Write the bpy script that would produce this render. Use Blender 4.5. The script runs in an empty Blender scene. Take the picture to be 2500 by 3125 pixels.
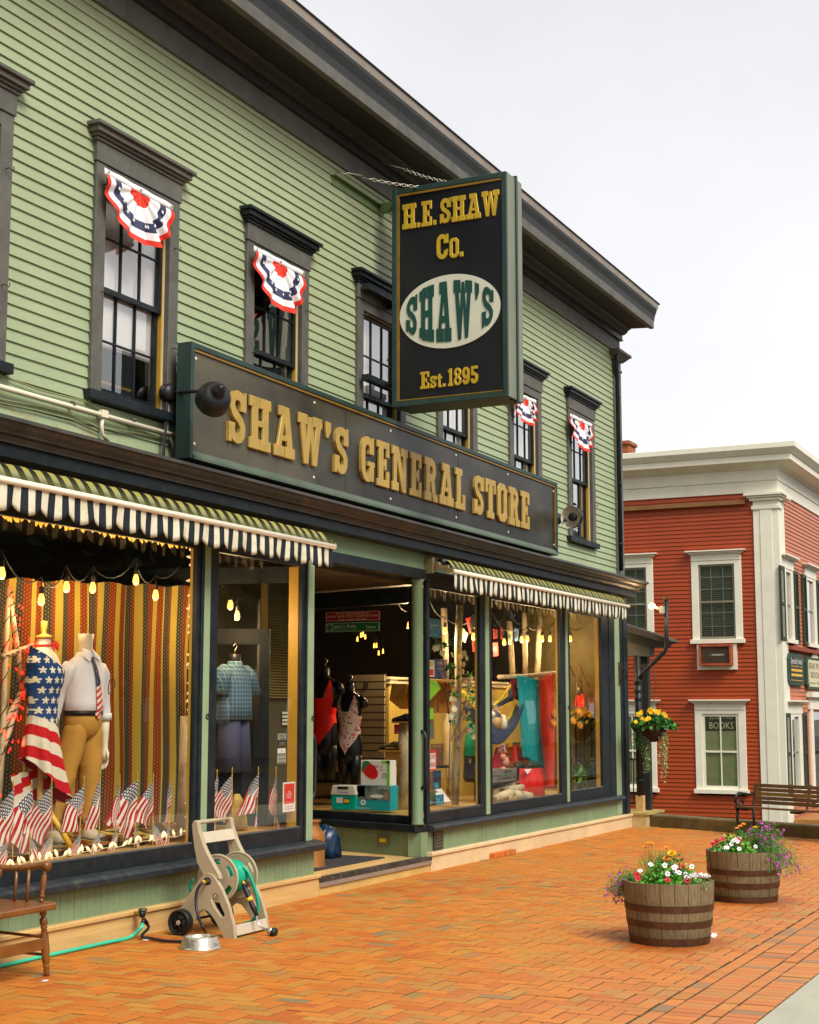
import bpy, bmesh, math, random
from math import sin, cos, pi, radians, sqrt, floor
from mathutils import Vector as V, Matrix, noise
from mathutils.geometry import delaunay_2d_cdt
random.seed(7)
SC = bpy.context.scene
COL = SC.collection
# ---------------------------------------------------------------- camera
EYE = V((0, 0, 1.65)); YAW = 0.453; PITCH = 0.1324; FPX = 4597.0
cd = bpy.data.cameras.new('camera'); cam = bpy.data.objects.new('camera', cd); COL.objects.link(cam)
cam.location = EYE; cam.rotation_euler = (pi/2 + PITCH, 0, YAW - pi/2)
cd.sensor_fit = 'HORIZONTAL'; cd.sensor_width = 36; cd.lens = FPX/2500*36; cd.clip_end = 2000; cd.clip_start = .05
SC.camera = cam
# ---------------------------------------------------------------- sky and sun (bright overcast)
w = bpy.data.worlds.new("World"); SC.world = w; w.use_nodes = True
nt = w.node_tree; bg = nt.nodes['Background']
sky = nt.nodes.new('ShaderNodeTexSky'); sky.sky_type = 'NISHITA'; sky.sun_disc = False
sky.sun_elevation = radians(52); sky.sun_rotation = radians(205); sky.altitude = 200; sky.dust_density = 4
bw = nt.nodes.new('ShaderNodeRGBToBW'); nt.links.new(sky.outputs[0], bw.inputs[0])
tc = nt.nodes.new('ShaderNodeTexCoord'); nz = nt.nodes.new('ShaderNodeTexNoise'); nz.inputs['Scale'].default_value = 1.5; nz.inputs['Detail'].default_value = 5
nt.links.new(tc.outputs['Generated'], nz.inputs['Vector'])
rp = nt.nodes.new('ShaderNodeMapRange'); rp.inputs['From Min'].default_value = .38; rp.inputs['From Max'].default_value = .62
rp.inputs['To Min'].default_value = 5.0; rp.inputs['To Max'].default_value = 6.2
nt.links.new(nz.outputs[0], rp.inputs['Value'])
cb = nt.nodes.new('ShaderNodeCombineColor')
ml = nt.nodes.new('ShaderNodeMath'); ml.operation = 'MULTIPLY'; ml.inputs[1].default_value = 1.015
nt.links.new(rp.outputs[0], ml.inputs[0])
for i, s in enumerate((rp, rp, ml)): nt.links.new(s.outputs[0], cb.inputs[i])
mx = nt.nodes.new('ShaderNodeMix'); mx.data_type = 'RGBA'; mx.inputs['Factor'].default_value = .95
nt.links.new(sky.outputs[0], mx.inputs['A']); nt.links.new(cb.outputs[0], mx.inputs['B'])
nt.links.new(mx.outputs['Result'], bg.inputs['Color']); bg.inputs['Strength'].default_value = .1
sl = bpy.data.lights.new('sun', 'SUN'); sl.energy = 2.3; sl.angle = radians(25); sl.color = (1, .95, .86)
so = bpy.data.objects.new('sun', sl); COL.objects.link(so)
sd = V((.42, .78, -.95)).normalized()       # direction the light travels
so.rotation_euler = sd.to_track_quat('-Z', 'Y').to_euler()
SC.view_settings.view_transform = 'Standard'; SC.view_settings.look = 'None'; SC.view_settings.exposure = .8; SC.view_settings.gamma = 1
SC.cycles.max_bounces = 8; SC.cycles.transparent_max_bounces = 16; SC.cycles.caustics_reflective = False; SC.cycles.caustics_refractive = False
SC.cycles.sample_clamp_indirect = 4
# ---------------------------------------------------------------- measuring helper: photo pixel -> real point on a world plane
fw = V((cos(YAW)*cos(PITCH), sin(YAW)*cos(PITCH), sin(PITCH))); rt = V((sin(YAW), -cos(YAW), 0)); up = rt.cross(fw)
def W(sx, sy, ax, val):
    d = rt*(sx-1250) + up*(1562.5-sy) + fw*FPX
    i = 'xyz'.index(ax); return EYE + d*((val-EYE[i])/d[i])
# ---------------------------------------------------------------- node helper
class NT:
    def __init__(s, name):
        s.mat = bpy.data.materials.new(name); s.mat.use_nodes = True; s.t = s.mat.node_tree
        s.p = s.t.nodes['Principled BSDF']
    def n(s, typ, **kw):
        x = s.t.nodes.new(typ)
        for k, v in kw.items():
            if k in x.inputs: s.set(x.inputs[k], v)
            else: setattr(x, k, v)
        return x
    def set(s, inp, v):
        if isinstance(v, bpy.types.NodeSocket): s.t.links.new(v, inp)
        else: inp.default_value = v
    def m(s, op, a, b=0.0, c=0.0):
        x = s.t.nodes.new('ShaderNodeMath'); x.operation = op
        for i, v in enumerate((a, b, c)): s.set(x.inputs[i], v)
        return x.outputs[0]
    def mix(s, f, a, b, blend='MIX'):
        x = s.t.nodes.new('ShaderNodeMix'); x.data_type = 'RGBA'; x.blend_type = blend
        s.set(x.inputs['Factor'], f); s.set(x.inputs['A'], c4(a)); s.set(x.inputs['B'], c4(b)); return x.outputs['Result']
    def pos(s): return s.n('ShaderNodeNewGeometry').outputs['Position']
    def uv(s):
        q = s.n('ShaderNodeSeparateXYZ'); s.t.links.new(s.n('ShaderNodeUVMap').outputs[0], q.inputs[0]); return q.outputs[0], q.outputs[1]
    def xyz(s, vec):
        q = s.n('ShaderNodeSeparateXYZ'); s.t.links.new(vec, q.inputs[0]); return q.outputs
    def comb(s, x, y, z=0.0):
        q = s.n('ShaderNodeCombineXYZ')
        for i, v in enumerate((x, y, z)): s.set(q.inputs[i], v)
        return q.outputs[0]
    def noise(s, vec, scale, detail=3.0, rough=.6):
        return s.n('ShaderNodeTexNoise', Vector=vec, Scale=scale, Detail=detail, Roughness=rough).outputs[0]
    def ramp(s, v, a, b, lo=0.0, hi=1.0):
        x = s.n('ShaderNodeMapRange', Value=v); x.inputs['From Min'].default_value = a; x.inputs['From Max'].default_value = b
        x.inputs['To Min'].default_value = lo; x.inputs['To Max'].default_value = hi; return x.outputs[0]
    def bump(s, h, st=.3, d=.01):
        b = s.n('ShaderNodeBump', Height=h, Strength=st, Distance=d); s.t.links.new(b.outputs[0], s.p.inputs['Normal'])
    def out(s, col, rough=.6, metal=0.0, spec=.5):
        s.set(s.p.inputs['Base Color'], c4(col)); s.set(s.p.inputs['Roughness'], rough); s.set(s.p.inputs['Metallic'], metal)
        s.p.inputs['Specular IOR Level'].default_value = spec; return s.mat
def c4(c):
    if isinstance(c, (tuple, list)) and len(c) == 3: return (*c, 1)
    return c
def M(name, col, rough=.6, var=.15, scale=4.0, bump=.15, bs=60.0, metal=0.0, spec=.4, stretch=(1, 1, 1), col2=None, dirt=None, dirtamt=.0, dscale=2.0):
    k = NT(name); p = k.pos()
    mp = k.n('ShaderNodeMapping', Vector=p); mp.inputs['Scale'].default_value = stretch
    n1 = k.noise(mp.outputs[0], scale, 4)
    a = tuple(x*(1-var) for x in col); b = col2 or tuple(min(1, x*(1+var)) for x in col)
    c = k.mix(k.ramp(n1, .3, .7), a, b)
    if dirt:
        n2 = k.noise(mp.outputs[0], dscale, 6, .7)
        c = k.mix(k.m('MULTIPLY', k.ramp(n2, .5, .68), dirtamt), c, dirt)
    if bump: k.bump(k.noise(mp.outputs[0], bs, 3), bump, .004)
    return k.out(c, rough, metal, spec)
def EM(name, col, st, base=None):
    k = NT(name); k.out(base or col, .4); k.p.inputs['Emission Color'].default_value = c4(col); k.p.inputs['Emission Strength'].default_value = st
    return k.mat
# ---------------------------------------------------------------- mesh builder
class MB:
    def __init__(s): s.v = []; s.f = []; s.m = []; s.u = []
    def face(s, pts, m=0, uv=None):
        i = len(s.v); s.v.extend(V(p) for p in pts); s.f.append(tuple(range(i, i+len(pts)))); s.m.append(m); s.u.append(uv); return s
    def add(s, verts, faces, m=0, uvs=None):
        i = len(s.v); s.v.extend(V(p) for p in verts)
        for k, f in enumerate(faces):
            s.f.append(tuple(i+q for q in f)); s.m.append(m if not isinstance(m, (list,)) else m[k]); s.u.append(uvs[k] if uvs else None)
        return s
    def box(s, x0, x1, y0, y1, z0, z1, m=0, M4=None):
        vs = [V((x, y, z)) for x in (x0, x1) for y in (y0, y1) for z in (z0, z1)]
        if M4 is not None: vs = [M4 @ v for v in vs]
        return s.add(vs, [(0,1,3,2),(4,6,7,5),(0,4,5,1),(2,3,7,6),(0,2,6,4),(1,5,7,3)], m)
    def bar(s, a, b, w, h=None, m=0, upv=V((0,0,1))):
        a, b = V(a), V(b); d = (b-a); L = d.length; d.normalize(); h = h or w
        x = d.cross(upv)
        if x.length < 1e-4: x = d.cross(V((1,0,0)))
        x.normalize(); z = x.cross(d)
        M4 = Matrix((( x.x, d.x, z.x, a.x), (x.y, d.y, z.y, a.y), (x.z, d.z, z.z, a.z), (0,0,0,1)))
        return s.box(-w/2, w/2, 0, L, -h/2, h/2, m, M4)
    def sy(s, x0, x1, y, z0, z1, m=0): return s.face([(x0, y, z0), (x1, y, z0), (x1, y, z1), (x0, y, z1)], m)
    def sx(s, y0, y1, x, z0, z1, m=0): return s.face([(x, y1, z0), (x, y0, z0), (x, y0, z1), (x, y1, z1)], m)
    def tube(s, pts, r, n=8, m=0, closed=False, cap=True):
        pts = [V(p) for p in pts]; N = len(pts); rr = r if isinstance(r, (list, tuple)) else [r]*N
        i0 = len(s.v); prev = None
        for i, p in enumerate(pts):
            if closed: t = pts[(i+1) % N]-pts[i-1]
            else: t = pts[min(i+1, N-1)]-pts[max(i-1, 0)]
            if t.length < 1e-9: t = V((0, 0, 1))
            t.normalize()
            if prev is None:
                q = V((0, 0, 1)) if abs(t.z) < .9 else V((1, 0, 0)); a = t.cross(q).normalized()
            else:
                a = (prev - t*prev.dot(t))
                a = a.normalized() if a.length > 1e-6 else t.orthogonal().normalized()
            prev = a; b = t.cross(a)
            for k in range(n):
                g = 2*pi*k/n; s.v.append(p + (a*cos(g)+b*sin(g))*rr[i])
        segs = N if closed else N-1
        for i in range(segs):
            for k in range(n):
                A = i0+i*n; B = i0+((i+1) % N)*n
                s.f.append((A+k, A+(k+1) % n, B+(k+1) % n, B+k)); s.m.append(m); s.u.append(None)
        if cap and not closed:
            s.f.append(tuple(i0+k for k in reversed(range(n)))); s.m.append(m); s.u.append(None)
            s.f.append(tuple(i0+(N-1)*n+k for k in range(n))); s.m.append(m); s.u.append(None)
        return s
    def lathe(s, prof, c=(0,0,0), n=24, axis='z', m=0, cap=True):
        c = V(c); i0 = len(s.v)
        for r, h in prof:
            for k in range(n):
                g = 2*pi*k/n
                p = {'z': V((r*cos(g), r*sin(g), h)), 'y': V((r*cos(g), h, -r*sin(g))), 'x': V((h, r*cos(g), r*sin(g)))}[axis]
                s.v.append(c+p)
        for i in range(len(prof)-1):
            for k in range(n):
                A = i0+i*n; B = A+n; s.f.append((A+k, A+(k+1) % n, B+(k+1) % n, B+k)); s.m.append(m); s.u.append(None)
        if cap:
            s.f.append(tuple(i0+k for k in reversed(range(n)))); s.m.append(m); s.u.append(None)
            j = i0+(len(prof)-1)*n; s.f.append(tuple(j+k for k in range(n))); s.m.append(m); s.u.append(None)
        return s
    def loft(s, secs, n=24, m=0, wr=0.0, cap=True, mf=None):
        """secs: (x,y,z,rx,ry,rot) horizontal ellipses from bottom to top"""
        i0 = len(s.v); N = len(secs)
        for i, (x, y, z, rx, ry, ro) in enumerate(secs):
            for k in range(n):
                g = 2*pi*k/n; q = 1 + (wr*noise.noise(V((cos(g)*2.5, sin(g)*2.5, z*9+x*3))) if wr else 0)
                a, b = rx*cos(g)*q, ry*sin(g)*q
                s.v.append(V((x+a*cos(ro)-b*sin(ro), y+a*sin(ro)+b*cos(ro), z)))
        for i in range(N-1):
            for k in range(n):
                A = i0+i*n; B = A+n; s.f.append((A+k, A+(k+1) % n, B+(k+1) % n, B+k))
                s.m.append(mf(i, k) if mf else m); u0, u1 = k/n, (k+1)/n; v0, v1 = i/(N-1), (i+1)/(N-1)
                s.u.append([(u0, v0), (u1, v0), (u1, v1), (u0, v1)])
        if cap:
            s.f.append(tuple(i0+k for k in reversed(range(n)))); s.m.append(m); s.u.append(None)
            j = i0+(N-1)*n; s.f.append(tuple(j+k for k in range(n))); s.m.append(m); s.u.append(None)
        return s
    def grid(s, fn, nu, nv, m=0, mf=None):
        i0 = len(s.v)
        for i in range(nu+1):
            for j in range(nv+1): s.v.append(V(fn(i/nu, j/nv)))
        for i in range(nu):
            for j in range(nv):
                a = i0+i*(nv+1)+j; s.f.append((a, a+nv+1, a+nv+2, a+1))
                s.m.append(mf((i+.5)/nu, (j+.5)/nv) if mf else m)
                s.u.append([(i/nu, j/nv), ((i+1)/nu, j/nv), ((i+1)/nu, (j+1)/nv), (i/nu, (j+1)/nv)])
        return s
    def flat(s, adds, subs, O, X, Y, t, m=0):
        """union of 2D polygons minus subs, extruded by t along X x Y, front at O plane + normal*t"""
        vs, ts = shape2(adds, subs); O, X, Y = V(O), V(X), V(Y); Nn = X.cross(Y).normalized()
        P = [O+X*a+Y*b for a, b in vs]; n = len(P); i0 = len(s.v)
        s.v.extend(p+Nn*t for p in P); s.v.extend(P)
        ed = {}
        for tr in ts:
            s.f.append(tuple(i0+q for q in tr)); s.m.append(m); s.u.append(None)
            s.f.append(tuple(i0+n+q for q in reversed(tr))); s.m.append(m); s.u.append(None)
            for a, b in ((tr[0], tr[1]), (tr[1], tr[2]), (tr[2], tr[0])): ed[(a, b)] = 1
        for a, b in ed:
            if (b, a) not in ed:
                s.f.append((i0+a, i0+n+a, i0+n+b, i0+b)); s.m.append(m); s.u.append(None)
        return s
    def build(s, name, mats, parent=None, smooth=False, bev=0, solid=0, sub=0, local=False, weld=False):
        me = bpy.data.meshes.new(name)
        o = bpy.data.objects.new(name, me); COL.objects.link(o)
        if parent is not None:
            o.parent = parent; off = WL[parent.name]
        elif local: off = V((0, 0, 0))
        else:
            xs = [v.x for v in s.v]; ys = [v.y for v in s.v]; zs = [v.z for v in s.v]
            off = V(((min(xs)+max(xs))/2, (min(ys)+max(ys))/2, min(zs))); o.location = off
        WL[o.name] = off.copy()
        me.from_pydata([v-off for v in s.v], [], s.f)
        if not isinstance(mats, (list, tuple)): mats = [mats]
        for q in mats: me.materials.append(q)
        if len(mats) > 1: me.polygons.foreach_set('material_index', [min(i, len(mats)-1) for i in s.m])
        if any(s.u):
            uvl = me.uv_layers.new(name='UVMap'); i = 0; fl = []
            for f, u in zip(s.f, s.u): fl.extend(u if u else [(0, 0)]*len(f))
            uvl.data.foreach_set('uv', [c for p in fl for c in p])
        if smooth: me.polygons.foreach_set('use_smooth', [True]*len(s.f))
        me.update()
        if weld:
            bm = bmesh.new(); bm.from_mesh(me); bmesh.ops.remove_doubles(bm, verts=bm.verts, dist=1e-4); bm.to_mesh(me); bm.free()
        if solid: md = o.modifiers.new('s', 'SOLIDIFY'); md.thickness = solid; md.offset = 0
        if sub: md = o.modifiers.new('u', 'SUBSURF'); md.levels = sub; md.render_levels = sub
        if bev:
            md = o.modifiers.new('b', 'BEVEL'); md.width = bev; md.segments = 1; md.limit_method = 'ANGLE'; md.angle_limit = radians(40)
        if smooth == 'auto':
            pass
        return o
WL = {}
def shape2(adds, subs=()):
    vs = []; fs = []; es = []
    def put(p):
        a = sum(p[i][0]*p[(i+1) % len(p)][1]-p[(i+1) % len(p)][0]*p[i][1] for i in range(len(p)))
        if a < 0: p = p[::-1]
        i = len(vs); vs.extend(V((x, y)) for x, y in p); fs.append(list(range(i, i+len(p))))
    for p in adds: put(list(p))
    for p in subs: put(list(p))
    na = len(adds)
    ov, oe, of, _, _, ofr = delaunay_2d_cdt(vs, es, fs, 1, 1e-5, True)
    ts = []
    for f, r in zip(of, ofr):
        if r and not any(q >= na for q in r) and any(q < na for q in r):
            for k in range(1, len(f)-1): ts.append((f[0], f[k], f[k+1]))
    return [(v.x, v.y) for v in ov], ts
def circ(x, y, r, n=16, ry=None, a0=0, a1=2*pi):
    full = abs(a1-a0-2*pi) < 1e-6; k = n if full else n+1
    return [(x+r*cos(a0+(a1-a0)*i/n), y+(ry or r)*sin(a0+(a1-a0)*i/n)) for i in range(k)]
def stroke(pts, w, round_=True):
    o = []
    for (a, b), (c, d) in zip(pts, pts[1:]):
        L = math.hypot(c-a, d-b) or 1e-9; nx, ny = -(d-b)/L*w/2, (c-a)/L*w/2
        o.append([(a+nx, b+ny), (a-nx, b-ny), (c-nx, d-ny), (c+nx, d+ny)])
    if round_:
        for a, b in pts[1:-1]: o.append(circ(a+.00013, b+.00007, w/2*.999, 12))
    return o
def rect(x0, y0, x1, y1): return [(x0, y0), (x1, y0), (x1, y1), (x0, y1)]
def star2(x, y, r, a=pi/2): return [(x+(r if i % 2 == 0 else r*.4)*cos(a+i*pi/5), y+(r if i % 2 == 0 else r*.4)*sin(a+i*pi/5)) for i in range(10)]
def thing(name, loc, label, cat, group=None, kind=None):
    o = bpy.data.objects.new(name, None); COL.objects.link(o); o.location = loc; o.empty_display_size = .1
    WL[o.name] = V(loc); return tag(o, label, cat, group, kind)
def tag(o, label=None, cat=None, group=None, kind=None):
    if label: o['label'] = label
    if cat: o['category'] = cat
    if group: o['group'] = group
    if kind: o['kind'] = kind
    return o
def copy_tree(o, loc, rotz=0, scale=None, label=None):
    r = o.copy(); COL.objects.link(r); r.location = loc; r.rotation_euler = (0, 0, rotz)
    if scale: r.scale = scale
    if label: r['label'] = label
    WL[r.name] = V(loc)
    for ch in o.children:
        c = ch.copy(); COL.objects.link(c); c.parent = r
        for g in ch.children:
            d = g.copy(); COL.objects.link(d); d.parent = c
    return r
def text_mb(mb, txt, O, X, Y, h, t=.002, m=0, align='CENTER', wx=1.0, width=None):
    """plain lettering as thin raised geometry: O = baseline point"""
    cu = bpy.data.curves.new('t', 'FONT'); cu.body = txt; cu.align_x = 'LEFT'; cu.size = 1; cu.resolution_u = 2; cu.fill_mode = 'FRONT'
    ob = bpy.data.objects.new('t', cu); COL.objects.link(ob); bpy.context.view_layer.update()
    me = bpy.data.meshes.new_from_object(ob.evaluated_get(bpy.context.evaluated_depsgraph_get()))
    O, X, Y = V(O), V(X).normalized(), V(Y).normalized(); Nn = X.cross(Y)
    if len(me.vertices):
        xs = [v.co.x for v in me.vertices]; x0, x1 = min(xs), max(xs); sc = h/.72
        sx = (width/(x1-x0)) if width else sc*wx
        sh = -(x0+x1)/2 if align == 'CENTER' else (-x0 if align == 'LEFT' else -x1)
        mb.add([O+X*((v.co.x+sh)*sx)+Y*(v.co.y*sc)+Nn*t for v in me.vertices], [tuple(p.vertices) for p in me.polygons], m)
    bpy.data.objects.remove(ob); bpy.data.curves.remove(cu); bpy.data.meshes.remove(me); return mb
def leaves(mb, pts, size, m=0, nm=1, droop=.3, asp=.5):
    for p in pts:
        s = size*random.uniform(.6, 1.3); d = V((random.gauss(0, 1), random.gauss(0, 1), random.gauss(0, 1)-droop)).normalized()
        n = d.orthogonal().normalized(); n.rotate(Matrix.Rotation(random.uniform(0, 6.28), 3, d)); p = V(p); mid = p+d*s*.5
        bend = d.cross(n)*s*.08
        mb.face([p, mid+n*s*asp/2+bend, p+d*s, mid-n*s*asp/2+bend], m+random.randrange(nm))
def U(): return random.uniform(-1, 1)
# ---------------------------------------------------------------- shared materials
def glass(name, tint=(1, 1, 1), refl=1.0):
    k = NT(name); t = k.t; fr = k.n('ShaderNodeFresnel'); k.set(fr.inputs[0], k.m('ADD', 1.5, k.m('MULTIPLY', k.n('ShaderNodeNewGeometry').outputs['Backfacing'], 1/1.5-1.5)))
    f = k.m('MINIMUM', k.m('MULTIPLY', fr.outputs[0], 1.5*refl), 1.0)
    tr = k.n('ShaderNodeBsdfTransparent'); tr.inputs[0].default_value = c4(tint); gl = k.n('ShaderNodeBsdfGlossy'); gl.inputs['Roughness'].default_value = .0
    wv = k.noise(k.pos(), .8, 2); b = k.n('ShaderNodeBump', Height=wv, Strength=.15, Distance=.01); t.links.new(b.outputs[0], gl.inputs['Normal'])
    mxs = k.n('ShaderNodeMixShader'); t.links.new(f, mxs.inputs[0]); t.links.new(tr.outputs[0], mxs.inputs[1]); t.links.new(gl.outputs[0], mxs.inputs[2])
    t.links.new(mxs.outputs[0], t.nodes['Material Output'].inputs['Surface']); return k.mat
GLASS = glass('shop glass', (.97, .97, .93), 1.3); GLASS2 = glass('window glass', (.95, .96, .95), 2.8)
NAVY = M('dark navy trim paint', (.008, .013, .017), .45, .3, 6, .35, 25, col2=(.014, .020, .024), dirt=(.06, .06, .045), dirtamt=.25, dscale=9, spec=.25)
def trim_mat():
    return M('weathered dark trim paint', (.104, .099, .082), .6, .2, 5, .4, 30, dirt=(.045, .045, .04), dirtamt=.5, dscale=3)
TRIM = trim_mat()
TRIMD = M('dark cornice paint', (.018, .019, .018), .5, .3, 5, .4, 30)
SAGE = M('sage green paint', (.150, .225, .120), .5, .1, 3, .15, 40)
SAGEL = M('light sage paint', (.25, .34, .19), .5, .1, 3, .15, 40)
CREAM = M('cream paint', (.72, .62, .42), .5, .08, 4, .1)
OCHRE = M('ochre jamb paint', (.45, .27, .03), .5, .1, 4, .1)
WHITE = M('white paint', (.80, .77, .66), .5, .05, 3, .1, 30, dirt=(.5, .48, .38), dirtamt=.3)
WOODY = M('honey pine board', (.58, .37, .14), .5, .15, 2, .15, 30, stretch=(.6, 8, 12), dirt=(.45, .24, .06), dirtamt=.5, dscale=3)
BLACK = M('black paint', (.008, .008, .009), .45, .3, 5, .05)
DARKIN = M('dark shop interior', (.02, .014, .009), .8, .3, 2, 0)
def clap_mat(name, col, dirt, dz=.087, peel=False):
    k = NT(name); p = k.pos(); q = k.xyz(p)
    row = k.m('FLOOR', k.m('DIVIDE', q[2], dz))
    wn = k.n('ShaderNodeTexWhiteNoise', Vector=k.comb(row, k.m('FLOOR', k.m('DIVIDE', k.m('ADD', q[0], k.m('MULTIPLY', row, 1.37)), 3.1)), 0)).outputs[0]
    n1 = k.noise(p, 1.3, 5); n2 = k.noise(k.comb(k.m('MULTIPLY', q[0], 1.0), q[1], k.m('MULTIPLY', q[2], 6.0)), 5, 5, .7)
    c = k.mix(k.ramp(n1, .3, .7), tuple(x*.9 for x in col), tuple(x*1.08 for x in col))
    c = k.mix(k.m('MULTIPLY', wn, .14), c, tuple(x*.7 for x in col))
    c = k.mix(k.ramp(n2, .62, .78, 0, .35), c, dirt)
    if peel:
        pm = k.m('MULTIPLY', k.ramp(q[2], 4.05, 3.75), k.ramp(k.noise(k.comb(k.m('MULTIPLY', q[0], 2.2), q[1], k.m('MULTIPLY', q[2], 5.0)), 3, 6, .75), .55, .60)); c = k.mix(pm, c, (.33, .25, .13)); c = k.mix(k.ramp(q[2], 7.0, 3.6, 0, .22), c, (.25, .40, .20))
    cr = k.noise(k.comb(k.m('MULTIPLY', q[0], 3.0), q[1], k.m('MULTIPLY', q[2], 14.0)), 4, 4, .8)
    k.bump(k.m('ADD', k.noise(k.comb(q[0], q[1], k.m('MULTIPLY', q[2], 4.0)), 30, 3), k.m('MULTIPLY', cr, 2.0)), .25, .004)
    return k.out(c, .5, 0, .4)
CLAPG = clap_mat('pale green clapboard paint', (.332, .378, .220), (.25, .25, .11), peel=True)
CLAPR = clap_mat('barn red clapboard paint', (.36, .052, .008), (.42, .10, .02), .085)
# ================================================================ SETTING
def brick_mat():
    k = NT('clay paver'); at = k.n('ShaderNodeAttribute'); at.attribute_name = 'tone'
    q = k.xyz(at.outputs['Vector']); p = k.pos()
    a = k.mix(q[0], (.40, .085, .006), (.54, .17, .014)); b = k.mix(q[0], (.48, .22, .03), (.28, .16, .035))
    c = k.mix(k.ramp(q[1], .45, .9), a, b)
    wx0 = k.xyz(p); c = k.mix(k.ramp(k.m('SUBTRACT', q[1], k.m('MULTIPLY', k.m('LESS_THAN', wx0[1], 2.62), .10)), .985, .99), c, (.20, .15, .07)); c = k.mix(k.m('MULTIPLY', k.m('GREATER_THAN', q[1], .88), k.m('LESS_THAN', wx0[1], 2.62)), c, (.13, .115, .075))
    big = k.noise(p, .55, 3); wx = k.xyz(p)
    c = k.mix(k.ramp(big, .4, .65, 0, .55), c, (.52, .17, .008))
    # paler, pinker bricks toward the footway, mossy amber ones by the shop
    c = k.mix(k.m('MULTIPLY', k.ramp(wx[1], 4.6, 2.0), .62), c, k.mix(.5, (.60, .26, .14), c))
    c = k.mix(k.ramp(k.noise(p, 1.7, 5, .7), .55, .75, 0, .5), c, (.26, .15, .03))
    c = k.mix(k.ramp(k.noise(p, 45, 4, .8), .45, .8, 0, .15), c, (.70, .42, .2))
    c = k.mix(k.m('SUBTRACT', 1.0, q[2]), c, (.19, .085, .022)); wet = 0.0
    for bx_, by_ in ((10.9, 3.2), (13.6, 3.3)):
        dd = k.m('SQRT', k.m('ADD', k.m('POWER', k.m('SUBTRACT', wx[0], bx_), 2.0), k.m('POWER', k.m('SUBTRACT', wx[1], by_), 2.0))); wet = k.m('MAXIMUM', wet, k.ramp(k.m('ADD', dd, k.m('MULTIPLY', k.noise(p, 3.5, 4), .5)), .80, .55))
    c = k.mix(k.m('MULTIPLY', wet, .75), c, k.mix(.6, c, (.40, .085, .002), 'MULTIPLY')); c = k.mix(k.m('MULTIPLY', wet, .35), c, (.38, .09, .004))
    k.bump(k.noise(p, 90, 4), .4, .004); return k.out(c, k.m('SUBTRACT', k.ramp(k.noise(p, 3, 3), .35, .7, .5, .8), k.m('MULTIPLY', wet, .2)), 0, .3)
BRICK = brick_mat()
JOINT = M('sandy joint', (.06, .034, .012), .9, .4, 9, .5, 90)
def herring(x0, x1, y0, y1):
    L, wd = .203, .1015; g = .006; out = []
    # 90 degree herringbone on a unit grid of brick widths
    nx, ny = int((x1-x0)/wd)+2, int((y1-y0)/wd)+2
    for i in range(-2, nx):
        for j in range(-2, ny):
            k = (i-j) % 4
            if k == 0: out.append((x0+i*wd, y0+j*wd, x0+(i+2)*wd, y0+(j+1)*wd))
            elif k == 3: out.append((x0+i*wd, y0+j*wd, x0+(i+1)*wd, y0+(j+2)*wd))
    return [(a+g/2, b+g/2, c-g/2, d-g/2) for a, b, c, d in out if c > x0-.3 and a < x1 and d <= y1+.25 and d > y0+.02]
bl = herring(4.0, 24.0, 2.62, 6.9)
yb = [(1.995, .203, True), (2.2, .1, False), (2.3025, .203, True), (2.508, .1, False)]
for y, h, soldier in yb:
    x = 4.0
    while x < 24.5:
        wdt = .1 if soldier else .2
        bl.append((x+.004, y+.004, x+wdt-.004, y+h-.004)); x += wdt+.001
# bricks under the far side, where the footway runs off
random.seed(3)
mbk = MB(); tones = []
for a, b, c, d in bl:
    if d > 6.93: d = 6.93
    if b > 6.9: continue
    if (a+c)/2 > 21.80+((b+d)/2-6.74)*.461: continue
    if b < 2.615 and a > 3 and d > 2.63: b = 2.615
    dz = random.gauss(0, .0012); tx, ty = U()*.002, U()*.002; e = .0055
    z = lambda x, y: dz+(x-a)*tx+(y-b)*ty
    mbk.add([(a, b, -.02), (c, b, -.02), (c, d, -.02), (a, d, -.02), (a, b, z(a, b)-.004), (c, b, z(c, b)-.004), (c, d, z(c, d)-.004), (a, d, z(a, d)-.004),
             (a+e, b+e, z(a, b)), (c-e, b+e, z(c, b)), (c-e, d-e, z(c, d)), (a+e, d-e, z(a, d))],
            [(0,1,5,4),(1,2,6,5),(2,3,7,6),(3,0,4,7),(4,5,9,8),(5,6,10,9),(6,7,11,10),(7,4,8,11),(8,9,10,11)])
    t0, t1 = random.random(), random.random(); tones += [(t0, t1, 0.0)]*8+[(t0, t1, 1.0)]*4
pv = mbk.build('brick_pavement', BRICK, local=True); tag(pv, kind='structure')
at = pv.data.attributes.new('tone', 'FLOAT_VECTOR', 'POINT'); at.data.foreach_set('vector', [c for t in tones for c in t])
g = MB().flat([[(-3, 1.99), (19.6, 1.99), (21.85, 6.74), (21.9, 8.0), (-3, 8.0)]], [], (0, 0, -.06), (1, 0, 0), (0, 1, 0), .053).build('pavement_bed', JOINT); tag(g, kind='structure')
CONC = M('pale concrete', (.40, .39, .30), .75, .12, 2, .3, 80, dirt=(.25, .25, .17), dirtamt=.5)
g = MB().box(-40, 26, -.6, 1.985, -.06, .002).build('sidewalk', CONC); tag(g, kind='structure')
ASPH = M('asphalt', (.05, .05, .048), .85, .2, 6, .4, 120)
g = MB().box(-60, 120, -10, -.605, -.2, -.12).build('road', ASPH); tag(g, kind='structure')
GRAV = M('earth and gravel', (.10, .085, .05), .9, .3, 1, .3, 40)
mb = MB()
def terr(u, v):
    x = -300+u*700; y = -300+v*700; d = max(0, min(1, (x-19)/2.4)) * (1 if y > 3 else 0)
    return (x, y, -.25-1.1*d)
mb.grid(terr, 140, 140); g = mb.build('ground', GRAV, smooth=True, local=True); tag(g, kind='structure')
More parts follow.
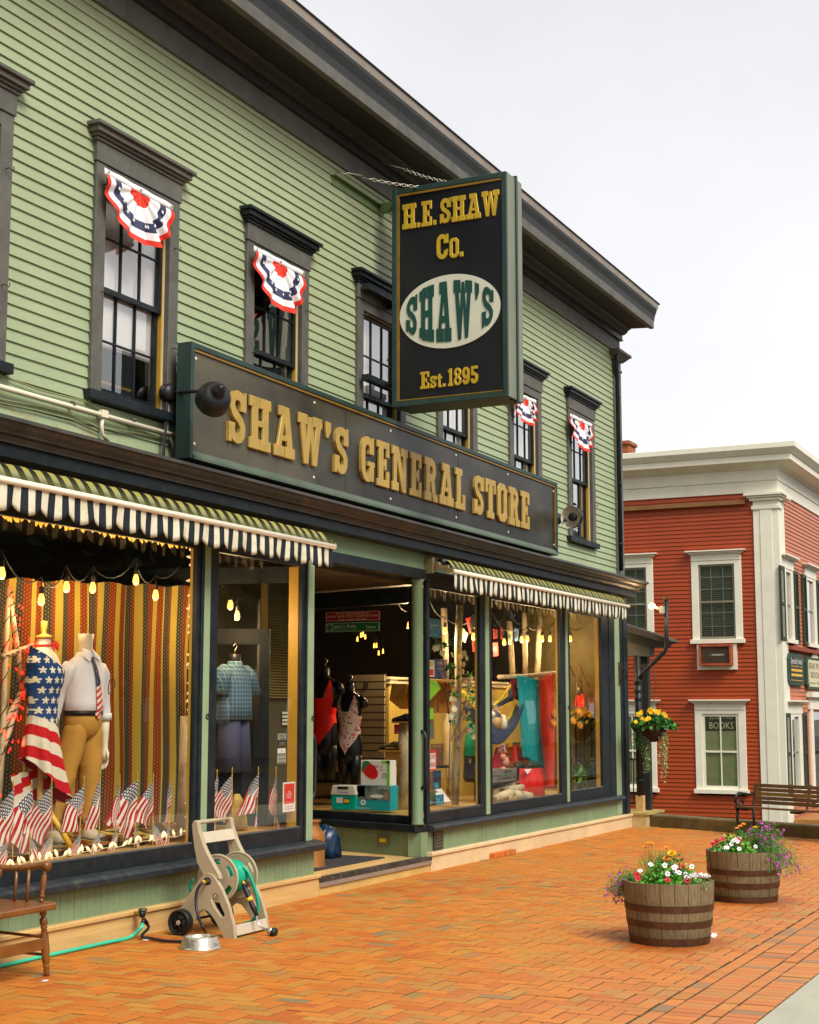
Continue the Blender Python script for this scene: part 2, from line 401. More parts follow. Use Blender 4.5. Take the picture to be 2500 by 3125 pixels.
# lane beside the red building, lower than the plaza
# low timber-and-concrete kerb wall behind the bench
KERB = M('mossy weathered kerb', (.13, .105, .04), .8, .3, 5, .5, 40, dirt=(.05, .045, .02), dirtamt=.6)
a = V((21.75, 6.74, 0)); b = V((19.75, 2.4, 0)); d = (b-a).normalized(); nn = V((-d.y, d.x, 0))
if nn.x < 0: nn = -nn
mb = MB()
for i in range(24):
    p, q = a+(b-a)*(i/24), a+(b-a)*((i+1)/24)
    for z0, z1, o in ((-.4, .135, 0), (.137, .175, -.012)):
        pass
mb.flat([[(0, -.4), (.26, -.4), (.26, .17), (.02, .175), (0, .155)]], [], a, nn, V((0, 0, 1)), (b-a).length)
g = mb.build('kerb_wall', KERB, bev=.006); tag(g, 'low mossy kerb wall behind the slatted bench', 'low wall')
# loose bricks by the skirting
for i in range(4):
    x = 16.17+i*.165; M4 = Matrix.Translation((x, 6.79, 0)) @ Matrix.Rotation(radians(4*U()+2), 4, 'Z')
    mb = MB().box(0, .155, 0, .095, 0, .058, 0, M4)
    k = mb.build('brick', M('loose brick %d' % i, (.50+.1*U(), .13, .02), .8, .2, 20, .5, 60), bev=.004)
    tag(k, ['loose orange brick nearest the doorway in the row of four at the skirting board', 'second loose brick from the doorway end of the row at the skirting board',
            'third loose brick from the doorway end of the row at the skirting board', 'loose red brick at the far end of the row at the skirting board'][i], 'brick', 'loose bricks by the skirting')
# ================================================================ GREEN STORE BUILDING
YW = 6.93
store = thing('store_building', (13, 9, 0), 'long two-storey pale green clapboard shop building with dark cornice and display windows', 'building')
# upper clapboard wall, leaving window openings
wins = [6.76, 8.78, 10.91, 12.985, 14.90, 17.01, 19.12]     # left edges of casings, each 1.09 wide
ZT = 7.06
mb = MB(); dz = .087; z = 3.50; row = 0
while z < ZT:
    z1 = min(z+dz, ZT); segs = [(3.0, 21.40)]
    if z1 > 4.02 and z < 5.76:
        for wx in wins: segs = [t for a, b in segs for t in ([(a, b)] if wx+1.05 < a or wx+.04 > b else [(a, wx+.04), (wx+1.05, b)])]
    for a, b in segs:
        x = a; k = 0
        while x < b-1e-6:
            e = min(b, x+2.9+1.3*noise.random() if k or row % 2 else x+1.4); k += 1
            if b-e < .3: e = b
            j = .0015*U()
            mb.face([(x, YW-.010+j, z), (e, YW-.010+j, z), (e, YW+.004, z1), (x, YW+.004, z1)])
            mb.face([(x, YW+.006, z), (e, YW+.006, z), (e, YW-.010+j, z), (x, YW-.010+j, z)]); x = e
    z = z1; row += 1
mb.build('clapboard_wall', CLAPG, store)
mb = MB(); mb.box(3, 21.44, YW+.25, YW+.3, 3.4, 7.3)
# second-floor rooms behind the windows (dark), far end wall, roof
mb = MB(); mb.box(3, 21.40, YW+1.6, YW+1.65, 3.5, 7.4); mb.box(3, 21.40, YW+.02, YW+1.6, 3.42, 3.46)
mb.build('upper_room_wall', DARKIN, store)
mb = MB(); zz = 0
z = -.1
while z < 7.35:
    mb.face([(21.462, YW+.005, z), (21.462, 17, z), (21.452, 17, z+dz), (21.452, YW+.005, z+dz)]); z += dz
mb.box(21.3, 21.45, YW+.25, 17, -.1, 7.4); mb.box(3, 21.45, 17, 17.1, -.1, 7.4); mb.box(2.9, 3.0, YW, 17.1, -.1, 7.4)
mb.build('end_wall', CLAPG, store)
mb = MB(); mb.add([(2.8, 6.33, 7.80), (21.66, 6.33, 7.80), (21.66, 17.4, 7.80), (2.8, 17.4, 7.80), (2.8, 6.5, 7.95), (21.6, 6.5, 7.95), (21.6, 17.2, 9.3), (2.8, 17.2, 9.3)],
    [(4,5,6,7),(0,1,5,4),(1,2,6,5),(2,3,7,6),(3,0,4,7)]); mb.build('roof', TRIMD, store)
# frieze boards and main cornice
def prof_x(mb, prof, x0, x1, m=0, xs=None):
    """extrude a closed (y,z) profile along x"""
    n = len(prof); i = len(mb.v)
    for x in (x0, x1): mb.v.extend(V((x, y, z)) for y, z in prof)
    for k in range(n):
        mb.f.append((i+k, i+(k+1) % n, i+n+(k+1) % n, i+n+k)); mb.m.append(m); mb.u.append(None)
    mb.f.append(tuple(i+k for k in reversed(range(n)))); mb.m.append(m); mb.u.append(None)
    mb.f.append(tuple(i+n+k for k in range(n))); mb.m.append(m); mb.u.append(None)
mb = MB(); x = 3.0
while x < 21.46:
    e = min(21.47, x+3.05); prof_x(mb, [(6.95, 7.03), (6.90, 7.03), (6.90, 7.235), (6.95, 7.235)], x, e-.003); x = e
mb.build('frieze', TRIM, store, bev=.003)
mb = MB(); x = 3.0
while x < 21.49:
    e = min(21.50, x+3.6); prof_x(mb, [(6.95, 7.238), (6.855, 7.238), (6.855, 7.262), (6.865, 7.266), (6.865, 7.44), (6.95, 7.44)], x, e-.003); x = e
mb.build('upper_frieze', M('dark weathered frieze', (.035, .034, .030), .5, .3, 5, .3, 30), store)
mb = MB(); x = 3.0
while x < 21.5:                                   # bed moulding under the soffit
    e = min(21.50, x+3.6); prof_x(mb, [(6.95, 7.33), (6.84, 7.33), (6.80, 7.35), (6.77, 7.39), (6.73, 7.41), (6.73, 7.43), (6.95, 7.43)], x, e-.003); x = e
mb.build('bed_moulding', TRIMD, store)
SOFF = M('black soffit paint', (.012, .012, .012), .6, .3, 4, .2)
mb = MB(); x = 3.0
while x < 21.5:
    e = min(21.50, x+3.2); prof_x(mb, [(6.95, 7.432), (6.42, 7.40), (6.42, 7.46), (6.95, 7.46)], x, e-.004); x = e
mb.build('soffit', SOFF, store)
mb = MB(); x = 3.0
while x < 21.5:
    e = min(21.52, x+3.2); prof_x(mb, [(6.44, 7.385), (6.385, 7.385), (6.375, 7.39), (6.375, 7.50), (6.40, 7.515), (6.44, 7.515)], x, e-.003); x = e
mb.build('fascia', TRIM, store, bev=.002)
mb = MB(); x = 3.0
while x < 21.5:
    e = min(21.62, x+4.1)
    if 21.62-e < 1: e = 21.62
    prof_x(mb, [(6.44, 7.517), (6.40, 7.517), (6.395, 7.55), (6.385, 7.60), (6.37, 7.64), (6.355, 7.68), (6.35, 7.71), (6.44, 7.71)], x, e-.003); x = e
mb.build('crown_moulding', TRIMD, store)
mb = MB(); x = 3.0
GUT = M('faded gutter metal', (.30, .255, .215), .5, .15, 4, .2)
while x < 21.5:
    e = min(21.65, x+5.3)
    if 21.65-e < 1: e = 21.65
    prof_x(mb, [(6.44, 7.712), (6.348, 7.712), (6.332, 7.785), (6.44, 7.785)], x, e-.004); x = e
mb.build('gutter', GUT, store)
mb = MB(); prof_x(mb, [(6.46, 7.787), (6.322, 7.787), (6.316, 7.80), (6.50, 7.84)], 3, 21.68); mb.build('drip_edge', TRIMD, store)
# eaves return on the gable end
mb = MB()
for (x0, x1, z0, z1) in ((21.45, 21.50, 7.24, 7.44), (21.45, 21.55, 7.40, 7.517), (21.45, 21.60, 7.55, 7.71), (21.45, 21.655, 7.715, 7.795)):
    mb.box(x0, x1, 6.96, 17.0, z0, z1)
mb.build('gable_trim', TRIM, store)
# corner board with capital
mb = MB(); mb.box(21.17, 21.475, 6.892, 6.97, 3.60, 6.90); mb.box(21.477, 21.50, 6.90, 7.2, 3.60, 6.90)
mb.box(21.15, 21.50, 6.882, 6.97, 6.74, 6.78); mb.build('corner_board', M('corner board paint', (.10, .105, .085), .55, .2, 5, .3, 30), store, bev=.003)
mb = MB(); mb.add([(21.15,6.87,6.90),(21.52,6.87,6.90),(21.52,7.25,6.90),(21.15,7.25,6.90),(21.04,6.78,6.985),(21.60,6.78,6.985),(21.60,7.3,6.985),(21.04,7.3,6.985)],
   [(0,1,2,3)[::-1],(0,1,5,4),(1,2,6,5),(3,0,4,7),(2,3,7,6),(4,5,6,7)]); mb.box(21.02, 21.62, 6.765, 7.3, 6.987, 7.025)
mb.build('corner_capital', TRIM, store)
dp = MB().tube([(21.12, 6.84, 6.98), (21.12, 6.84, 6.86), (21.16, 6.86, 6.72), (21.21, 6.865, 6.62), (21.22, 6.865, 3.72)], .032, 10)
for z in (6.3, 5.0, 4.1): dp.lathe([(.037, z), (.037, z+.03)], (21.22, 6.865, 0), 10)
dp.build('downpipe', NAVY, store, smooth=True)
# ---------------------------------------------------------------- upper windows
BLIND = M('pale pinkish roller shade', (.88, .83, .80), .7, .04, 2, 0); BLINDD = M('dark curtain', (.03, .03, .03), .8)
def up_window(x0, blind, k, name='window'):
    x1 = x0+1.09; zb, zt = 4.02, 5.78
    fr = MB()
    fr.box(x0, x0+.125, 6.893, 6.97, zb, zt); fr.box(x1-.125, x1, 6.893, 6.97, zb, zt)
    fr.box(x0+.125, x1-.125, 6.895, 6.97, zt-.10, zt)
    fr.box(x0-.012, x1+.012, 6.882, 6.97, zt+.002, 5.935)
    f = fr.build(name, TRIM, store, bev=.003)
    cp = MB()
    for y, z0, z1, e in ((6.868, 5.937, 5.962, .03), (6.848, 5.964, 5.985, .05), (6.825, 5.987, 6.03, .075), (6.80, 6.032, 6.062, .10)):
        cp.box(x0-e, x1+e, y, 6.96, z0, z1)
    WL[f.name] = WL[store.name]*0+WL[f.name]
    cp.build('window_crown', NAVY if k > 1 else TRIM, f, bev=.004)
    MB().box(x0-.045, x1+.045, 6.855, 6.99, 3.945, 4.018).build('sill', NAVY, f, bev=.004)
    jb = MB(); jb.box(x1-.1255, x1-.12, 6.94, 7.08, zb, zt-.1); jb.box(x0+.12, x0+.1255, 6.94, 7.08, zb, zt-.1)
    jb.box(x0+.12, x1-.12, 6.94, 7.08, zt-.1025, zt-.098); jb.build('reveal', CREAM, f)
    jo = MB(); jo.box(x1-.142, x1-.1262, 6.955, 7.0, zb, zt-.1); jo.build('sash_stop', OCHRE, f)
    gx0, gx1 = x0+.127, x1-.143; zm = 4.84
    for (a, b, yy, nm) in ((zm-.02, zt-.105, 6.965, 'upper_sash'), (zb+.002, zm+.025, 7.0, 'lower_sash')):
        s = MB(); sw = .042; fy, by = yy-.012, yy+.018
        s.box(gx0, gx0+sw, fy, by, a, b); s.box(gx1-sw, gx1, fy, by, a, b)
        s.box(gx0+sw, gx1-sw, fy+.001, by, a, a+(.065 if nm[0] == 'l' else .04)); s.box(gx0+sw, gx1-sw, fy+.001, by, b-.04, b)
        za, zc = a+(.065 if nm[0] == 'l' else .04), b-.04
        for i in (1, 2):
            x = gx0+sw+(gx1-gx0-2*sw)*i/3; s.box(x-.007, x+.007, fy+.003, by-.004, za, zc)
        z = (za+zc)/2; s.box(gx0+sw, gx1-sw, fy+.005, by-.005, z-.007, z+.007)
        so_ = s.build(nm, NAVY, f)
        MB().face([(gx0+.02, yy+.004, a+.02), (gx1-.02, yy+.004, a+.02), (gx1-.02, yy+.004, b-.02), (gx0+.02, yy+.004, b-.02)]).build('pane', GLASS2, f)
    bz = {0: 4.05, 1: 4.42, 2: None, 3: 4.05}[blind]
    if bz:
        mb = MB(); mb.grid(lambda u, v: (gx0+.01+(gx1-gx0-.02)*u, 7.03+.003*sin(u*9+v*4), bz+(5.72-bz)*v), 8, 10); mb.build('roller_shade', BLIND, f, smooth=True)
    if blind == 1:
        MB().box(gx0+.02, gx0+.2, 7.15, 7.3, 4.06, 4.15).box(gx0+.35, gx1-.02, 7.2, 7.24, 4.20, 4.22).build('clutter_on_sill', OCHRE, f)
    for hx, hz in ((x0+.09, 5.62), (x0+.09, 4.78), (x1-.07, 5.38), (x1-.07, 4.55)):
        MB().tube([(hx, 6.893, hz), (hx, 6.86, hz), (hx+.02, 6.845, hz-.015), (hx+.035, 6.85, hz+.005), (hx+.03, 6.85, hz+.02)], .004, 5).build('hook', BLACK, f, smooth=True)
    return f
for i, (x, b) in enumerate(zip(wins, (0, 1, 2, 0, 0, 0, 2))): up_window(x, b, i)
# ---------------------------------------------------------------- storefront
# cornice over the shop windows
def cornice(name, prof, mat, ext=.0, parent=store, x0=3.0, x1=21.47):
    """front run plus return round the corner"""
    mb = MB(); pr = [(max(0, YW-y), z) for y, z in prof]; n = len(pr); i = 0
    for (p, z) in pr: mb.v.append(V((x0, YW-p, z)))
    for (p, z) in pr: mb.v.append(V((x1+p, YW-p, z)))
    for (p, z) in pr: mb.v.append(V((x1+p, YW+1.0, z)))
    for s in (0, n):
        for k in range(n):
            mb.f.append((s+k, s+(k+1) % n, s+n+(k+1) % n, s+n+k)); mb.m.append(0); mb.u.append(None)
    mb.f.append(tuple(reversed(range(n)))); mb.m.append(0); mb.u.append(None)
    mb.f.append(tuple(2*n+k for k in range(n))); mb.m.append(0); mb.u.append(None)
    return mb.build(name, mat, parent)
CORN = M('brown-black cornice paint', (.032, .029, .024), .45, .35, 4, .5, 20, dirt=(.085, .065, .045), dirtamt=.6, dscale=3)
cornice('shop_cornice', [(6.94, 3.62), (6.62, 3.585), (6.615, 3.56), (6.635, 3.55), (6.65, 3.525), (6.68, 3.50), (6.685, 3.485), (6.72, 3.475), (6.735, 3.45), (6.735, 3.435), (6.94, 3.435)], CORN)
cornice('shop_fascia', [(6.94, 3.433), (6.765, 3.433), (6.765, 3.345), (6.78, 3.34), (6.94, 3.34)], NAVY, x1=21.43)
MB().box(3, 21.40, 6.90, 6.96, 3.17, 3.338).build('sign_band', SAGE, store)
MB().box(3, 21.42, 6.885, 7.05, 3.06, 3.168).build('lintel', NAVY, store, bev=.005)
# shop window frames: dark frames, green posts
def vpost(x0, x1, z0, z1, y0=6.90, y1=7.02, mat=NAVY, name='frame_post'): return MB().box(x0, x1, y0, y1, z0, z1).build(name, mat, store, bev=.004)
def shop_window(name, x0, x1, zb, fr_l, fr_r, jd=.025):
    """x0..x1 glass; fr_l/fr_r widths of the dark stiles"""
    f = MB(); zt = 3.06
    f.box(x0-fr_l, x0, 6.912, 6.955, (.485 if x0 > 14 else .50), zt); f.box(x1, x1+fr_r, 6.912, 6.955, (.485 if x0 > 14 else .50), zt)
    f.box(x0, x1, 6.914, 6.955, (.485 if x0 > 14 else .50), zb); f.box(x0, x1, 6.914, 6.955, zt-.08, zt)
    o = f.build(name, NAVY, store, bev=.004)
    MB().sy(x0-.003, x1+.003, 6.935, zb-.003, zt-.077).build('pane', GLASS, o)
    j = MB(); j.box(x1+.001, x1+.04, 6.957, 6.957+jd, zb, zt-.08); j.box(x0-.04, x0-.001, 6.957, 6.957+jd, zb, zt-.08); j.build('jamb', OCHRE, o)
    st = MB().box(x0, x1, 6.918, 6.933, zb-.001, zb+.012); st.build('glazing_bead', TRIM, o)
    return o
shop_window('shop_window', 5.6, 10.25, .615, .1, .05)
shop_window('shop_window', 10.565, 11.96, .63, .10, .06, .10)
shop_window('shop_window', 14.70, 16.07, .60, .07, .14)
shop_window('shop_window', 16.415, 18.735, .60, .10, .18)
shop_window('shop_window', 19.10, 20.40, .62, .10, .32, .06)
vpost(10.302, 10.34, .50, 3.06); vpost(10.34, 10.425, .50, 3.06, 6.895, 7.0, SAGEL, 'post_strip'); vpost(10.427, 10.46, .50, 3.06)
vpost(12.045, 12.155, .50, 3.06, 6.895, 7.03, SAGEL, 'post_strip'); vpost(12.02, 12.043, .5, 3.06)
vpost(16.212, 16.313, .487, 3.06, 6.90, 7.0, SAGEL, 'post_strip')
vpost(18.917, 18.998, .487, 3.06, 6.90, 7.0, SAGEL, 'post_strip')
vpost(20.722, 20.96, .40, 3.06, 6.905, 7.0, NAVY); vpost(20.962, 21.17, .20, 3.06, 6.895, 7.0, SAGEL, 'post_strip')
mb = MB(); mb.box(21.172, 21.30, 6.885, 7.0, .20, 3.338); mb.box(21.302, 21.475, 6.87, 7.1, .20, 3.338); mb.build('corner_post', NAVY, store, bev=.006)
for x, z in ((10.40, 1.62), (12.13, 1.60), (18.96, 1.72), (16.37, 1.72)):
    MB().tube([(x+.018*cos(t*pi/4), 6.888, z+.018*sin(t*pi/4)) for t in range(8)], .005, 6, closed=True).build('ring', BLACK, store, smooth=True)
# sills
def sill(name, x0, x1, z0, z1, y0=6.80):
    mb = MB(); prof_x(mb, [(7.02, z0), (y0+.03, z0), (y0, z0+.02), (y0, z1-.04), (y0+.02, z1-.02), (6.93, z1), (7.02, z1)], x0, x1)
    return mb.build(name, M(name+' chipped paint', (.012, .018, .023), .5, .3, 4, .5, 18, dirt=(.11, .10, .07), dirtamt=.3, dscale=14), store)
sill('window_sill', 3.0, 12.25, .41, .505); sill('window_sill', 14.62, 21.12, .405, .483, 6.82)
# beadboard panels (real grooves)
BEAD = M('mossy green beadboard paint', (.175, .25, .135), .5, .12, 3, .2, 40, dirt=(.24, .27, .13), dirtamt=.4)
def bead(name, P, Q, z0, z1, step=.076, depth=.006, gap=.008):
    """vertical boards from P to Q; front faces to the left of P->Q reversed"""
    P, Q = V(P), V(Q); d = (Q-P); L = d.length; d.normalize(); n = V((d.y, -d.x, 0)); mb = MB(); x = 0
    while x < L-1e-4:
        e = min(L, x+step); j = .001*U()
        a, b, c, e2 = P+d*x, P+d*(e-gap), P+d*(e-gap/2), P+d*e
        off = n*(.0+j)
        for p0, p1 in ((a+off, b+off), (b+off, c-n*depth), (c-n*depth, e2+off)):
            mb.face([(p0.x, p0.y, z0), (p1.x, p1.y, z0), (p1.x, p1.y, z1), (p0.x, p0.y, z1)])
        x = e
    return mb.build(name, BEAD, store)
bead('beadboard', (3, 6.905, 0), (12.20, 6.905, 0), .195, .412)
bead('beadboard', (14.64, 6.905, 0), (20.96, 6.905, 0), .195, .407, .068)
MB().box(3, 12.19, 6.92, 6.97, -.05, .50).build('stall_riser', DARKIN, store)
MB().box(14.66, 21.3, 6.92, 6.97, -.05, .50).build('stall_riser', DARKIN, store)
# pine skirting with ledge
mb = MB()
for x0, x1 in ((3, 6.9), (6.903, 9.9), (9.903, 12.23)):
    prof_x(mb, [(6.94, -.03), (6.868, -.03), (6.868, .155), (6.94, .155)], x0, x1)
    prof_x(mb, [(6.94, .157), (6.862, .157), (6.848, .167), (6.848, .188), (6.858, .197), (6.94, .199)], x0, x1)
mb.build('skirting_board', WOODY, store)
mb = MB()
for x0, x1 in ((14.60, 15.9), (15.903, 21.50)):
    prof_x(mb, [(6.94, -.03), (6.858, -.03), (6.858, .150), (6.94, .150)], x0, x1)
    prof_x(mb, [(6.94, .152), (6.85, .152), (6.838, .160), (6.838, .185), (6.848, .193), (6.94, .195)], x0, x1)
mb.build('skirting_board', M('pale painted skirting', (.66, .50, .28), .5, .1, 3, .2, 30, dirt=(.5, .34, .12), dirtamt=.5), store)
# entry recess: platform, threshold, ceiling, angled bay beside the door, round column
mb = MB()
y = 6.955
while y < 9.1:
    mb.box(12.2, 15.2, y, y+.085, .10, .150); y += .088
mb.build('entry_floor', WOODY, store)
mb = MB(); mb.box(12.235, 14.59, 6.865, 6.952, -.03, .117); mb.build('step_riser', M('scuffed pine riser', (.58, .38, .12), .6, .2, 4, .2, dirt=(.3, .18, .04), dirtamt=.7), store)
mb = MB(); mb.box(12.235, 14.62, 6.850, 6.953, .118, .154); mb.build('threshold', M('worn black threshold', (.03, .028, .026), .4, .4, 9, .3, 40, dirt=(.3, .27, .22), dirtamt=.3, dscale=16), store)
mb = MB(); mb.box(12.235, 14.60, 6.846, 6.864, .078, .116)
for i in range(10): mb.lathe([(.006, -.004), (.006, 0)], (12.35+i*.24, 6.846, .097), 8, 'y')
mb.build('threshold_strip', M('grey metal strip', (.45, .43, .38), .4, .1, 5, .1, metal=.7), store)
mb = MB(); y = 7.06
while y < 9.1: mb.box(12.22, 15.3, y, y+.05, 3.02, 3.055); y += .056
mb.build('recess_ceiling', M('brown slatted ceiling', (.055, .032, .012), .6, .2, 4), store)
MB().box(12.2, 15.4, 7.0, 9.15, 3.056, 3.08).build('recess_ceiling_back', BLACK, store)
c = MB().lathe([(.068, .485), (.068, .50), (.060, .52), (.060, 3.03), (.07, 3.045), (.07, 3.06)], (14.48, 6.955, 0), 28); c.build('column', SAGE, store, smooth=True)
B0, B1 = V((14.56, 7.0, 0)), V((15.14, 8.95, 0)); bd = (B1-B0).normalized(); bn = V((-bd.y, bd.x, 0))
def bay(mb, s0, s1, o0, o1, z0, z1):
    vs = [B0+bd*s+bn*o+V((0, 0, z)) for s in (s0, s1) for o in (o0, o1) for z in (z0, z1)]
    mb.add(vs, [(0,1,3,2),(4,6,7,5),(0,4,5,1),(2,3,7,6),(0,2,6,4),(1,5,7,3)])
LB = (B1-B0).length
mb = MB(); bay(mb, 0, .10, -.05, .03, .487, 3.0); bay(mb, LB-.1, LB, -.05, .03, .487, 3.0); bay(mb, .1, LB-.1, -.05, .03, .487, .565); bay(mb, .1, LB-.1, -.05, .03, 2.82, 3.0)
fb = mb.build('bay_window', NAVY, store, bev=.004)
mb = MB(); A_, C_ = B0+bd*.1, B0+bd*(LB-.1); mb.face([(C_.x, C_.y, .56), (A_.x, A_.y, .56), (A_.x, A_.y, 2.83), (C_.x, C_.y, 2.83)]); mb.build('pane', glass('bay glass', (.95, .95, .92), .5), fb)
mb = MB(); bay(mb, -.10, LB, -.05, .13, .405, .484); mb.build('window_sill', NAVY, store, bev=.01)
p = B0+bn*.06+bd*-.09; q = B1+bn*.06
bead('beadboard', (q.x, q.y, 0), (p.x, p.y, 0), .15, .405)
MB().box(14.47, 14.66, 6.908, 7.06, .155, .404).build('corner_panel', BEAD, store)
# left side of the recess, mostly hidden, and the door wall
L0, L1 = V((12.17, 7.04, 0)), V((11.70, 8.95, 0))
mb = MB()
def side(mb, s0, s1, z0, z1, th=.06):
    d = (L1-L0).normalized(); n = V((-d.y, d.x, 0)); Ls = (L1-L0).length
    vs = [L0+d*s*Ls+n*o+V((0, 0, z)) for s in (s0, s1) for o in (0, th) for z in (z0, z1)]
    mb.add(vs, [(0,1,3,2),(4,6,7,5),(0,4,5,1),(2,3,7,6),(0,2,6,4),(1,5,7,3)])
side(mb, 0, 1, .10, .60); side(mb, 0, .05, .6, 3.0); side(mb, .93, 1, .6, 3.0); side(mb, .05, .93, 2.85, 3.0); mb.build('recess_side', NAVY, store)
mb = MB(); mb.box(11.7, 12.0, 8.95, 9.03, .15, 3.0); mb.box(13.1, 13.2, 8.95, 9.03, .15, 3.0); mb.box(14.2, 14.3, 8.95, 9.03, .15, 3.0); mb.box(14.3, 15.12, 8.95, 9.0, .15, 3.0); mb.box(12.0, 14.2, 8.95, 9.03, 2.5, 3.0)
mb.build('door_frame', NAVY, store)
dr = MB(); M4 = Matrix.Translation((12.06, 8.42, 0)) @ Matrix.Rotation(radians(-62), 4, 'Z')
dr.box(0, .10, -.02, .02, .17, 2.45, 0, M4); dr.box(.85, .95, -.02, .02, .17, 2.45, 0, M4); dr.box(.1, .85, -.02, .02, .17, .42, 0, M4); dr.box(.1, .85, -.02, .02, 2.3, 2.45, 0, M4)
do = dr.build('door', NAVY, store)
def pull(pt, z0, z1, out, name, parent):
    pt, out = V(pt), V(out); P = lambda z, k: V((pt.x, pt.y, z))+out*k
    return MB().tube([P(z0, -.02), P(z0, .03), P(z0+.01, .06), P(z0+.04, .085), P(z0+.09, .095), P(z1-.09, .095), P(z1-.04, .085), P(z1-.01, .06), P(z1, .03), P(z1, -.02)], .018, 10).build(name, BLACK, parent, smooth=True)
pull((12.15, 6.95, 0), W(958, 2440, 'y', 6.93).z, W(958, 2243, 'y', 6.93).z, V((1, -.15, 0))*1.1, 'post_handle', store)
# pull handle fixed on the column side
pull((14.47, 6.93, 0), W(1284, 2408, 'y', 6.85).z, W(1284, 2232, 'y', 6.85).z, V((-.15, -.9, 0)), 'column_handle', store)
# interior shell
INF = M('display floor boards', (.50, .32, .10), .5, .15, 3, .1, stretch=(1, 8, 1))
mb = MB(); mb.box(3, 12.1, 6.96, 8.6, .50, .61); mb.build('display_floor', INF, store)
mb = MB(); mb.add([(14.72,7.0,.54),(21.3,7.0,.54),(21.3,8.95,.54),(15.16,8.95,.54)], [(0,1,2,3)]); mb.add([(15.16,8.95,.538),(21.3,8.95,.538),(21.3,12,.538),(15.12,12,.538)], [(0,1,2,3)]); mb.build('display_floor', INF, store)
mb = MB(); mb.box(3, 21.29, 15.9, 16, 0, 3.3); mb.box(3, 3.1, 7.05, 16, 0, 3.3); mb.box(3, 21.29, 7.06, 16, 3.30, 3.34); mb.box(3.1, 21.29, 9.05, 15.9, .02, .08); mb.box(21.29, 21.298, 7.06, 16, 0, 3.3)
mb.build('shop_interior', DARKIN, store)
# ochre patterned display partition with a cream cap
k = NT('ochre sprigged wallpaper'); p = k.pos(); q = k.xyz(p)
vo = k.n('ShaderNodeTexVoronoi', Vector=k.comb(q[0], q[1], q[2]), Scale=28.0)
c = k.mix(k.ramp(vo.outputs[0], .12, .2), (.26, .18, .03), (.62, .48, .09)); WALLP = k.out(k.mix(k.ramp(k.noise(p, 1.2, 3), .35, .7), c, k.mix(.3, c, (.34, .20, .02))), .7)
mb = MB(); mb.box(16.6, 21.28, 8.36, 8.42, .54, 2.05); mb.build('display_partition', WALLP, store)
mb = MB(); mb.box(16.55, 21.28, 8.31, 8.45, 2.05, 2.085); mb.box(16.57, 21.28, 8.33, 8.43, 2.0, 2.05); mb.build('partition_cap', CREAM, store, bev=.004)
mb = MB(); mb.box(21.24, 21.28, 7.05, 8.36, .54, 3.2); mb.build('end_partition', M('olive brown panel', (.13, .10, .03), .7, .2, 2), store)
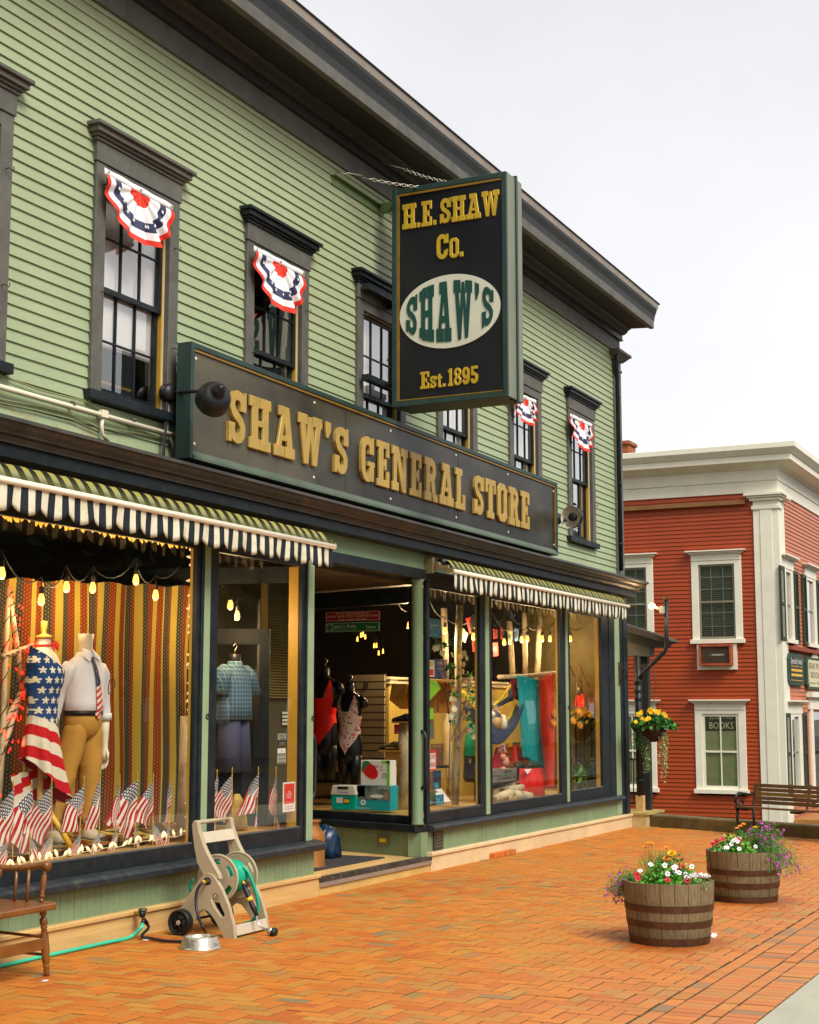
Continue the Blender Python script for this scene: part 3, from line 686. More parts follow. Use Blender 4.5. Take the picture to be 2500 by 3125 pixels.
# ================================================================ SIGNS
GOLD = M('raised gold letter', (.44, .30, .075), .45, .22, 6, .12, 40, metal=.15, dirt=(.42, .22, .02), dirtamt=.6, dscale=6)
GOLDL = M('gold moulding', (.22, .125, .015), .4, .2, 6, .1)
def G(ch):
    R = rect; sp = [R(.52,.62,.62,.98), R(.40,.62,.62,.70)]
    if ch == 'H': return .80, [R(0,0,.385,.21), R(.415,0,.80,.21), R(0,.79,.385,1), R(.415,.79,.8,1), R(.09,.1,.31,.9), R(.49,.1,.71,.9), R(.2,.44,.6,.56)], []
    if ch == 'A': return .82, [R(0,0,.39,.22), R(.43,0,.82,.22), [(.09,.15),(.25,.15),(.45,.9),(.33,1)], [(.53,.15),(.74,.15),(.57,1),(.33,1)], R(.17,.80,.57,1), R(.2,.32,.6,.43)], []
    if ch == 'W': return 1.0, [R(0,.79,.37,1), R(.63,.79,1,1), [(.07,.85),(.27,.85),(.40,0),(.24,0)], [(.24,0),(.40,0),(.57,.97),(.44,.97)], [(.44,.97),(.57,.97),(.77,0),(.61,0)], [(.61,0),(.77,0),(.94,.85),(.74,.85)]], []
    S = [(.51,.66),(.49,.80),(.42,.88),(.31,.905),(.20,.88),(.13,.80),(.12,.68),(.19,.57),(.42,.44),(.50,.33),(.49,.20),(.42,.12),(.31,.095),(.20,.12),(.13,.20),(.11,.34)]
    if ch == 'S': return .62, stroke(S, .175)+sp+[R(0,.02,.10,.38), R(0,.30,.22,.38)], []
    C = [(.52,.66),(.49,.80),(.41,.885),(.31,.905),(.20,.87),(.12,.76),(.105,.5),(.12,.24),(.20,.13),(.31,.095),(.41,.115),(.49,.20),(.52,.34)]
    if ch == 'C': return .62, stroke(C, .175)+sp+[R(.53,.30,.62,.38)], []
    if ch == 'G': return .66, stroke(C, .175)+sp+[R(.34,.36,.66,.46), R(.44,.04,.62,.40)], []
    if ch == 'E': return .62, [R(.09,.1,.30,.9), R(0,.84,.60,1), R(.47,.66,.60,1), R(0,0,.60,.16), R(.47,0,.60,.36), R(.28,.44,.42,.56), R(.37,.37,.46,.63)], []
    if ch == 'L': return .60, [R(.09,.1,.30,.9), R(0,.82,.40,1), R(0,0,.58,.16), R(.45,0,.58,.38)], []
    if ch == 'N': return .80, [R(0,.80,.30,1), R(.47,.8,.80,1), R(.08,.1,.22,.9), R(.57,.0,.71,.9), [(.10,1),(.32,1),(.71,0),(.52,0)], R(0,0,.32,.2)], []
    if ch == 'R': return .74, [R(.09,.1,.30,.9), R(0,0,.38,.2), R(0,.82,.45,1)]+stroke([(.25,.905),(.42,.90),(.52,.85),(.56,.73),(.52,.60),(.42,.54),(.25,.535)], .18)+[[(.34,.52),(.54,.55),(.63,.18),(.74,.18),(.74,0),(.47,0)]], []
    if ch == 'T': return .66, [R(0,.84,.66,1), R(0,.64,.12,1), R(.54,.64,.66,1), R(.22,.1,.44,.9), R(.12,0,.54,.18)], []
    if ch in 'Oo': return .62, [[(.16,0),(.46,0),(.62,.14),(.62,.86),(.46,1),(.16,1),(0,.86),(0,.14)]], [[(.26,.18),(.36,.18),(.41,.24),(.41,.76),(.36,.82),(.26,.82),(.21,.76),(.21,.24)]]
    if ch == "'": return .26, [[(.03,.80),(.03,1),(.24,1),(.24,.82),(.12,.66),(.06,.66)]], []
    if ch == '.': return .20, [R(0,0,.18,.2)], []
    if ch == ' ': return .42, [], []
    if ch == '1': return .36, [R(.09,.05,.28,1), R(0,0,.36,.15), R(0,.78,.2,.90)], []
    if ch == '8': return .54, [circ(.27,.73,.25,20,.27), circ(.27,.27,.27,20,.27)], [circ(.27,.735,.085,12,.12), circ(.27,.265,.10,12,.13)]
    if ch == '9': return .54, [circ(.27,.66,.27,22,.34)]+stroke([(.44,.66),(.43,.3),(.36,.14),(.24,.10),(.12,.16)], .18)+[circ(.12,.22,.10,12)], [circ(.27,.67,.085,14,.17)]
    if ch == '5': return .52, [R(.05,.84,.48,1), R(.05,.5,.2,.95)]+stroke([(.1,.56),(.25,.58),(.39,.50),(.42,.34),(.38,.17),(.25,.10),(.10,.17)], .18)+[circ(.11,.23,.10,12)], []
    if ch == 's': return .62, stroke(S, .21)+sp+[R(0,.02,.10,.38), R(0,.30,.22,.38)], []
    if ch == 't': return .50, [R(.12,.08,.33,1.1), R(0,.72,.48,.88), R(.12,0,.44,.16)], []
def word(txt, O, X, Y, h, width, t, mat, parent, lows='', lowh=.66, gap=.07, bev=0, warp=None, name='letter'):
    x = 0; items = []
    for ch in txt:
        wd, ad, sb = G(ch); k = lowh if ch in lows else 1.0
        items.append((ch, x, ad, sb, k)); x += wd*(k if k != 1 else 1)+gap*(k if ch != ' ' else 0)
    tot = x-gap; sx = width/tot; O, X, Y = V(O), V(X), V(Y); out = []
    for ch, x0, ad, sb, k in items:
        if ch == ' ': continue
        def f(p):
            a, b = (x0+p[0]*k)*sx, p[1]*k*h
            return warp(a/width, b/h) if warp else (a, b)
        dens = (lambda q: [((q[i][0]*(1-j/4)+q[(i+1) % len(q)][0]*j/4), (q[i][1]*(1-j/4)+q[(i+1) % len(q)][1]*j/4)) for i in range(len(q)) for j in range(4)]) if warp else (lambda q: q)
        mb = MB().flat([[f(p) for p in dens(q)] for q in ad], [[f(p) for p in dens(q)] for q in sb], O, X, Y, t)
        out.append(mb.build(name, mat, parent, bev=bev, weld=True))
    return out
# --- long signboard over the shop windows
YF = 6.665; SX0, SX1, SZ0, SZ1 = 9.742, 18.03, 3.635, 4.575
sb = thing('signboard', ((SX0+SX1)/2, 6.75, SZ0), 'long weathered dark signboard with raised gold slab letters above the shop cornice', 'shop sign')
k = NT('weathered sign panel'); p = k.pos(); q = k.xyz(p)
n1 = k.noise(k.comb(k.m('MULTIPLY', q[0], .6), q[1], k.m('MULTIPLY', q[2], .8)), 1.6, 5, .6); n2 = k.noise(k.comb(k.m('MULTIPLY', q[0], 12.0), 0, k.m('MULTIPLY', q[2], .9)), 3, 4)
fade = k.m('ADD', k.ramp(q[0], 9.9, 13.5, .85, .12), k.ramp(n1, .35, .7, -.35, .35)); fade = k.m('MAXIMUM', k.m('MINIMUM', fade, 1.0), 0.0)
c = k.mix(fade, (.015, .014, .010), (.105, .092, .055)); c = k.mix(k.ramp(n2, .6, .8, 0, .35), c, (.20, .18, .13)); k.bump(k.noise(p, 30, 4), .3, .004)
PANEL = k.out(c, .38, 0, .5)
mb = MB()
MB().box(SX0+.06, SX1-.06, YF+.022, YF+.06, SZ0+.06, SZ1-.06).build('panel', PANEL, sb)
fr = MB(); DG = M('dark green frame paint', (.020, .045, .038), .45, .2, 5, .25, 30)
fr.box(SX0, SX0+.045, YF-.003, YF+.14, SZ0, SZ1); fr.box(SX1-.045, SX1, YF-.003, YF+.14, SZ0, SZ1); fr.box(SX0+.046, SX1-.046, YF, YF+.14, SZ1-.045, SZ1)
fr.build('frame', DG, sb, bev=.004)
mb = MB(); prof_x(mb, [(YF+.14, SZ0), (YF-.012, SZ0), (YF-.012, SZ0+.02), (YF+.021, SZ0+.07), (YF+.14, SZ0+.07)], SX0+.046, SX1-.046); mb.build('frame_bottom_rail', M('grey green rail', (.080, .110, .078), .5), sb)
gm = MB(); gm.box(SX0+.047, SX1-.047, YF+.006, YF+.02, SZ1-.068, SZ1-.052); gm.box(SX1-.075, SX1-.047, YF+.006, YF+.02, SZ0+.09, SZ1-.076); gm.build('gold_moulding', GOLDL, sb)
for x in (SX0+.09, 11.75, 13.3, 14.9, 16.4, SX1-.1):
    for z in (SZ0+.13, SZ1-.12): MB().lathe([(.012, YF+.016), (.012, YF+.022)], (x, 0, z), 8, 'y').build('screw_cap', WHITE, sb)
for x in (12.35, 14.95): MB().box(x, x+.006, YF+.0205, YF+.022, SZ0+.09, SZ1-.08).build('panel_seam', BLACK, sb)
LX, LY = V((1, 0, 0)), V((0, 0, 1))
Lz = 3.855; Lh = .455
wa = W(705.8, 1300, 'y', YF-.03).x; wb = W(1069.5, 1400, 'y', YF-.03).x; wc = W(1108.7, 1400, 'y', YF-.03).x; wd_ = W(1427.5, 1500, 'y', YF-.03).x; we = W(1453.6, 1500, 'y', YF-.03).x; wf = W(1623, 1550, 'y', YF-.03).x
for t_, a, b in (("SHAW'S", wa, wb), ("GENERAL", wc, wd_), ("STORE", we, wf)): word(t_, (a, YF+.021, Lz), LX, LY, Lh, b-a, .030, GOLD, sb, gap=.15, bev=.006)
for x in (10.4, 13.0, 15.6, 17.6): MB().bar((x, YF+.13, SZ1-.2), (x, 6.93, SZ1-.2), .03, .05).build('mount', BLACK, sb)
# --- hanging sign
HX, HT = 13.3, .40; HY0, HY1, HZ0, HZ1 = 6.675, 5.41, 4.69, 6.965
hs = thing('hanging_sign', (HX+HT/2, 6.05, HZ0), 'tall black hanging sign with gold letters and a white oval, hung out over the pavement', 'hanging sign')
NIGHT = M('black sign face', (.007, .008, .012), .35, .3, 3, .15, 30)
MB().box(HX+.02, HX+HT-.02, HY1+.055, HY0-.055, HZ0+.055, HZ1-.055).build('panel', NIGHT, hs)
fr = MB()
fr.box(HX, HX+.13, HY1, HY1+.055, HZ0, HZ1); fr.box(HX, HX+.2, HY0-.055, HY0, HZ0, HZ1)
fr.box(HX, HX+.2, HY1+.056, HY0-.056, HZ0, HZ0+.055); fr.box(HX, HX+.2, HY1+.056, HY0-.056, HZ1-.055, HZ1)
fr.build('frame', DG, hs, bev=.005)
SIDE = M('grey green sign edge', (.18, .20, .14), .5, .12, 4, .2, 30, dirt=(.12, .13, .08), dirtamt=.4)
mb = MB(); mb.box(HX+.022, HX+.215, HY1-.004, HY1+.02, HZ0+.004, HZ1-.004); mb.box(HX+.25, HX+HT, HY1-.004, HY1+.02, HZ0+.004, HZ1-.004); mb.build('edge_board', SIDE, hs, bev=.004)
MB().box(HX+.216, HX+.249, HY1-.022, HY1+.03, HZ0-.02, HZ1+.02).build('edge_batten', DG, hs, bev=.004)
mb = MB(); mb.box(HX+.2, HX+HT, HY1+.03, HY0-.02, HZ0+.003, HZ0+.03); mb.box(HX+.2, HX+HT, HY1+.03, HY0-.02, HZ1-.03, HZ1-.003); mb.build('case', DG, hs)
gm = MB(); a = .06; b_ = .082
gm.box(HX+.004, HX+.018, HY0-b_, HY0-a, HZ0+a, HZ1-a); gm.box(HX+.004, HX+.018, HY1+a, HY0-b_-.001, HZ1-b_, HZ1-a); gm.box(HX+.004, HX+.018, HY1+a, HY0-b_-.001, HZ0+a, HZ0+.072)
gm.build('gold_moulding', GOLDL, hs)
FX, FY = V((0, -1, 0)), V((0, 0, 1)); GB = M('bright gold letter', (.55, .36, .03), .38, .12, 8, .15, 40, metal=.2)
ow = lambda y, z: (HX+.0195, y, z)
word('H.E.', ow(6.560, 6.525), FX, FY, .265, .385, .018, GB, hs, gap=.05, bev=.004); word('SHAW', ow(6.135, 6.525), FX, FY, .265, .645, .018, GB, hs, gap=.05, bev=.004)
word('Co.', ow(6.178, 6.155), FX, FY, .265, .30, .018, GB, hs, lows='o', lowh=.78, bev=.004)
word('Est.', ow(6.36, 4.85), FX, FY, .175, .28, .016, GB, hs, lows='st', lowh=.70, gap=.05, bev=.003); word('1895', ow(6.055, 4.85), FX, FY, .18, .325, .016, GB, hs, gap=.06, bev=.003)
ov = MB().flat([circ(0, 0, .55, 64, .375)], [], (HX+.0195, 6.038, 5.615), FX, FY, .012); ov.build('oval', M('off white oval', (.62, .62, .50), .4, .05), hs)
def wp(u, v):
    a = (u-.5)*.955; hh = .385*sqrt(max(.05, 1-(a/.565)**2))*.82
    return a, (v-.5)*2*hh*(.98 if .18 < u < .8 else .92)
word("SHAW'S", (HX+.006, 6.035, 5.615), FX, FY, 1, 1, .006, M('bottle green letter', (.01, .06, .05), .4, .05), hs, gap=.13, warp=wp)
# brackets, chains
OLV = M('olive painted steel', (.10, .16, .05), .45, .2, 5, .1); CHN = M('galvanised chain', (.5, .47, .38), .35, .2, 20, .1, metal=.8)
mb = MB(); mb.box(12.47, 13.60, 6.875, 6.925, 6.885, 6.892); mb.box(12.47, 13.60, 6.918, 6.925, 6.80, 6.884); mb.build('wall_angle', OLV, hs, bev=.002)
MB().bar((13.50, 6.90, 6.86), (13.50, HY0-.02, 6.86), .05, .10).build('arm', OLV, hs)
for z in (5.83, 4.99): MB().bar((13.62, 6.90, z), (13.55, HY0-.02, z), .03, .05).build('arm', BLACK, hs)
for z in (5.86, 4.93): MB().box(13.0, 13.98, 6.78, 6.86, z, z+.06).build('cross_bar', NAVY, hs)
def chain(a, b, sag, n, name='chain'):
    a, b = V(a), V(b); mb = MB()
    for i in range(n):
        t0, t1 = i/n, (i+1)/n
        p = a.lerp(b, t0)-V((0, 0, sag*4*t0*(1-t0))); q = a.lerp(b, t1)-V((0, 0, sag*4*t1*(1-t1)))
        d = (q-p); L = d.length; d.normalize(); s = d.cross(V((0, 0, 1))).normalized()
        if i % 2: s = d.cross(s)
        pts = []
        for g in range(10):
            an = g*pi/5; pts.append((p+q)/2 + d*cos(an)*L*.66 + s*sin(an)*.014)
        mb.tube(pts, .0045, 5, closed=True)
    return mb.build(name, CHN, hs, smooth=True)
ch0 = V((12.52, 6.90, 6.93)); ht = V((13.4, 6.32, HZ1))
mid = ch0.lerp(ht, .35)-V((0, 0, .01))
MB().tube([ch0, ch0.lerp(mid, .25), ch0.lerp(mid, .3)+V((0, -.02, .012)), ch0.lerp(mid, .75)+V((0, -.02, .012)), ch0.lerp(mid, .8), mid], .006, 6).build('turnbuckle', CHN, hs, smooth=True)
chain(mid, ht, .012, 16)
c2 = W(1165, 497, 'y', 6.80); h2 = V((13.45, 5.95, HZ1)); m2 = c2.lerp(h2, .25)
MB().tube([c2, m2], .006, 6).build('turnbuckle', CHN, hs, smooth=True); chain(m2, h2, .03, 22)
c3 = V((14.9, 6.84, 7.28)); chain(c3, h2+V((.1, .05, 0)), .03, 30)
# --- gooseneck lamps at each end of the long sign
def goose(name, p0, p1, label, hood=BLACK, inner=None, rr=.135):
    p0, p1 = V(p0), V(p1); o = thing(name, p0, label, 'sign lamp', 'gooseneck lamps lighting the long sign')
    MB().lathe([(.03, -.06), (.06, -.05), (.078, -.02), (.078, .02), (.07, .035), (.03, .05)], p0, 14, 'y').build('wall_box', BLACK, o, smooth=True)
    d = p1-p0; e = p0+V((0, -.09, 0))
    MB().tube([p0, e, e.lerp(p1, .3), e.lerp(p1, .7), p1], .0145, 8).build('arm', BLACK, o, smooth=True)
    return o
def hood(o, apex, axis, r, L, mat, inm):
    axis = V(axis).normalized(); a = axis.orthogonal().normalized(); b = axis.cross(a); apex = V(apex)
    def ring(mb, prof, m=0):
        i0 = len(mb.v); n = 28
        for rr, h in prof:
            for k in range(n): g = 2*pi*k/n; mb.v.append(apex+axis*h+(a*cos(g)+b*sin(g))*rr)
        for i in range(len(prof)-1):
            for k in range(n):
                A = i0+i*n; B = A+n; mb.f.append((A+k, A+(k+1) % n, B+(k+1) % n, B+k)); mb.m.append(m); mb.u.append(None)
    mb = MB(); ring(mb, [(0, -.07), (.025, -.07), (.03, -.03), (.045, -.028), (.048, 0), (.05, .022), (.072, .026), (r*.72, .042), (r*.86, .062), (r*.95, .092), (r*.985, .125), (r, L)])
    ring(mb, [(r*.985, L), (r*.96, .125), (r*.92, .094), (r*.7, .05), (.03, .03), (0, .03)], 1)
    mb.build('shade', [mat, inm], o, smooth=True)
    return ring
p0 = W(512, 1200, 'y', 6.90); gl = goose('gooseneck_lamp', p0, W(660, 1192, 'y', 6.26), 'black gooseneck lamp with its domed shade turned away, left of the long gold-lettered sign')
ENM = M('white enamel', (.70, .68, .55), .3, .05, 4, .02)
hood(gl, W(668, 1193, 'y', 6.24), V((.55, .72, -.30)), .138, .17, BLACK, ENM)
MB().tube([p0+V((0, 0, -.05)), p0+V((.0, -.01, -.18)), p0+V((-.005, -.0, -.3)), p0+V((.05, -.03, -.42)), p0+V((.10, 0, -.47))], .012, 8).build('cable', M('grey cable', (.2, .2, .16), .5), gl, smooth=True)
MB().bar(p0+V((-.0, 0, -.02)), p0+V((-.13, -.06, -.58)), .02, .03).build('stay', BLACK, gl)
p0 = V((18.30, 6.78, 4.145)); gr_ = goose('gooseneck_lamp', p0, W(1728, 1590, 'y', 6.45), 'gooseneck lamp with its pale shade open to view past the long sign')
ap = W(1762, 1582, 'y', 6.45); rg = hood(gr_, ap, V((-.83, .15, .0)), .145, .17, BLACK, ENM)
MB().lathe([(0, -.0), (.05, -.0), (.055, -.06), (.03, -.07)], ap+V((-.09, .015, 0)), 16, 'x').build('lamp_socket', BLACK, gr_, smooth=True)
MB().lathe([(.035, -.005), (.03, -.03), (.0, -.04)], ap+V((-.12, .02, 0)), 14, 'x').build('bulb', OCHRE, gr_, smooth=True)
# --- white conduit and cables on the wall, left
cd_ = thing('conduit_pipe', (8.3, 6.9, 3.75), 'white painted conduit pipe running along the clapboards under the first full window', 'pipe')
PIPEW = M('cream pipe paint', (.72, .66, .48), .5, .06, 5, .1)
pa, pb = W(-60, 1163, 'y', 6.88), W(535, 1329, 'y', 6.88)
mb = MB().tube([pa, pb], .018, 10); mb.build('pipe', PIPEW, cd_, smooth=True)
for sx in (222, 405): q = W(sx, 1172+sx*.274, 'y', 6.88); MB().lathe([(.022, -.012), (.022, .012)], q, 12, 'x').build('clip', TRIM, cd_)
q = W(314, 1265, 'y', 6.88); MB().box(q.x-.035, q.x+.035, 6.85, 6.90, q.z-.03, q.z+.03).build('junction_box', PIPEW, cd_, bev=.006)
MB().tube([q, W(310, 1300, 'y', 6.88), W(312, 1325, 'y', 6.88), W(328, 1345, 'y', 6.9)], .015, 8).build('pipe_drop', PIPEW, cd_, smooth=True)
CBL = M('old painted cable', (.22, .22, .10), .6)
for i, pts in enumerate(([(-30, 1132), (120, 1190), (260, 1225), (345, 1270), (500, 1325)], [(-30, 1212), (120, 1240), (210, 1262), (300, 1305), (420, 1322), (520, 1345)], [(-30, 1222), (110, 1252), (220, 1280), (300, 1318)])):
    c = MB().tube([W(x, y, 'y', 6.905) for x, y in pts], .006, 6).build('wall_cable', CBL, smooth=True)
    tag(c, ['thin painted cable above the white conduit on the clapboards', 'thin cable looping below the white conduit toward the big sign', 'lowest of the three old cables, just above the shop cornice'][i], 'cable', 'cables on the wall beside the long sign')
# ================================================================ AWNINGS, BUNTING
def awn_mat():
    k = NT('striped awning canvas'); u, v = k.uv(); p = k.pos()
    st = k.m('GREATER_THAN', k.m('FRACT', u), .5)
    wh = k.mix(k.ramp(k.noise(p, 9, 4, .7), .45, .75, 0, .6), (.70, .66, .50), (.42, .38, .16))
    c = k.mix(st, wh, (.018, .022, .03))
    # moss stain: on the whole rolled upper face and along the scalloped hem
    ms = k.m('MAXIMUM', k.ramp(v, 1.02, 1.5), k.ramp(k.m('ADD', v, k.m('MULTIPLY', k.noise(p, 14, 3), .25)), .22, .06))
    mossw = k.mix(st, (.27, .24, .024), (.007, .008, .006))
    c = k.mix(k.m('MULTIPLY', ms, .93), c, mossw)
    low = k.m('MULTIPLY', k.ramp(v, 1.55, 1.15), k.m('GREATER_THAN', v, 1.0)); c = k.mix(k.m('MULTIPLY', low, .85), c, (.06, .065, .008))
    k.bump(k.noise(p, 120, 2), .2, .002); return k.out(c, .85, 0, .2)
AWN = awn_mat()
ALU = M('cream awning bar', (.80, .74, .58), .4, .05, 5, .05)
def awning(name, x0, x1, n, label, yb=6.58, zb=3.145, sc=.195):
    o = thing(name, ((x0+x1)/2, 6.8, 3.2), label, 'awning', 'striped awnings over the shop windows')
    MB().tube([(x0-.03, yb, zb), (x1+.03, yb, zb)], .024, 12).build('front_bar', ALU, o, smooth=True)
    mb = MB(); L = x1-x0; NU = n*12
    def fn(u, v):                                    # v 0 hem ... 1 bar ... 2 roller
        x = x0+L*u; ph = u*n/2*2*pi
        if v < .5:
            t = v/.5; s = abs(sin(u*n/2*pi))**.8
            hem = zb-.012-sc*(.72+.28*(1-s*0)-.30*(1-s)) ; wob = .010*sin(ph*1.0+1.3*sin(u*40))*(1-t)+.012*noise.noise(V((x*2.2, t, 0)))
            return (x, yb+.006+wob, hem+(zb+.01-hem)*t)
        t = (v-.5)/.5; return (x, yb+.006+.10*t, zb+.012+.115*sin(t*pi/2)+.008*abs(sin(ph/2)))
    mb.grid(fn, NU, 10); 
    mb.u = [None if u is None else [(a*n, b*2) for a, b in u] for u in mb.u]
    mb.build('canvas', AWN, o, smooth=True, solid=.003, weld=True)
    MB().tube([(x0, 6.74, 3.25), (x1, 6.74, 3.25)], .045, 12).build('roller', BLACK, o, smooth=True)
    for x, s in ((x0-.05, -1), (x1+.04, 1)):
        b = MB(); b.box(x-.02, x+.02, 6.62, 6.90, 3.17, 3.21); b.box(x-.025, x+.025, 6.80, 6.90, 3.13, 3.30); b.lathe([(.03, -.03), (.03, .03)], (x, 6.75, 3.22), 10, 'x'); b.box(x-.015, x+.015, 6.57, 6.66, 3.12, 3.18)
        b.build('bracket', M('tarnished brass', (.32, .25, .12), .4, .2, metal=.5), o, bev=.004)
    return o
awning('awning', 5.4, 11.93, 47, 'longer black and cream striped awning with mossy scalloped edge over the flag window')
awning('awning', 14.62, 20.62, 43, 'shorter black and cream striped awning over the three windows right of the doorway')
# bunting fans
BR, BWh, BN = M('bunting red', (.72, .035, .015), .7, .08, 5, .1), M('bunting white', (.80, .79, .80), .7, .04, 5, .1), M('bunting navy', (.03, .035, .09), .7, .1, 5, .1)
def bunting(xc, w_, h_, ztop, label, tilt=.0, seed=0):
    o = thing('bunting', (xc, 6.86, ztop), label, 'bunting', 'half-round flag bunting on the upper windows')
    mb = MB(); NP = 96
    def fn(u, v):
        th = pi*u; r = v; pl = sin(u*13*pi*1.0+seed)+.4*sin(u*31+seed)
        x = -cos(th)*r*w_/2; z = -sin(th)*r*h_*(1+.04*pl*r)+tilt*x
        return (xc+x+.012*r*cos(u*26+seed), 6.835-.03*r*sin(th)-.034*r*pl*(.35+.65*sin(th))-.01, ztop-.045+z)
    def mf(u, v):
        if v < .30: return 0
        if v < .56: return 1
        if v < .74: return 2
        if v < .90: return 1
        return 0
    mb.grid(fn, NP, 28, mf=mf); mb.build('pleated_cloth', [BR, BWh, BN], o, smooth=True, weld=True)
    hd = MB().grid(lambda u, v: (xc-w_/2*(1-2*u)*1.01, 6.826+.005*sin(u*20), ztop-.05+.05*v+tilt*(u-.5)*w_-.02*sin(pi*u)*0), 20, 2); hd.build('header_tape', BWh, o, smooth=True, solid=.002)
    st = MB()
    for i in range(9):
        u = .08+.84*i/8; c = V(fn(u, .65)); c.y -= .012; tx = V((sin(pi*u), 0, -cos(pi*u)*-1)); X_ = V((1, 0, 0)); Y_ = V((0, 0, 1))
        st = MB().flat([star2(0, 0, .020, u*pi)], [], c, X_, Y_, .001); st.build('star', BWh, o)
    for s in (-1, 0, 1): MB().tube([(xc+s*w_*.46+.009*cos(t*pi/4), 6.815, ztop-.025+tilt*s*w_*.46+.009*sin(t*pi/4)) for t in range(8)], .003, 5, closed=True).build('grommet', GOLDL, o)
    return o
WB = lambda x, y: W(x, y, 'y', 6.84)
def bw(sx0, sy0, sx1, sy1, sby, label, seed):
    a, b = WB(sx0, sy0), WB(sx1, sy1); xc = (a.x+b.x)/2; bot = WB((sx0+sx1)/2, sby)
    zt = (a.z+b.z)/2; bunting(xc, b.x-a.x, zt-bot.z-.02, zt, label, (b.z-a.z)/(b.x-a.x), seed)
bw(316, 512, 524, 627, 738, 'largest of the four red, white and navy half-round buntings, on the window nearest the camera', 0)
bw(772, 750, 926, 830, 942, 'second nearest bunting, on the upper window left of the tall black hanging sign', 1.1)
bw(1563, 1192, 1635, 1222, 1290, 'half-round bunting partly behind the lower right corner of the tall black hanging sign', 2.3)
bw(1738, 1262, 1806, 1295, 1370, 'farthest half-round bunting, on the last upper window before the building corner', 3.0)
# ================================================================ RED BOOKSHOP BUILDING
RX, RY = 31.0, 6.66
rb = thing('red_building', (35, 12, -1), 'two-storey barn red clapboard building with white trim and wide white cornice', 'building')
RDZ = .085
def rowcuts(z, z1, holes, a0, b0):
    segs = [(a0, b0)]
    for (h0, h1, hz0, hz1) in holes:
        if z1 > hz0 and z < hz1: segs = [t for a, b in segs for t in ([(a, b)] if h0 > b or h1 < a else [(a, h0), (h1, b)]) if t[1] > t[0]]
    return segs
wy = [(7.43, 8.49), (9.32, 10.38), (11.6, 12.66)]
holesF = [(a+.05, b-.05, 3.12, 4.78) for a, b in wy]+[(a+.05, b-.05, .03, 1.70) for a, b in wy]
mb = MB(); z = -1.4
while z < 6.25:
    for a, b in rowcuts(z, z+RDZ, holesF, 7.12, 19.0):
        mb.face([(RX-.014, b, z), (RX-.014, a, z), (RX+.002, a, z+RDZ), (RX+.002, b, z+RDZ)]); mb.face([(RX+.004, b, z), (RX+.004, a, z), (RX-.014, a, z), (RX-.014, b, z)])
    z += RDZ
mb.build('clapboard_wall', CLAPR, rb)
sxw = lambda sx, sy=1900: W(sx, sy, 'y', RY).x
sw = [(sxw(2393), sxw(2421)), (sxw(2459, 1900), sxw(2490, 1900))]
lw = (sxw(2410, 2300), sxw(2447, 2300)); stw = (sxw(2478, 2300), 44.0)
holesS = [(a+.05, b-.05, 3.1, 4.68) for a, b in sw]+[(lw[0]+.05, lw[1]-.05, .02, 1.62), (stw[0]+.05, 43.9, -.25, 1.6)]
mb = MB(); z = -1.4
while z < 6.25:
    for a, b in rowcuts(z, z+RDZ, holesS, 31.5, 48.0):
        mb.face([(a, RY-.014, z), (b, RY-.014, z), (b, RY+.002, z+RDZ), (a, RY+.002, z+RDZ)]); mb.face([(a, RY+.004, z), (b, RY+.004, z), (b, RY-.014, z), (a, RY-.014, z)])
    z += RDZ
mb.build('clapboard_wall', clap_mat('barn red with painted-in haze', (.50, .16, .075), (.40, .20, .13), .085), rb)  # hazy reflection on the street side put into the colour as pinker, brighter red
mb = MB(); mb.box(RX+.25, 48, RY+.25, 19, -1.4, 6.9); mb.build('inner_wall', DARKIN, rb)
WT = M('red building white trim', (.80, .755, .62), .5, .04, 3, .12, 30, dirt=(.6, .58, .45), dirtamt=.35)
# entablature
mb = MB(); mb.box(RX-.03, RX+.3, RY-.03, 19, 6.18, 6.42); mb.box(RX+.3, 48, RY-.03, RY+.3, 6.18, 6.42)
mb.box(RX-.05, RX+.3, RY-.05, 19, 6.422, 6.66); mb.box(RX+.3, 48, RY-.05, RY+.3, 6.422, 6.66); mb.build('frieze', WT, rb, bev=.004)
def pyr(mb, o0, z0, o1, z1):
    a = (RX-o0, RY-o0); b = (RX-o1, RY-o1)
    mb.add([(a[0], 19, z0), (a[0], a[1], z0), (48, a[1], z0), (b[0], 19, z1), (b[0], b[1], z1), (48, b[1], z1)], [(0,1,4,3),(1,2,5,4)])
mb = MB(); pyr(mb, .05, 6.66, .10, 6.70); pyr(mb, .10, 6.70, .16, 6.74); pyr(mb, .16, 6.74, .38, 6.78); pyr(mb, .38, 6.78, .385, 6.90); pyr(mb, .385, 6.90, .41, 6.91); pyr(mb, .41, 6.91, .45, 6.96); pyr(mb, .45, 6.96, .50, 7.02); pyr(mb, .50, 7.02, .50, 7.12); pyr(mb, .50, 7.12, .0, 7.22)
mb.build('cornice', WT, rb)
mb = MB(); mb.add([(RX-.5, RY-.5, 7.121), (48, RY-.5, 7.121), (48, 19, 7.121), (RX-.5, 19, 7.121), (RX+4, 13, 7.9), (48, 13, 7.9)], [(0,1,5,4),(1,2,5),(2,3,4,5),(3,0,4)]); mb.build('roof', M('grey roof', (.12, .12, .11), .8), rb)
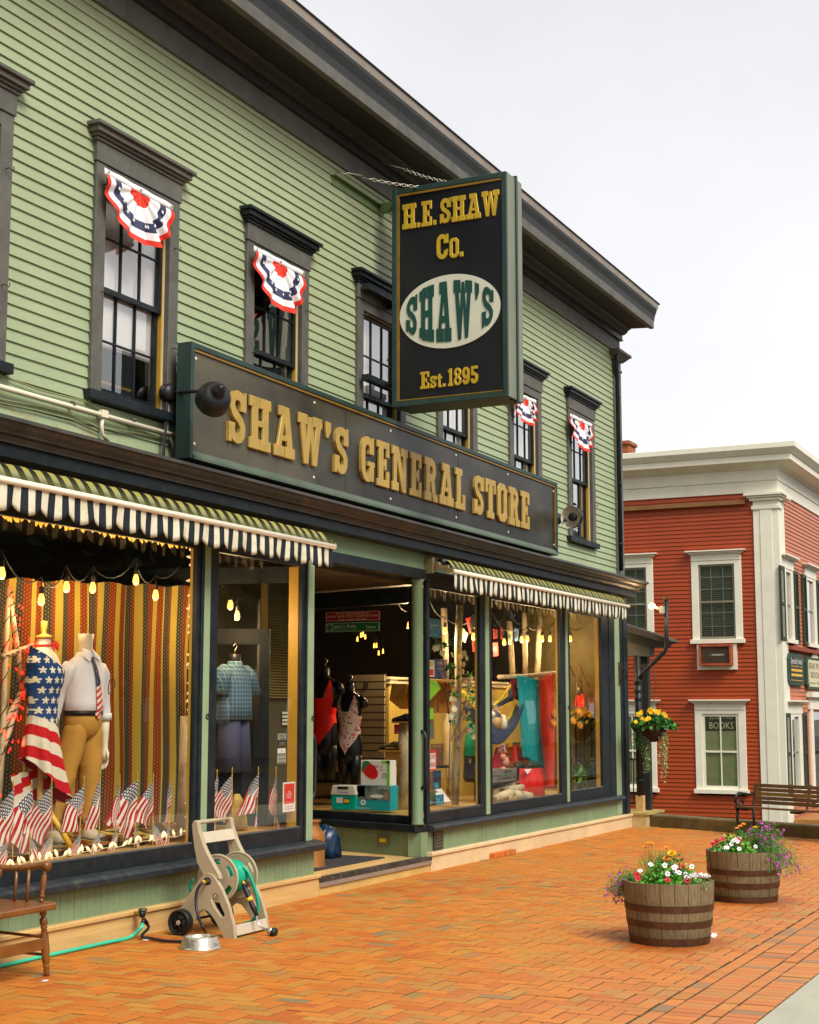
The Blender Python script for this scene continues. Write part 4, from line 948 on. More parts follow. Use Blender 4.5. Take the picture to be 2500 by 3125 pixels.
# corner pilaster
mb = MB(); mb.box(RX-.04, RX+.2, RY-.04, 7.15, -1.4, 6.0); mb.box(RX+.2, RX+.5, RY-.04, RY+.1, -1.4, 6.0); mb.box(RX-.055, RX-.04, RY+.10, 7.01, -1.4, 5.9)
mb.box(RX-.07, RX+.2, RY-.07, 7.18, 5.82, 5.90); mb.build('corner_pilaster', WT, rb, bev=.006)
mb = MB(); mb.box(RX-.09, RX+.2, RY-.09, 7.21, 6.0, 6.06); mb.box(RX-.13, RX+.2, RY-.13, 7.26, 6.062, 6.10); mb.box(RX-.17, RX+.25, RY-.17, 7.31, 6.102, 6.16); mb.box(RX+.25, RX+.62, RY-.17, RY+.1, 6.05, 6.16)
mb.build('pilaster_capital', WT, rb, bev=.006)
mb = MB(); mb.box(RX-.10, RX, 7.30, 10.6, 5.95, 6.04); mb.build('ledge_board', M('brown ledge', (.26, .12, .04), .7), rb)
SLAT = M('window blinds', (.10, .11, .08), .6)
def f_window(ya, yb_, z0, z1, kind, name='window'):
    f = MB(); x = RX; cw = .15
    f.box(x-.035, x+.05, ya, ya+cw, z0, z1); f.box(x-.035, x+.05, yb_-cw, yb_, z0, z1); f.box(x-.033, x+.05, ya+cw, yb_-cw, z1-.08, z1); f.box(x-.045, x+.05, ya-.0, yb_+.0, z1+.002, z1+.13)
    o = f.build(name, WT, rb, bev=.005)
    c = MB()
    for e, a, b in ((.03, .132, .155), (.06, .157, .185), (.10, .187, .215)): c.box(x-.045-e, x+.05, ya-e, yb_+e, z1+a, z1+b)
    c.build('window_crown', WT, o, bev=.004)
    MB().box(x-.09, x+.05, ya-.04, yb_+.04, z0-.09, z0).build('sill', WT, o, bev=.005)
    g0, g1 = ya+cw+.003, yb_-cw-.003; zm = (z0+z1-.08)/2; SM = SASHD if kind == 'blind' else WT; th = .035 if kind == 'blind' else .05
    s = MB(); s.box(x-.008, x+.03, g0, g0+th, z0, z1-.08); s.box(x-.008, x+.03, g1-th, g1, z0, z1-.08); s.box(x-.009, x+.03, g0+th, g1-th, zm-.02, zm+.02); s.box(x-.007, x+.03, g0+th, g1-th, z0, z0+th+.02); s.box(x-.007, x+.03, g0+th, g1-th, z1-.08-th, z1-.08)
    if kind != 'blind': s.box(x-.005, x+.03, (g0+g1)/2-.012, (g0+g1)/2+.012, z0+.05, z1-.12)
    s.build('sash', SM, o)
    if kind == 'blind':
        s = MB()
        for i in (1, 2): yy = g0+(g1-g0)*i/3; s.box(x+.032, x+.04, yy-.007, yy+.007, z0, z1-.08)
        for zz in (z0+.27, z0+.55, zm+.27, zm+.52): s.box(x+.033, x+.041, g0, g1, zz-.007, zz+.007)
        s.build('muntins', M('pale muntin', (.30, .32, .26), .5), o)
        s = MB(); zz = z0
        while zz < z1-.1: s.add([(x+.07, g0, zz), (x+.07, g1, zz), (x+.095, g1, zz+.036), (x+.095, g0, zz+.036)], [(0,1,2,3)]); zz += .044
        s.build('blind', SLAT, o)
    else:
        MB().box(x+.045, x+.05, g0, g1, z0, z1-.08).build('shade', M('sage roller shade', (.36, .42, .18), .8, .1, 6), o)
    MB().sx(g0, g1, x+.012, z0, z1-.08).build('pane', GLASS2, o)
    return o
SASHD = M('taupe sash', (.22, .20, .14), .5)
f_window(*wy[0], 3.16, 4.80, 'blind'); f_window(*wy[1], 3.16, 4.80, 'blind')
wl = f_window(*wy[0], .09, 1.70, 'shade'); f_window(*wy[1], .09, 1.70, 'shade')
# BOOKS lettering panel in the lower window
BX = (0, -1, 0)
MB().box(RX+.035, RX+.04, 7.61, 8.30, 1.28, 1.60).build('books_panel', M('olive black panel', (.03, .03, .015), .5), wl)
mb = MB(); text_mb(mb, 'BOOKS', (RX+.0345, 7.95, 1.32), BX, (0, 0, 1), .14, .001, width=.50); text_mb(mb, 'BEAR POND', (RX+.0345, 7.95, 1.515), BX, (0, 0, 1), .07, .001, width=.5)
mb.build('lettering', M('pale yellow letters', (.85, .82, .45), .5), wl)
# air conditioner
ac = thing('air_conditioner', (RX-.1, 7.96, 2.55), 'boxy brown air conditioner in a white surround below the red building\'s upper window', 'air conditioner')
mb = MB(); mb.box(RX-.06, RX+.02, 7.565, 7.64, 2.53, 3.06); mb.box(RX-.06, RX+.02, 8.33, 8.40, 2.53, 3.06); mb.box(RX-.06, RX+.02, 7.64, 8.33, 2.53, 2.60); mb.build('surround', WT, ac)
mb = MB(); mb.box(RX-.20, RX-.02, 7.65, 8.32, 2.61, 2.66); mb.box(RX-.20, RX-.02, 7.65, 7.69, 2.662, 3.0); mb.box(RX-.20, RX-.02, 8.28, 8.32, 2.662, 3.0); mb.box(RX-.205, RX-.02, 7.64, 8.33, 3.002, 3.05); mb.build('case', M('rusty red case', (.36, .07, .02), .6, .3, 8), ac)
MB().box(RX-.17, RX-.05, 7.695, 8.275, 2.665, 2.998).build('back_panel', M('brown grille', (.05, .025, .012), .6), ac)
g = MB()
for i in range(14): g.box(RX-.176, RX-.171, 8.0, 8.27, 2.675+i*.0235, 2.682+i*.0235)
g.build('grille', M('tan grille', (.14, .08, .04), .6), ac)
mb = MB(); text_mb(mb, 'FRIEDRICH', (RX-.1765, 7.93, 2.815), BX, (0, 0, 1), .035, .001, width=.24); mb.build('lettering', WHITE, ac)
MB().lathe([(.018, -.179), (.018, -.171)], (RX, 8.095, 2.83), 12, 'x').build('emblem', M('blue dot', (.02, .15, .4), .5), ac)
# street side windows, shutters
SHUT = M('dark green shutter', (.030, .045, .022), .5)
def s_window(xa, xb, z0, z1, lbl=False):
    y = RY; f = MB(); cw = (xb-xa)*.16
    f.box(xa, xa+cw, y-.035, y+.05, z0, z1); f.box(xb-cw*1.5, xb, y-.035, y+.05, z0, z1); f.box(xa+cw, xb-cw*1.5, y-.033, y+.05, z1-.06, z1); f.box(xa-.05, xb+.05, y-.045, y+.05, z1+.002, z1+.20)
    o = f.build('window', WT, rb, bev=.004)
    c = MB()
    for e, a, b in ((.05, .202, .225), (.10, .227, .25), (.16, .252, .285)): c.box(xa-.05-e, xb+.05+e, y-.04-e*.7, y+.05, z1+a, z1+b)
    c.build('window_crown', WT, o); MB().box(xa-.04, xb+.04, y-.09, y+.05, z0-.08, z0).build('sill', WT, o)
    s = MB(); s.box(xa+cw, xb-cw*1.5, y+.0, y+.03, (z0+z1)/2-.03, (z0+z1)/2+.01); s.build('sash', SASHD, o)
    MB().sy(xa+cw, xb-cw*1.5, y+.02, z0, z1-.06).build('pane', GLASS2, o)
    for sx0, sx1 in ((xa-.42, xa-.03), (xb+.03, xb+.42)):
        s = MB(); s.box(sx0, sx0+.05, y-.06, y-.015, z0-.05, z1+.02); s.box(sx1-.05, sx1, y-.06, y-.015, z0-.05, z1+.02)
        for zz in (z0-.05, (z0+z1)/2-.05, z1-.05): s.box(sx0+.05, sx1-.05, y-.058, y-.015, zz, zz+.07)
        zz = z0+.03
        while zz < z1-.06:
            s.add([(sx0+.05, y-.055, zz), (sx1-.05, y-.055, zz), (sx1-.05, y-.02, zz+.03), (sx0+.05, y-.02, zz+.03)], [(0,1,2,3)]); zz += .042
        s.build('shutter', SHUT, o)
    return o
s_window(*sw[0], 3.16, 4.62); s_window(*sw[1], 3.16, 4.62); s_window(*lw, .05, 1.62)
mb = MB(); mb.box(sxw(2400, 1980), 46, RY-.12, RY, 2.94, 3.02); mb.build('ledge_board', M('red ledge', (.28, .05, .02), .6), rb)
# bookshop display window at the right edge
mb = MB(); mb.box(stw[0]-.2, stw[0]+.1, RY-.05, RY+.05, -.3, 1.72); mb.box(stw[0]-.3, 44, RY-.06, RY+.05, 1.72, 1.98); mb.box(stw[0]-.4, 44, RY-.14, RY+.05, 1.982, 2.10); mb.box(stw[0]-.2, 44, RY-.05, RY+.05, -.36, -.28)
sf = mb.build('shop_window', WT, rb)
MB().sy(stw[0]+.1, 43.9, RY+.012, -.28, 1.7).build('pane', GLASS, sf)
MB().box(stw[0]+.1, 43.9, RY+.5, RY+.55, -.3, .5).build('counter', M('teal green panel', (.04, .10, .06), .7), sf)
MB().box(stw[0]+.1, 43.9, RY+1.2, RY+1.24, .0, 1.75).build('back_shelf', M('warm lit shelves', (.5, .28, .05), .7, .6, 3), sf)
for i in range(3): MB().lathe([(0, -.05), (.05, -.03), (.05, .03), (0, .05)], (stw[0]+.9+i*.9, RY+.5, 1.2-.05*i), 10).build('bulb', EM('book bulb', (1, .6, .2), 12), sf)
MB().box(31.4, 36, RY-1.1, RY-.07, -1.3, -.50).build('step', M('orange brown step', (.38, .17, .04), .7), rb)
# wall signs
TS = lambda sx, sy: W(sx, sy, 'y', RY-.06)
def wsign(a, b, z0, z1, label, dark):
    o = thing('wall_sign', ((a+b)/2, RY-.05, z0), label, 'shop sign', 'signs on the street side of the red building')
    ch = .1; P = [(0, ch), (ch, 0), (b-a-ch, 0), (b-a, ch), (b-a, z1-z0-ch), (b-a-ch, z1-z0), (ch, z1-z0), (0, z1-z0-ch)]
    MB().flat([P], [], (a, RY-.02, z0), (1, 0, 0), (0, 0, 1), .06).build('board', M('sign green frame' + str(dark), (.02, .07, .045), .5), o)
    P2 = [(x*.86+(b-a)*.07, y*.86+(z1-z0)*.07) for x, y in P]
    MB().flat([P2], [], (a, RY-.0795, z0), (1, 0, 0), (0, 0, 1), .006).build('panel', M('sign field', (.02, .03, .02) if dark else (.62, .56, .36), .5), o)
    return o
a, b = TS(2405, 2040).x, TS(2451, 2050).x
o = wsign(a, b, 2.22, 2.86, 'dark green framed sign with white script over gold lines on the red building', True)
mb = MB(); text_mb(mb, 'Specialty Foods', ((a+b)/2, RY-.0865, 2.66), (1, 0, 0), (0, 0, 1), .13, .001, width=(b-a)*.75); mb.build('script_lettering', WHITE, o)
for z_, w_, h_ in ((2.60, .78, .012), (2.50, .72, .05), (2.40, .72, .05), (2.31, .78, .012)):
    MB().box((a+b)/2-(b-a)*w_/2, (a+b)/2+(b-a)*w_/2, RY-.088, RY-.0862, z_, z_+h_).build('gold_line', M('sign gold', (.75, .42, .03), .5), o)
a, b = TS(2460, 2040).x, TS(2515, 2050).x
o = wsign(a, b, 2.16, 2.84, 'cream bookshop sign with a rounded crest on top at the right edge', False)
MB().flat([circ(0, 0, .3, 20, .16, 0, pi)], [], ((a+b)/2, RY-.02, 2.82), (1, 0, 0), (0, 0, 1), .06).build('crest', M('sign cream', (.6, .55, .38), .5), o)
mb = MB()
for t_, z_, h_, w_ in (('BEAR POND', 2.60, .13, .8), ('BOOKS', 2.40, .14, .6), ('Stationery  Gifts  Cards', 2.27, .05, .8)): text_mb(mb, t_, ((a+b)/2, RY-.0865, z_), (1, 0, 0), (0, 0, 1), h_, .001, width=(b-a)*w_)
mb.build('lettering', M('dark olive letter', (.06, .05, .02), .5), o)
# chimney on the roof behind
k = NT('chimney brick'); p = k.pos(); q = k.xyz(p)
bt = k.n('ShaderNodeTexBrick', Vector=k.comb(k.m('ADD', q[0], q[1]), q[2], 0), Scale=4.0); bt.inputs['Color1'].default_value = (.42, .10, .02, 1); bt.inputs['Color2'].default_value = (.30, .06, .015, 1); bt.inputs['Mortar'].default_value = (.3, .16, .08, 1)
CHB = k.out(bt.outputs[0], .8)
c = W(1912, 1370, 'x', 37); mb = MB(); mb.box(36.8, 37.4, c.y-.12, c.y+.5, 6.9, W(1912, 1355, 'x', 36.8).z); mb.box(36.75, 37.45, c.y-.16, c.y+.54, W(1912, 1355, 'x', 36.8).z, W(1912, 1345, 'x', 36.8).z); mb.build('chimney', CHB, rb)
# ================================================================ SIDE PORCH
PX = 21.9
pp = lambda x, y: W(x, y, 'x', PX)
po = thing('side_porch', (22.6, 7, 0), 'small black porch with a sloping roof between the green shop and the red building', 'porch')
def prism(mb, pts, x0, x1):
    n = len(pts); i = len(mb.v)
    for x in (x0, x1): mb.v.extend(V((x, p.y, p.z)) for p in pts)
    for k in range(n): mb.f.append((i+k, i+(k+1) % n, i+n+(k+1) % n, i+n+k)); mb.m.append(0); mb.u.append(None)
    mb.f.append(tuple(i+k for k in range(n))); mb.m.append(0); mb.u.append(None); mb.f.append(tuple(i+n+k for k in reversed(range(n)))); mb.m.append(0); mb.u.append(None)
    return mb
prism(MB(), [pp(1870, 1893), pp(2040, 1948), pp(2048, 1957), pp(2030, 1962), pp(1870, 1915)], PX, PX+.42).build('roof', M('porch shingles', (.05, .04, .032), .8, .4, 20, .4), po)
prism(MB(), [pp(1870, 1916), pp(2030, 1963), pp(2022, 1975), pp(1978, 1975), pp(1870, 1945)], PX+.05, PX+.38).build('fascia', TRIMD, po)
prism(MB(), [pp(1870, 1946), pp(1978, 1976), pp(1976, 2003), pp(1870, 2000)], PX+.1, PX+.34).build('beam', TRIM, po)
a_, b_ = pp(1967, 2100), pp(1936, 2100)
MB().box(PX+.25, PX+.37, a_.y+.02, a_.y+.14, .2, 2.55).build('post', TRIMD, po)
q = pp(1947, 2200); MB().tube([(PX+.05, q.y, .42), (PX+.05, q.y, 2.5)], .055, 12).build('drain_pipe', BLACK, po, smooth=True)
for sy in (2085, 2110, 2135, 2380): s = pp(1947, sy); MB().lathe([(.062, s.z-.02), (.062, s.z+.02)], (PX+.05, q.y, 0), 12).build('pipe_collar', NAVY, po)
MB().box(PX, PX+.11, q.y-.055, q.y+.055, .2, .43).build('wood_block', WOODY, po)
MB().box(21.52, 22.35, 6.66, 8.5, -.05, .17).build('deck', M('deck side', (.52, .38, .17), .6, .2, 4), po); MB().box(21.50, 22.38, 6.63, 8.5, .172, .205).build('deck_boards', M('deck boards', (.42, .30, .10), .6, .2, 4), po)
rp_ = MB(); 
for z in (.95, .30): rp_.tube([(PX+.3, 6.95, z), (PX+.3, 8.4, z)], .018, 6)
for y in (7.05, 7.25, 7.45, 7.65, 7.85): rp_.tube([(PX+.3, y, .3), (PX+.3, y, .95)], .01, 6)
rp_.build('railing', BLACK, po)
lp = thing('pipe_lamp', pp(1965, 2055), 'tall bent black pipe carrying one lit bare bulb beside the hanging basket', 'lamp')
P3 = lambda x, y: W(x, y, 'x', PX-.06)
MB().tube([P3(1952, 2072), P3(1962, 2055), P3(2028, 1990), P3(2034, 1975), P3(2034, 1830)], .032, 10).build('pipe', BLACK, lp, smooth=True)
MB().lathe([(.05, -.01), (.05, .012), (.03, .016)], P3(2033, 1826), 12).build('pipe_cap', M('rusty iron', (.07, .045, .03), .6), lp)
q = P3(2025, 1862); MB().box(q.x-.06, q.x-.0, q.y-.03, q.y+.045, q.z-.055, q.z+.055).build('junction_box', M('grey box', (.32, .32, .26), .5), lp, bev=.005)
q2 = P3(1994, 1850); MB().tube([q+V((-.03, .04, 0)), q2+V((-.02, -.03, -.01))], .022, 8).build('socket', M('socket grey', (.4, .38, .3), .4), lp, smooth=True)
BULB = EM('lit warm bulb', (1.0, .50, .13), 9.0)
MB().lathe([(0, -.05), (.03, -.04), (.045, -.01), (.045, .015), (.03, .04), (0, .05)], q2+V((-.03, .01, 0)), 14, 'y').build('bulb', BULB, lp, smooth=True)
def plight(name, loc, e, parent=None, r=.03, col=(1, .68, .36)):
    l = bpy.data.lights.new(name, 'POINT'); l.energy = e; l.color = col; l.shadow_soft_size = r
    o = bpy.data.objects.new(name, l); COL.objects.link(o); o.location = loc
    if parent: o.parent = parent; o.location = V(loc)-WL[parent.name]
    return o
plight('bulb_light', q2+V((-.12, 0, .02)), 3, lp)
# ================================================================ HANGING BASKET
hb = thing('hanging_basket', W(1985, 2230, 'x', 21.15), 'hanging moss basket of yellow begonias with trailing silver foliage by the shop corner', 'hanging basket')
LEAF = [M('leaf green %d' % i, c, .5, .3, 20, 0) for i, c in enumerate(((.03, .16, .02), (.06, .24, .03), (.02, .10, .02)))]
LIME = [M('silvery leaf %d' % i, c, .5, .2, 20, 0) for i, c in enumerate(((.30, .40, .16), (.42, .50, .24), (.20, .30, .08)))]
FEA = [M('feathery green %d' % i, c, .5, .2, 20, 0) for i, c in enumerate(((.06, .28, .03), (.10, .38, .05), (.04, .18, .03)))]
bk = MB(); B = V((21.15, 6.0, 0)); bp = W(1883, 2050, 'y', 6.895); bp.x = 21.10
ar = thing('basket_bracket', bp, 'thin rusty scrolled iron bracket holding the flower basket on the corner post', 'bracket')
IRON = M('rusty wire iron', (.09, .045, .02), .6)
MB().box(bp.x-.012, bp.x+.012, 6.875, 6.893, bp.z-.20, bp.z+.14).build('back_plate', IRON, ar)
tip = W(2005, 2085, 'x', 21.10)
MB().tube([(bp.x, 6.88, bp.z+.08), (bp.x, 6.75, bp.z+.03), (bp.x, 6.6, bp.z+.06), (bp.x, 6.45, bp.z+.10), (bp.x, 6.36, bp.z+.03), (bp.x, 6.33, tip.z-.05), (bp.x, 6.345, tip.z-.09), (bp.x, 6.37, tip.z-.07)], .007, 6).build('arm', IRON, ar, smooth=True)
MB().tube([(bp.x, 6.88, bp.z-.15), (bp.x, 6.80, bp.z-.03), (bp.x, 6.72, bp.z+.05), (bp.x, 6.6, bp.z+.10), (bp.x, 6.48, bp.z+.04)], .006, 6).build('scroll', IRON, ar, smooth=True)
bc = V((21.10, 6.385, 1.44)); hk_ = V((bp.x, 6.36, tip.z-.09))
for i in range(4):
    an = i*pi/2+.5; MB().tube([hk_, bc+V((.17*cos(an), .17*sin(an), .06))], .003, 4).build('hanger_wire', IRON, hb)
MB().lathe([(.0, -.21), (.06, -.20), (.14, -.13), (.19, -.03), (.205, .05), (.18, .06), (0, .05)], bc, 22).build('moss_liner', M('dark coir moss', (.035, .014, .006), .95, .6, 30, 1, 60), hb, smooth=True)
mb = MB()
for i in range(420):
    a1 = random.uniform(0, 6.28); r = .31*sqrt(random.random()); mb_p = bc+V((r*cos(a1), r*sin(a1), .07+.13*(1-(r/.31)**2)*random.random()-.05*(r/.31)))
    leaves(mb, [mb_p], .085, 0, 3, .1, .8)
mb.build('foliage', LEAF, hb)
YEL = M('begonia yellow', (.85, .52, .01), .5, .15, 30, .1)
def ruffle(mb, c, r, mats=0, layers=3, n=7, facing=None):
    f = (facing or V((U(), U(), 1))).normalized(); a = f.orthogonal().normalized(); b = f.cross(a)
    for L in range(layers):
        rr = r*(1-.28*L); off = random.random()*6
        for i in range(n-L):
            g = off+i*2*pi/(n-L); d = a*cos(g)+b*sin(g); s = f.cross(d)
            mb.face([c+f*(L*.12*r), c+d*rr*.55+s*rr*.42+f*(.1+.18*L)*r, c+d*rr+f*(.30+.1*L)*r*random.uniform(.6, 1.3), c+d*rr*.55-s*rr*.42+f*(.1+.18*L)*r], mats)
for i in range(24):
    an = random.uniform(0, 6.28); r = random.uniform(.05, .30); p = bc+V((r*cos(an)-.05, r*sin(an), .23-.9*r*r+.03*U()-(.06 if r > .24 else 0)))
    mb = MB(); ruffle(mb, p, random.uniform(.03, .047), facing=V((-1+.5*U(), .6*U()-.2, .9*random.random()))); mb.build('flower', YEL, hb)
def trail(mb, c0, L, n, spread, size, m=0, nm=3):
    for i in range(n):
        t = random.random(); leaves(mb, [c0+V((spread*U()*(1-.5*t), spread*U()*(1-.4*t), -L*t))], size, m, nm, .6, .6)
mb = MB()
for k_ in range(7): trail(mb, bc+V((-.05+.05*U(), -.14+.045*U(), -.06)), random.uniform(.4, .62), 80, .022, .028)
for k_ in range(3): trail(mb, bc+V((-.05, -.15+.03*U(), -.5)), random.uniform(.2, .32), 14, .02, .022)
mb.build('silver_trailer', LIME, hb)
mb = MB()
for k_ in range(8): trail(mb, bc+V((-.02+.06*U(), .13+.06*U(), -.08)), random.uniform(.35, .56), 70, .03, .026)
mb.build('silver_trailer', [LIME[2], LIME[0], LEAF[1]], hb)
mb = MB()
for i in range(260): leaves(mb, [bc+V((.05*U(), .24+.08*U(), -.02-.30*random.random()))], .03, 0, 3, .5, .5)
for i in range(60): leaves(mb, [bc+V((.05*U(), -.30+.05*U(), .02-.08*random.random()))], .03, 0, 3, .5, .5)
mb.build('side_foliage', LEAF, hb)
# ================================================================ BARRELS WITH FLOWERS
def stave_mat():
    k = NT('weathered oak stave'); p = k.pos(); q = k.xyz(p)
    at = k.n('ShaderNodeAttribute'); at.attribute_name = 'tone'; v = at.outputs['Fac']
    g = k.noise(k.comb(k.m('MULTIPLY', q[0], 14.0), k.m('MULTIPLY', q[1], 14.0), k.m('MULTIPLY', q[2], 2.5)), 5, 5, .7)
    c = k.mix(v, (.17, .115, .055), (.11, .072, .034)); c = k.mix(k.ramp(g, .35, .75), c, (.25, .20, .105))
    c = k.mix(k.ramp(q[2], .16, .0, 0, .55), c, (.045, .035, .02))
    k.bump(g, .7, .004); return k.out(c, .8, 0, .3)
STAVE = stave_mat(); HOOP = M('rusty barrel hoop', (.075, .030, .012), .55, .35, 12, .5, 60, metal=.3, dirt=(.13, .05, .015), dirtamt=.7, dscale=8)
SOIL = M('potting soil', (.03, .018, .01), .95, .5, 40, 1, 60)
def rad(z): return .283+.047*sin(min(1, z/.46)*pi/2)
def barrel(c, label, h=.43, rot=0):
    o = thing('half_barrel', c, label, 'planter', 'oak half-barrel planters'); c = V(c); NS = 20; tones = []
    for i in range(NS):
        mb = MB(); a0 = rot+2*pi*i/NS+.006; a1 = rot+2*pi*(i+1)/NS-.006; jr = .002*U(); n = 4; m_ = 7
        vs = []; fs = []
        for j in range(m_+1):
            z = h*j/m_+(0 if j < m_ else .004*U())
            for k in range(n+1): a = a0+(a1-a0)*k/n; vs.append(c+V(((rad(z)+jr)*cos(a), (rad(z)+jr)*sin(a), z)))
        for k in range(n+1): a = a0+(a1-a0)*k/n; vs.append(c+V(((rad(h)-.024)*cos(a), (rad(h)-.024)*sin(a), h)))
        for k in range(n+1): a = a0+(a1-a0)*k/n; vs.append(c+V(((rad(h)-.024)*cos(a), (rad(h)-.024)*sin(a), h-.1)))
        for j in range(m_+2):
            for k in range(n): q = j*(n+1)+k; fs.append((q, q+1, q+n+2, q+n+1))
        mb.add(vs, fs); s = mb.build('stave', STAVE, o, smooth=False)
        t = s.data.attributes.new('tone', 'FLOAT', 'POINT'); v = random.random(); t.data.foreach_set('value', [v]*len(s.data.vertices))
    for z in (.032, .150, .262):
        MB().lathe([(rad(z-.022)+.001, z-.024), (rad(z-.022)+.005, z-.024), (rad(z+.022)+.005, z+.022), (rad(z+.022)+.001, z+.022)], c, 48, cap=False).build('hoop', HOOP, o)
    MB().lathe([(.0, h-.05), (rad(h)-.022, h-.055)], c, 24, cap=False).build('soil', SOIL, o)
    MB().lathe([(rad(0)-.004, .0), (0, .001)], c, 24, cap=False).build('base', SOIL, o)
    return o
PUR = M('lobelia purple', (.60, .06, .50), .6, .3, 30, 0); WHF = M('petunia white', (.82, .80, .80), .5, .05, 20, 0); REDF = M('petunia red', (.50, .004, .01), .5, .2, 20, 0); MGO = M('marigold orange', (.80, .28, .01), .5, .2, 30, 0); DKC = M('flower centre', (.10, .005, .05), .6)
def petunia(parent, c, r, mat, f):
    mb = MB(); f = f.normalized(); a = f.orthogonal().normalized(); b = f.cross(a); n = 15; i0 = len(mb.v)
    mb.v.append(c-f*r*.4); 
    for i in range(n): g = 2*pi*i/n; mb.v.append(c+(a*cos(g)+b*sin(g))*r*.3-f*r*.05)
    for i in range(n): g = 2*pi*i/n; rr = r*(1+.12*cos(5*g)); mb.v.append(c+(a*cos(g)+b*sin(g))*rr+f*r*.12*cos(5*g+2))
    for i in range(n):
        j = (i+1) % n; mb.f.append((0, 1+i, 1+j)); mb.m.append(1); mb.u.append(None); mb.f.append((1+i, 1+n+i, 1+n+j, 1+j)); mb.m.append(0); mb.u.append(None)
    mb.build('flower', [mat, DKC], parent)
def stems(mb, c, n, h, spread, m=0, lean=V((0, 0, 0))):
    for i in range(n):
        a = V(c)+V((U()*spread*.4, U()*spread*.4, 0)); b = a+V((U()*spread, U()*spread, h*random.uniform(.5, 1)))+lean*random.random()
        mb.tube([a, (a+b)/2+V((U()*.01, U()*.01, .01)), b], .0016, 3, m)
def plant_feather(c, h, label, blooms, mats=FEA):
    o = thing('daisy_plant', c, label, 'plant', 'plants in the half barrels'); c = V(c); mb = MB()
    for i in range(80):
        a = c+V((U()*.05, U()*.05, 0)); b = a+V((U()*.10, U()*.10, h*random.uniform(.55, 1)))
        for t in range(30):
            q = a.lerp(b, t/30); d = V((U(), U(), .8)).normalized()*.026; s = d.orthogonal().normalized()*.0022
            mb.face([q-s, q+s, q+d], random.randrange(3))
    mb.build('foliage', mats, o)
    for i in range(blooms):
        q = c+V((U()*.08, U()*.08, h*(1.0+.22*random.random()))); s = MB(); s.tube([q-V((0, 0, h*.6)), q], .0018, 4); s.build('stem', FEA[2], o); s = MB(); ruffle(s, q, .024, 0, 2, 8, V((-.3, -.1, 1))); s.build('flower', MGO, o)
    return o
def plant_petunia(c, rx, ry, label, nw, nr, f0=V((-.75, -.35, .5)), lime=False):
    o = thing('petunia_plant', c, label, 'plant', 'plants in the half barrels'); c = V(c); mb = MB()
    for i in range(900):
        a = random.uniform(0, 6.28); r = 1.08*sqrt(random.random()); leaves(mb, [c+V((rx*r*cos(a), ry*r*sin(a), .15*(1-r*r)*random.random()-.03*r))], .040, 0, 3, -.1, .6)
    mb.build('foliage', [FEA[1], M('lime bedding leaf', (.20, .38, .04), .5), FEA[0]] if not lime else [LIME[0], FEA[1], LIME[2]], o)
    for i in range(nw+nr):
        a = random.uniform(pi*.55, pi*1.75); r = random.uniform(.35, 1.03); q = c+V((rx*r*cos(a), ry*r*sin(a), .14*(1-.75*r*r)+.02))
        petunia(o, q, .0185 if i < nw else .023, WHF if i < nw else REDF, f0+V((U(), U(), U()))*.35)
    return o
def plant_wisp(c, label, dirv, droop, n=520, L=.22):
    o = thing('lobelia_plant', c, label, 'plant', 'plants in the half barrels'); c = V(c); mb = MB(); fl = []; dirv = V(dirv)
    for i in range(110):
        a = c+V((U()*.05, U()*.05, 0)); d = (dirv+V((U()*.7, U()*.7, .5*U()+.3))).normalized()*L*random.uniform(.5, 1.15)
        pts = [a+d*t+V((0, 0, -droop*t*t*random.uniform(.6, 1.2))) for t in (0, .3, .6, .85, 1)]
        mb.tube(pts, .0011, 3, random.randrange(3), cap=False)
        for q in pts[1:]: leaves(mb, [q+V((U(), U(), U()))*.012 for _ in range(5)], .02, 0, 3, 0, .28)
        fl.append(pts[-1]); fl.append(pts[-2]+V((U(), U(), U()))*.02)
    mb.build('foliage', [FEA[2], LIME[2], FEA[0]], o)
    for q in random.sample(fl, 64):
        s = MB(); leaves(s, [q]*5, .018, 0, 1, -.3, .9); s.build('flower', PUR, o)
    return o
c1 = V((10.98, 3.235, 0)); barrel(c1, 'nearer oak half barrel of flowers with rusty hoops on the brick paving', .435, .1)
zt = .40
plant_feather(c1+V((.03, .10, zt)), .24, 'feathery green daisy plant with orange blooms in the nearer barrel', 4)
plant_wisp(c1+V((.02, .22, zt+.02)), 'wispy purple lobelia spilling over the left side of the nearer barrel', (-.05, 1.0, .25), .16, L=.24)
plant_petunia(c1+V((-.10, .02, zt+.01)), .16, .20, 'petunia plant with many white and red flowers in the nearer barrel', 9, 3)
plant_petunia(c1+V((-.03, -.14, zt+.0)), .14, .13, 'red flowering petunia at the right front of the nearer barrel', 3, 4)
def bloomball(o, c, r, mat):
    mb = MB(); ruffle(mb, V(c), r, 0, 4, 9, V((-.5, -.1, .9))); ruffle(mb, V(c), r*.8, 0, 4, 9, V((-.9, .1, .4))); mb.build('flower', mat, o)
mp = thing('marigold_plant', c1+V((0, -.03, zt)), 'yellow marigold with two big heads in the nearer barrel', 'plant', 'plants in the half barrels')
mb = MB(); leaves(mb, [c1+V((U()*.05, -.03+U()*.05, zt+.2*random.random())) for _ in range(160)], .04, 0, 3, -.3, .4); mb.build('foliage', LEAF[:2]+[FEA[0]], mp)
bloomball(mp, c1+V((-.02, -.035, zt+.225)), .036, YEL); bloomball(mp, c1+V((-.05, -.0, zt+.19)), .028, MGO)
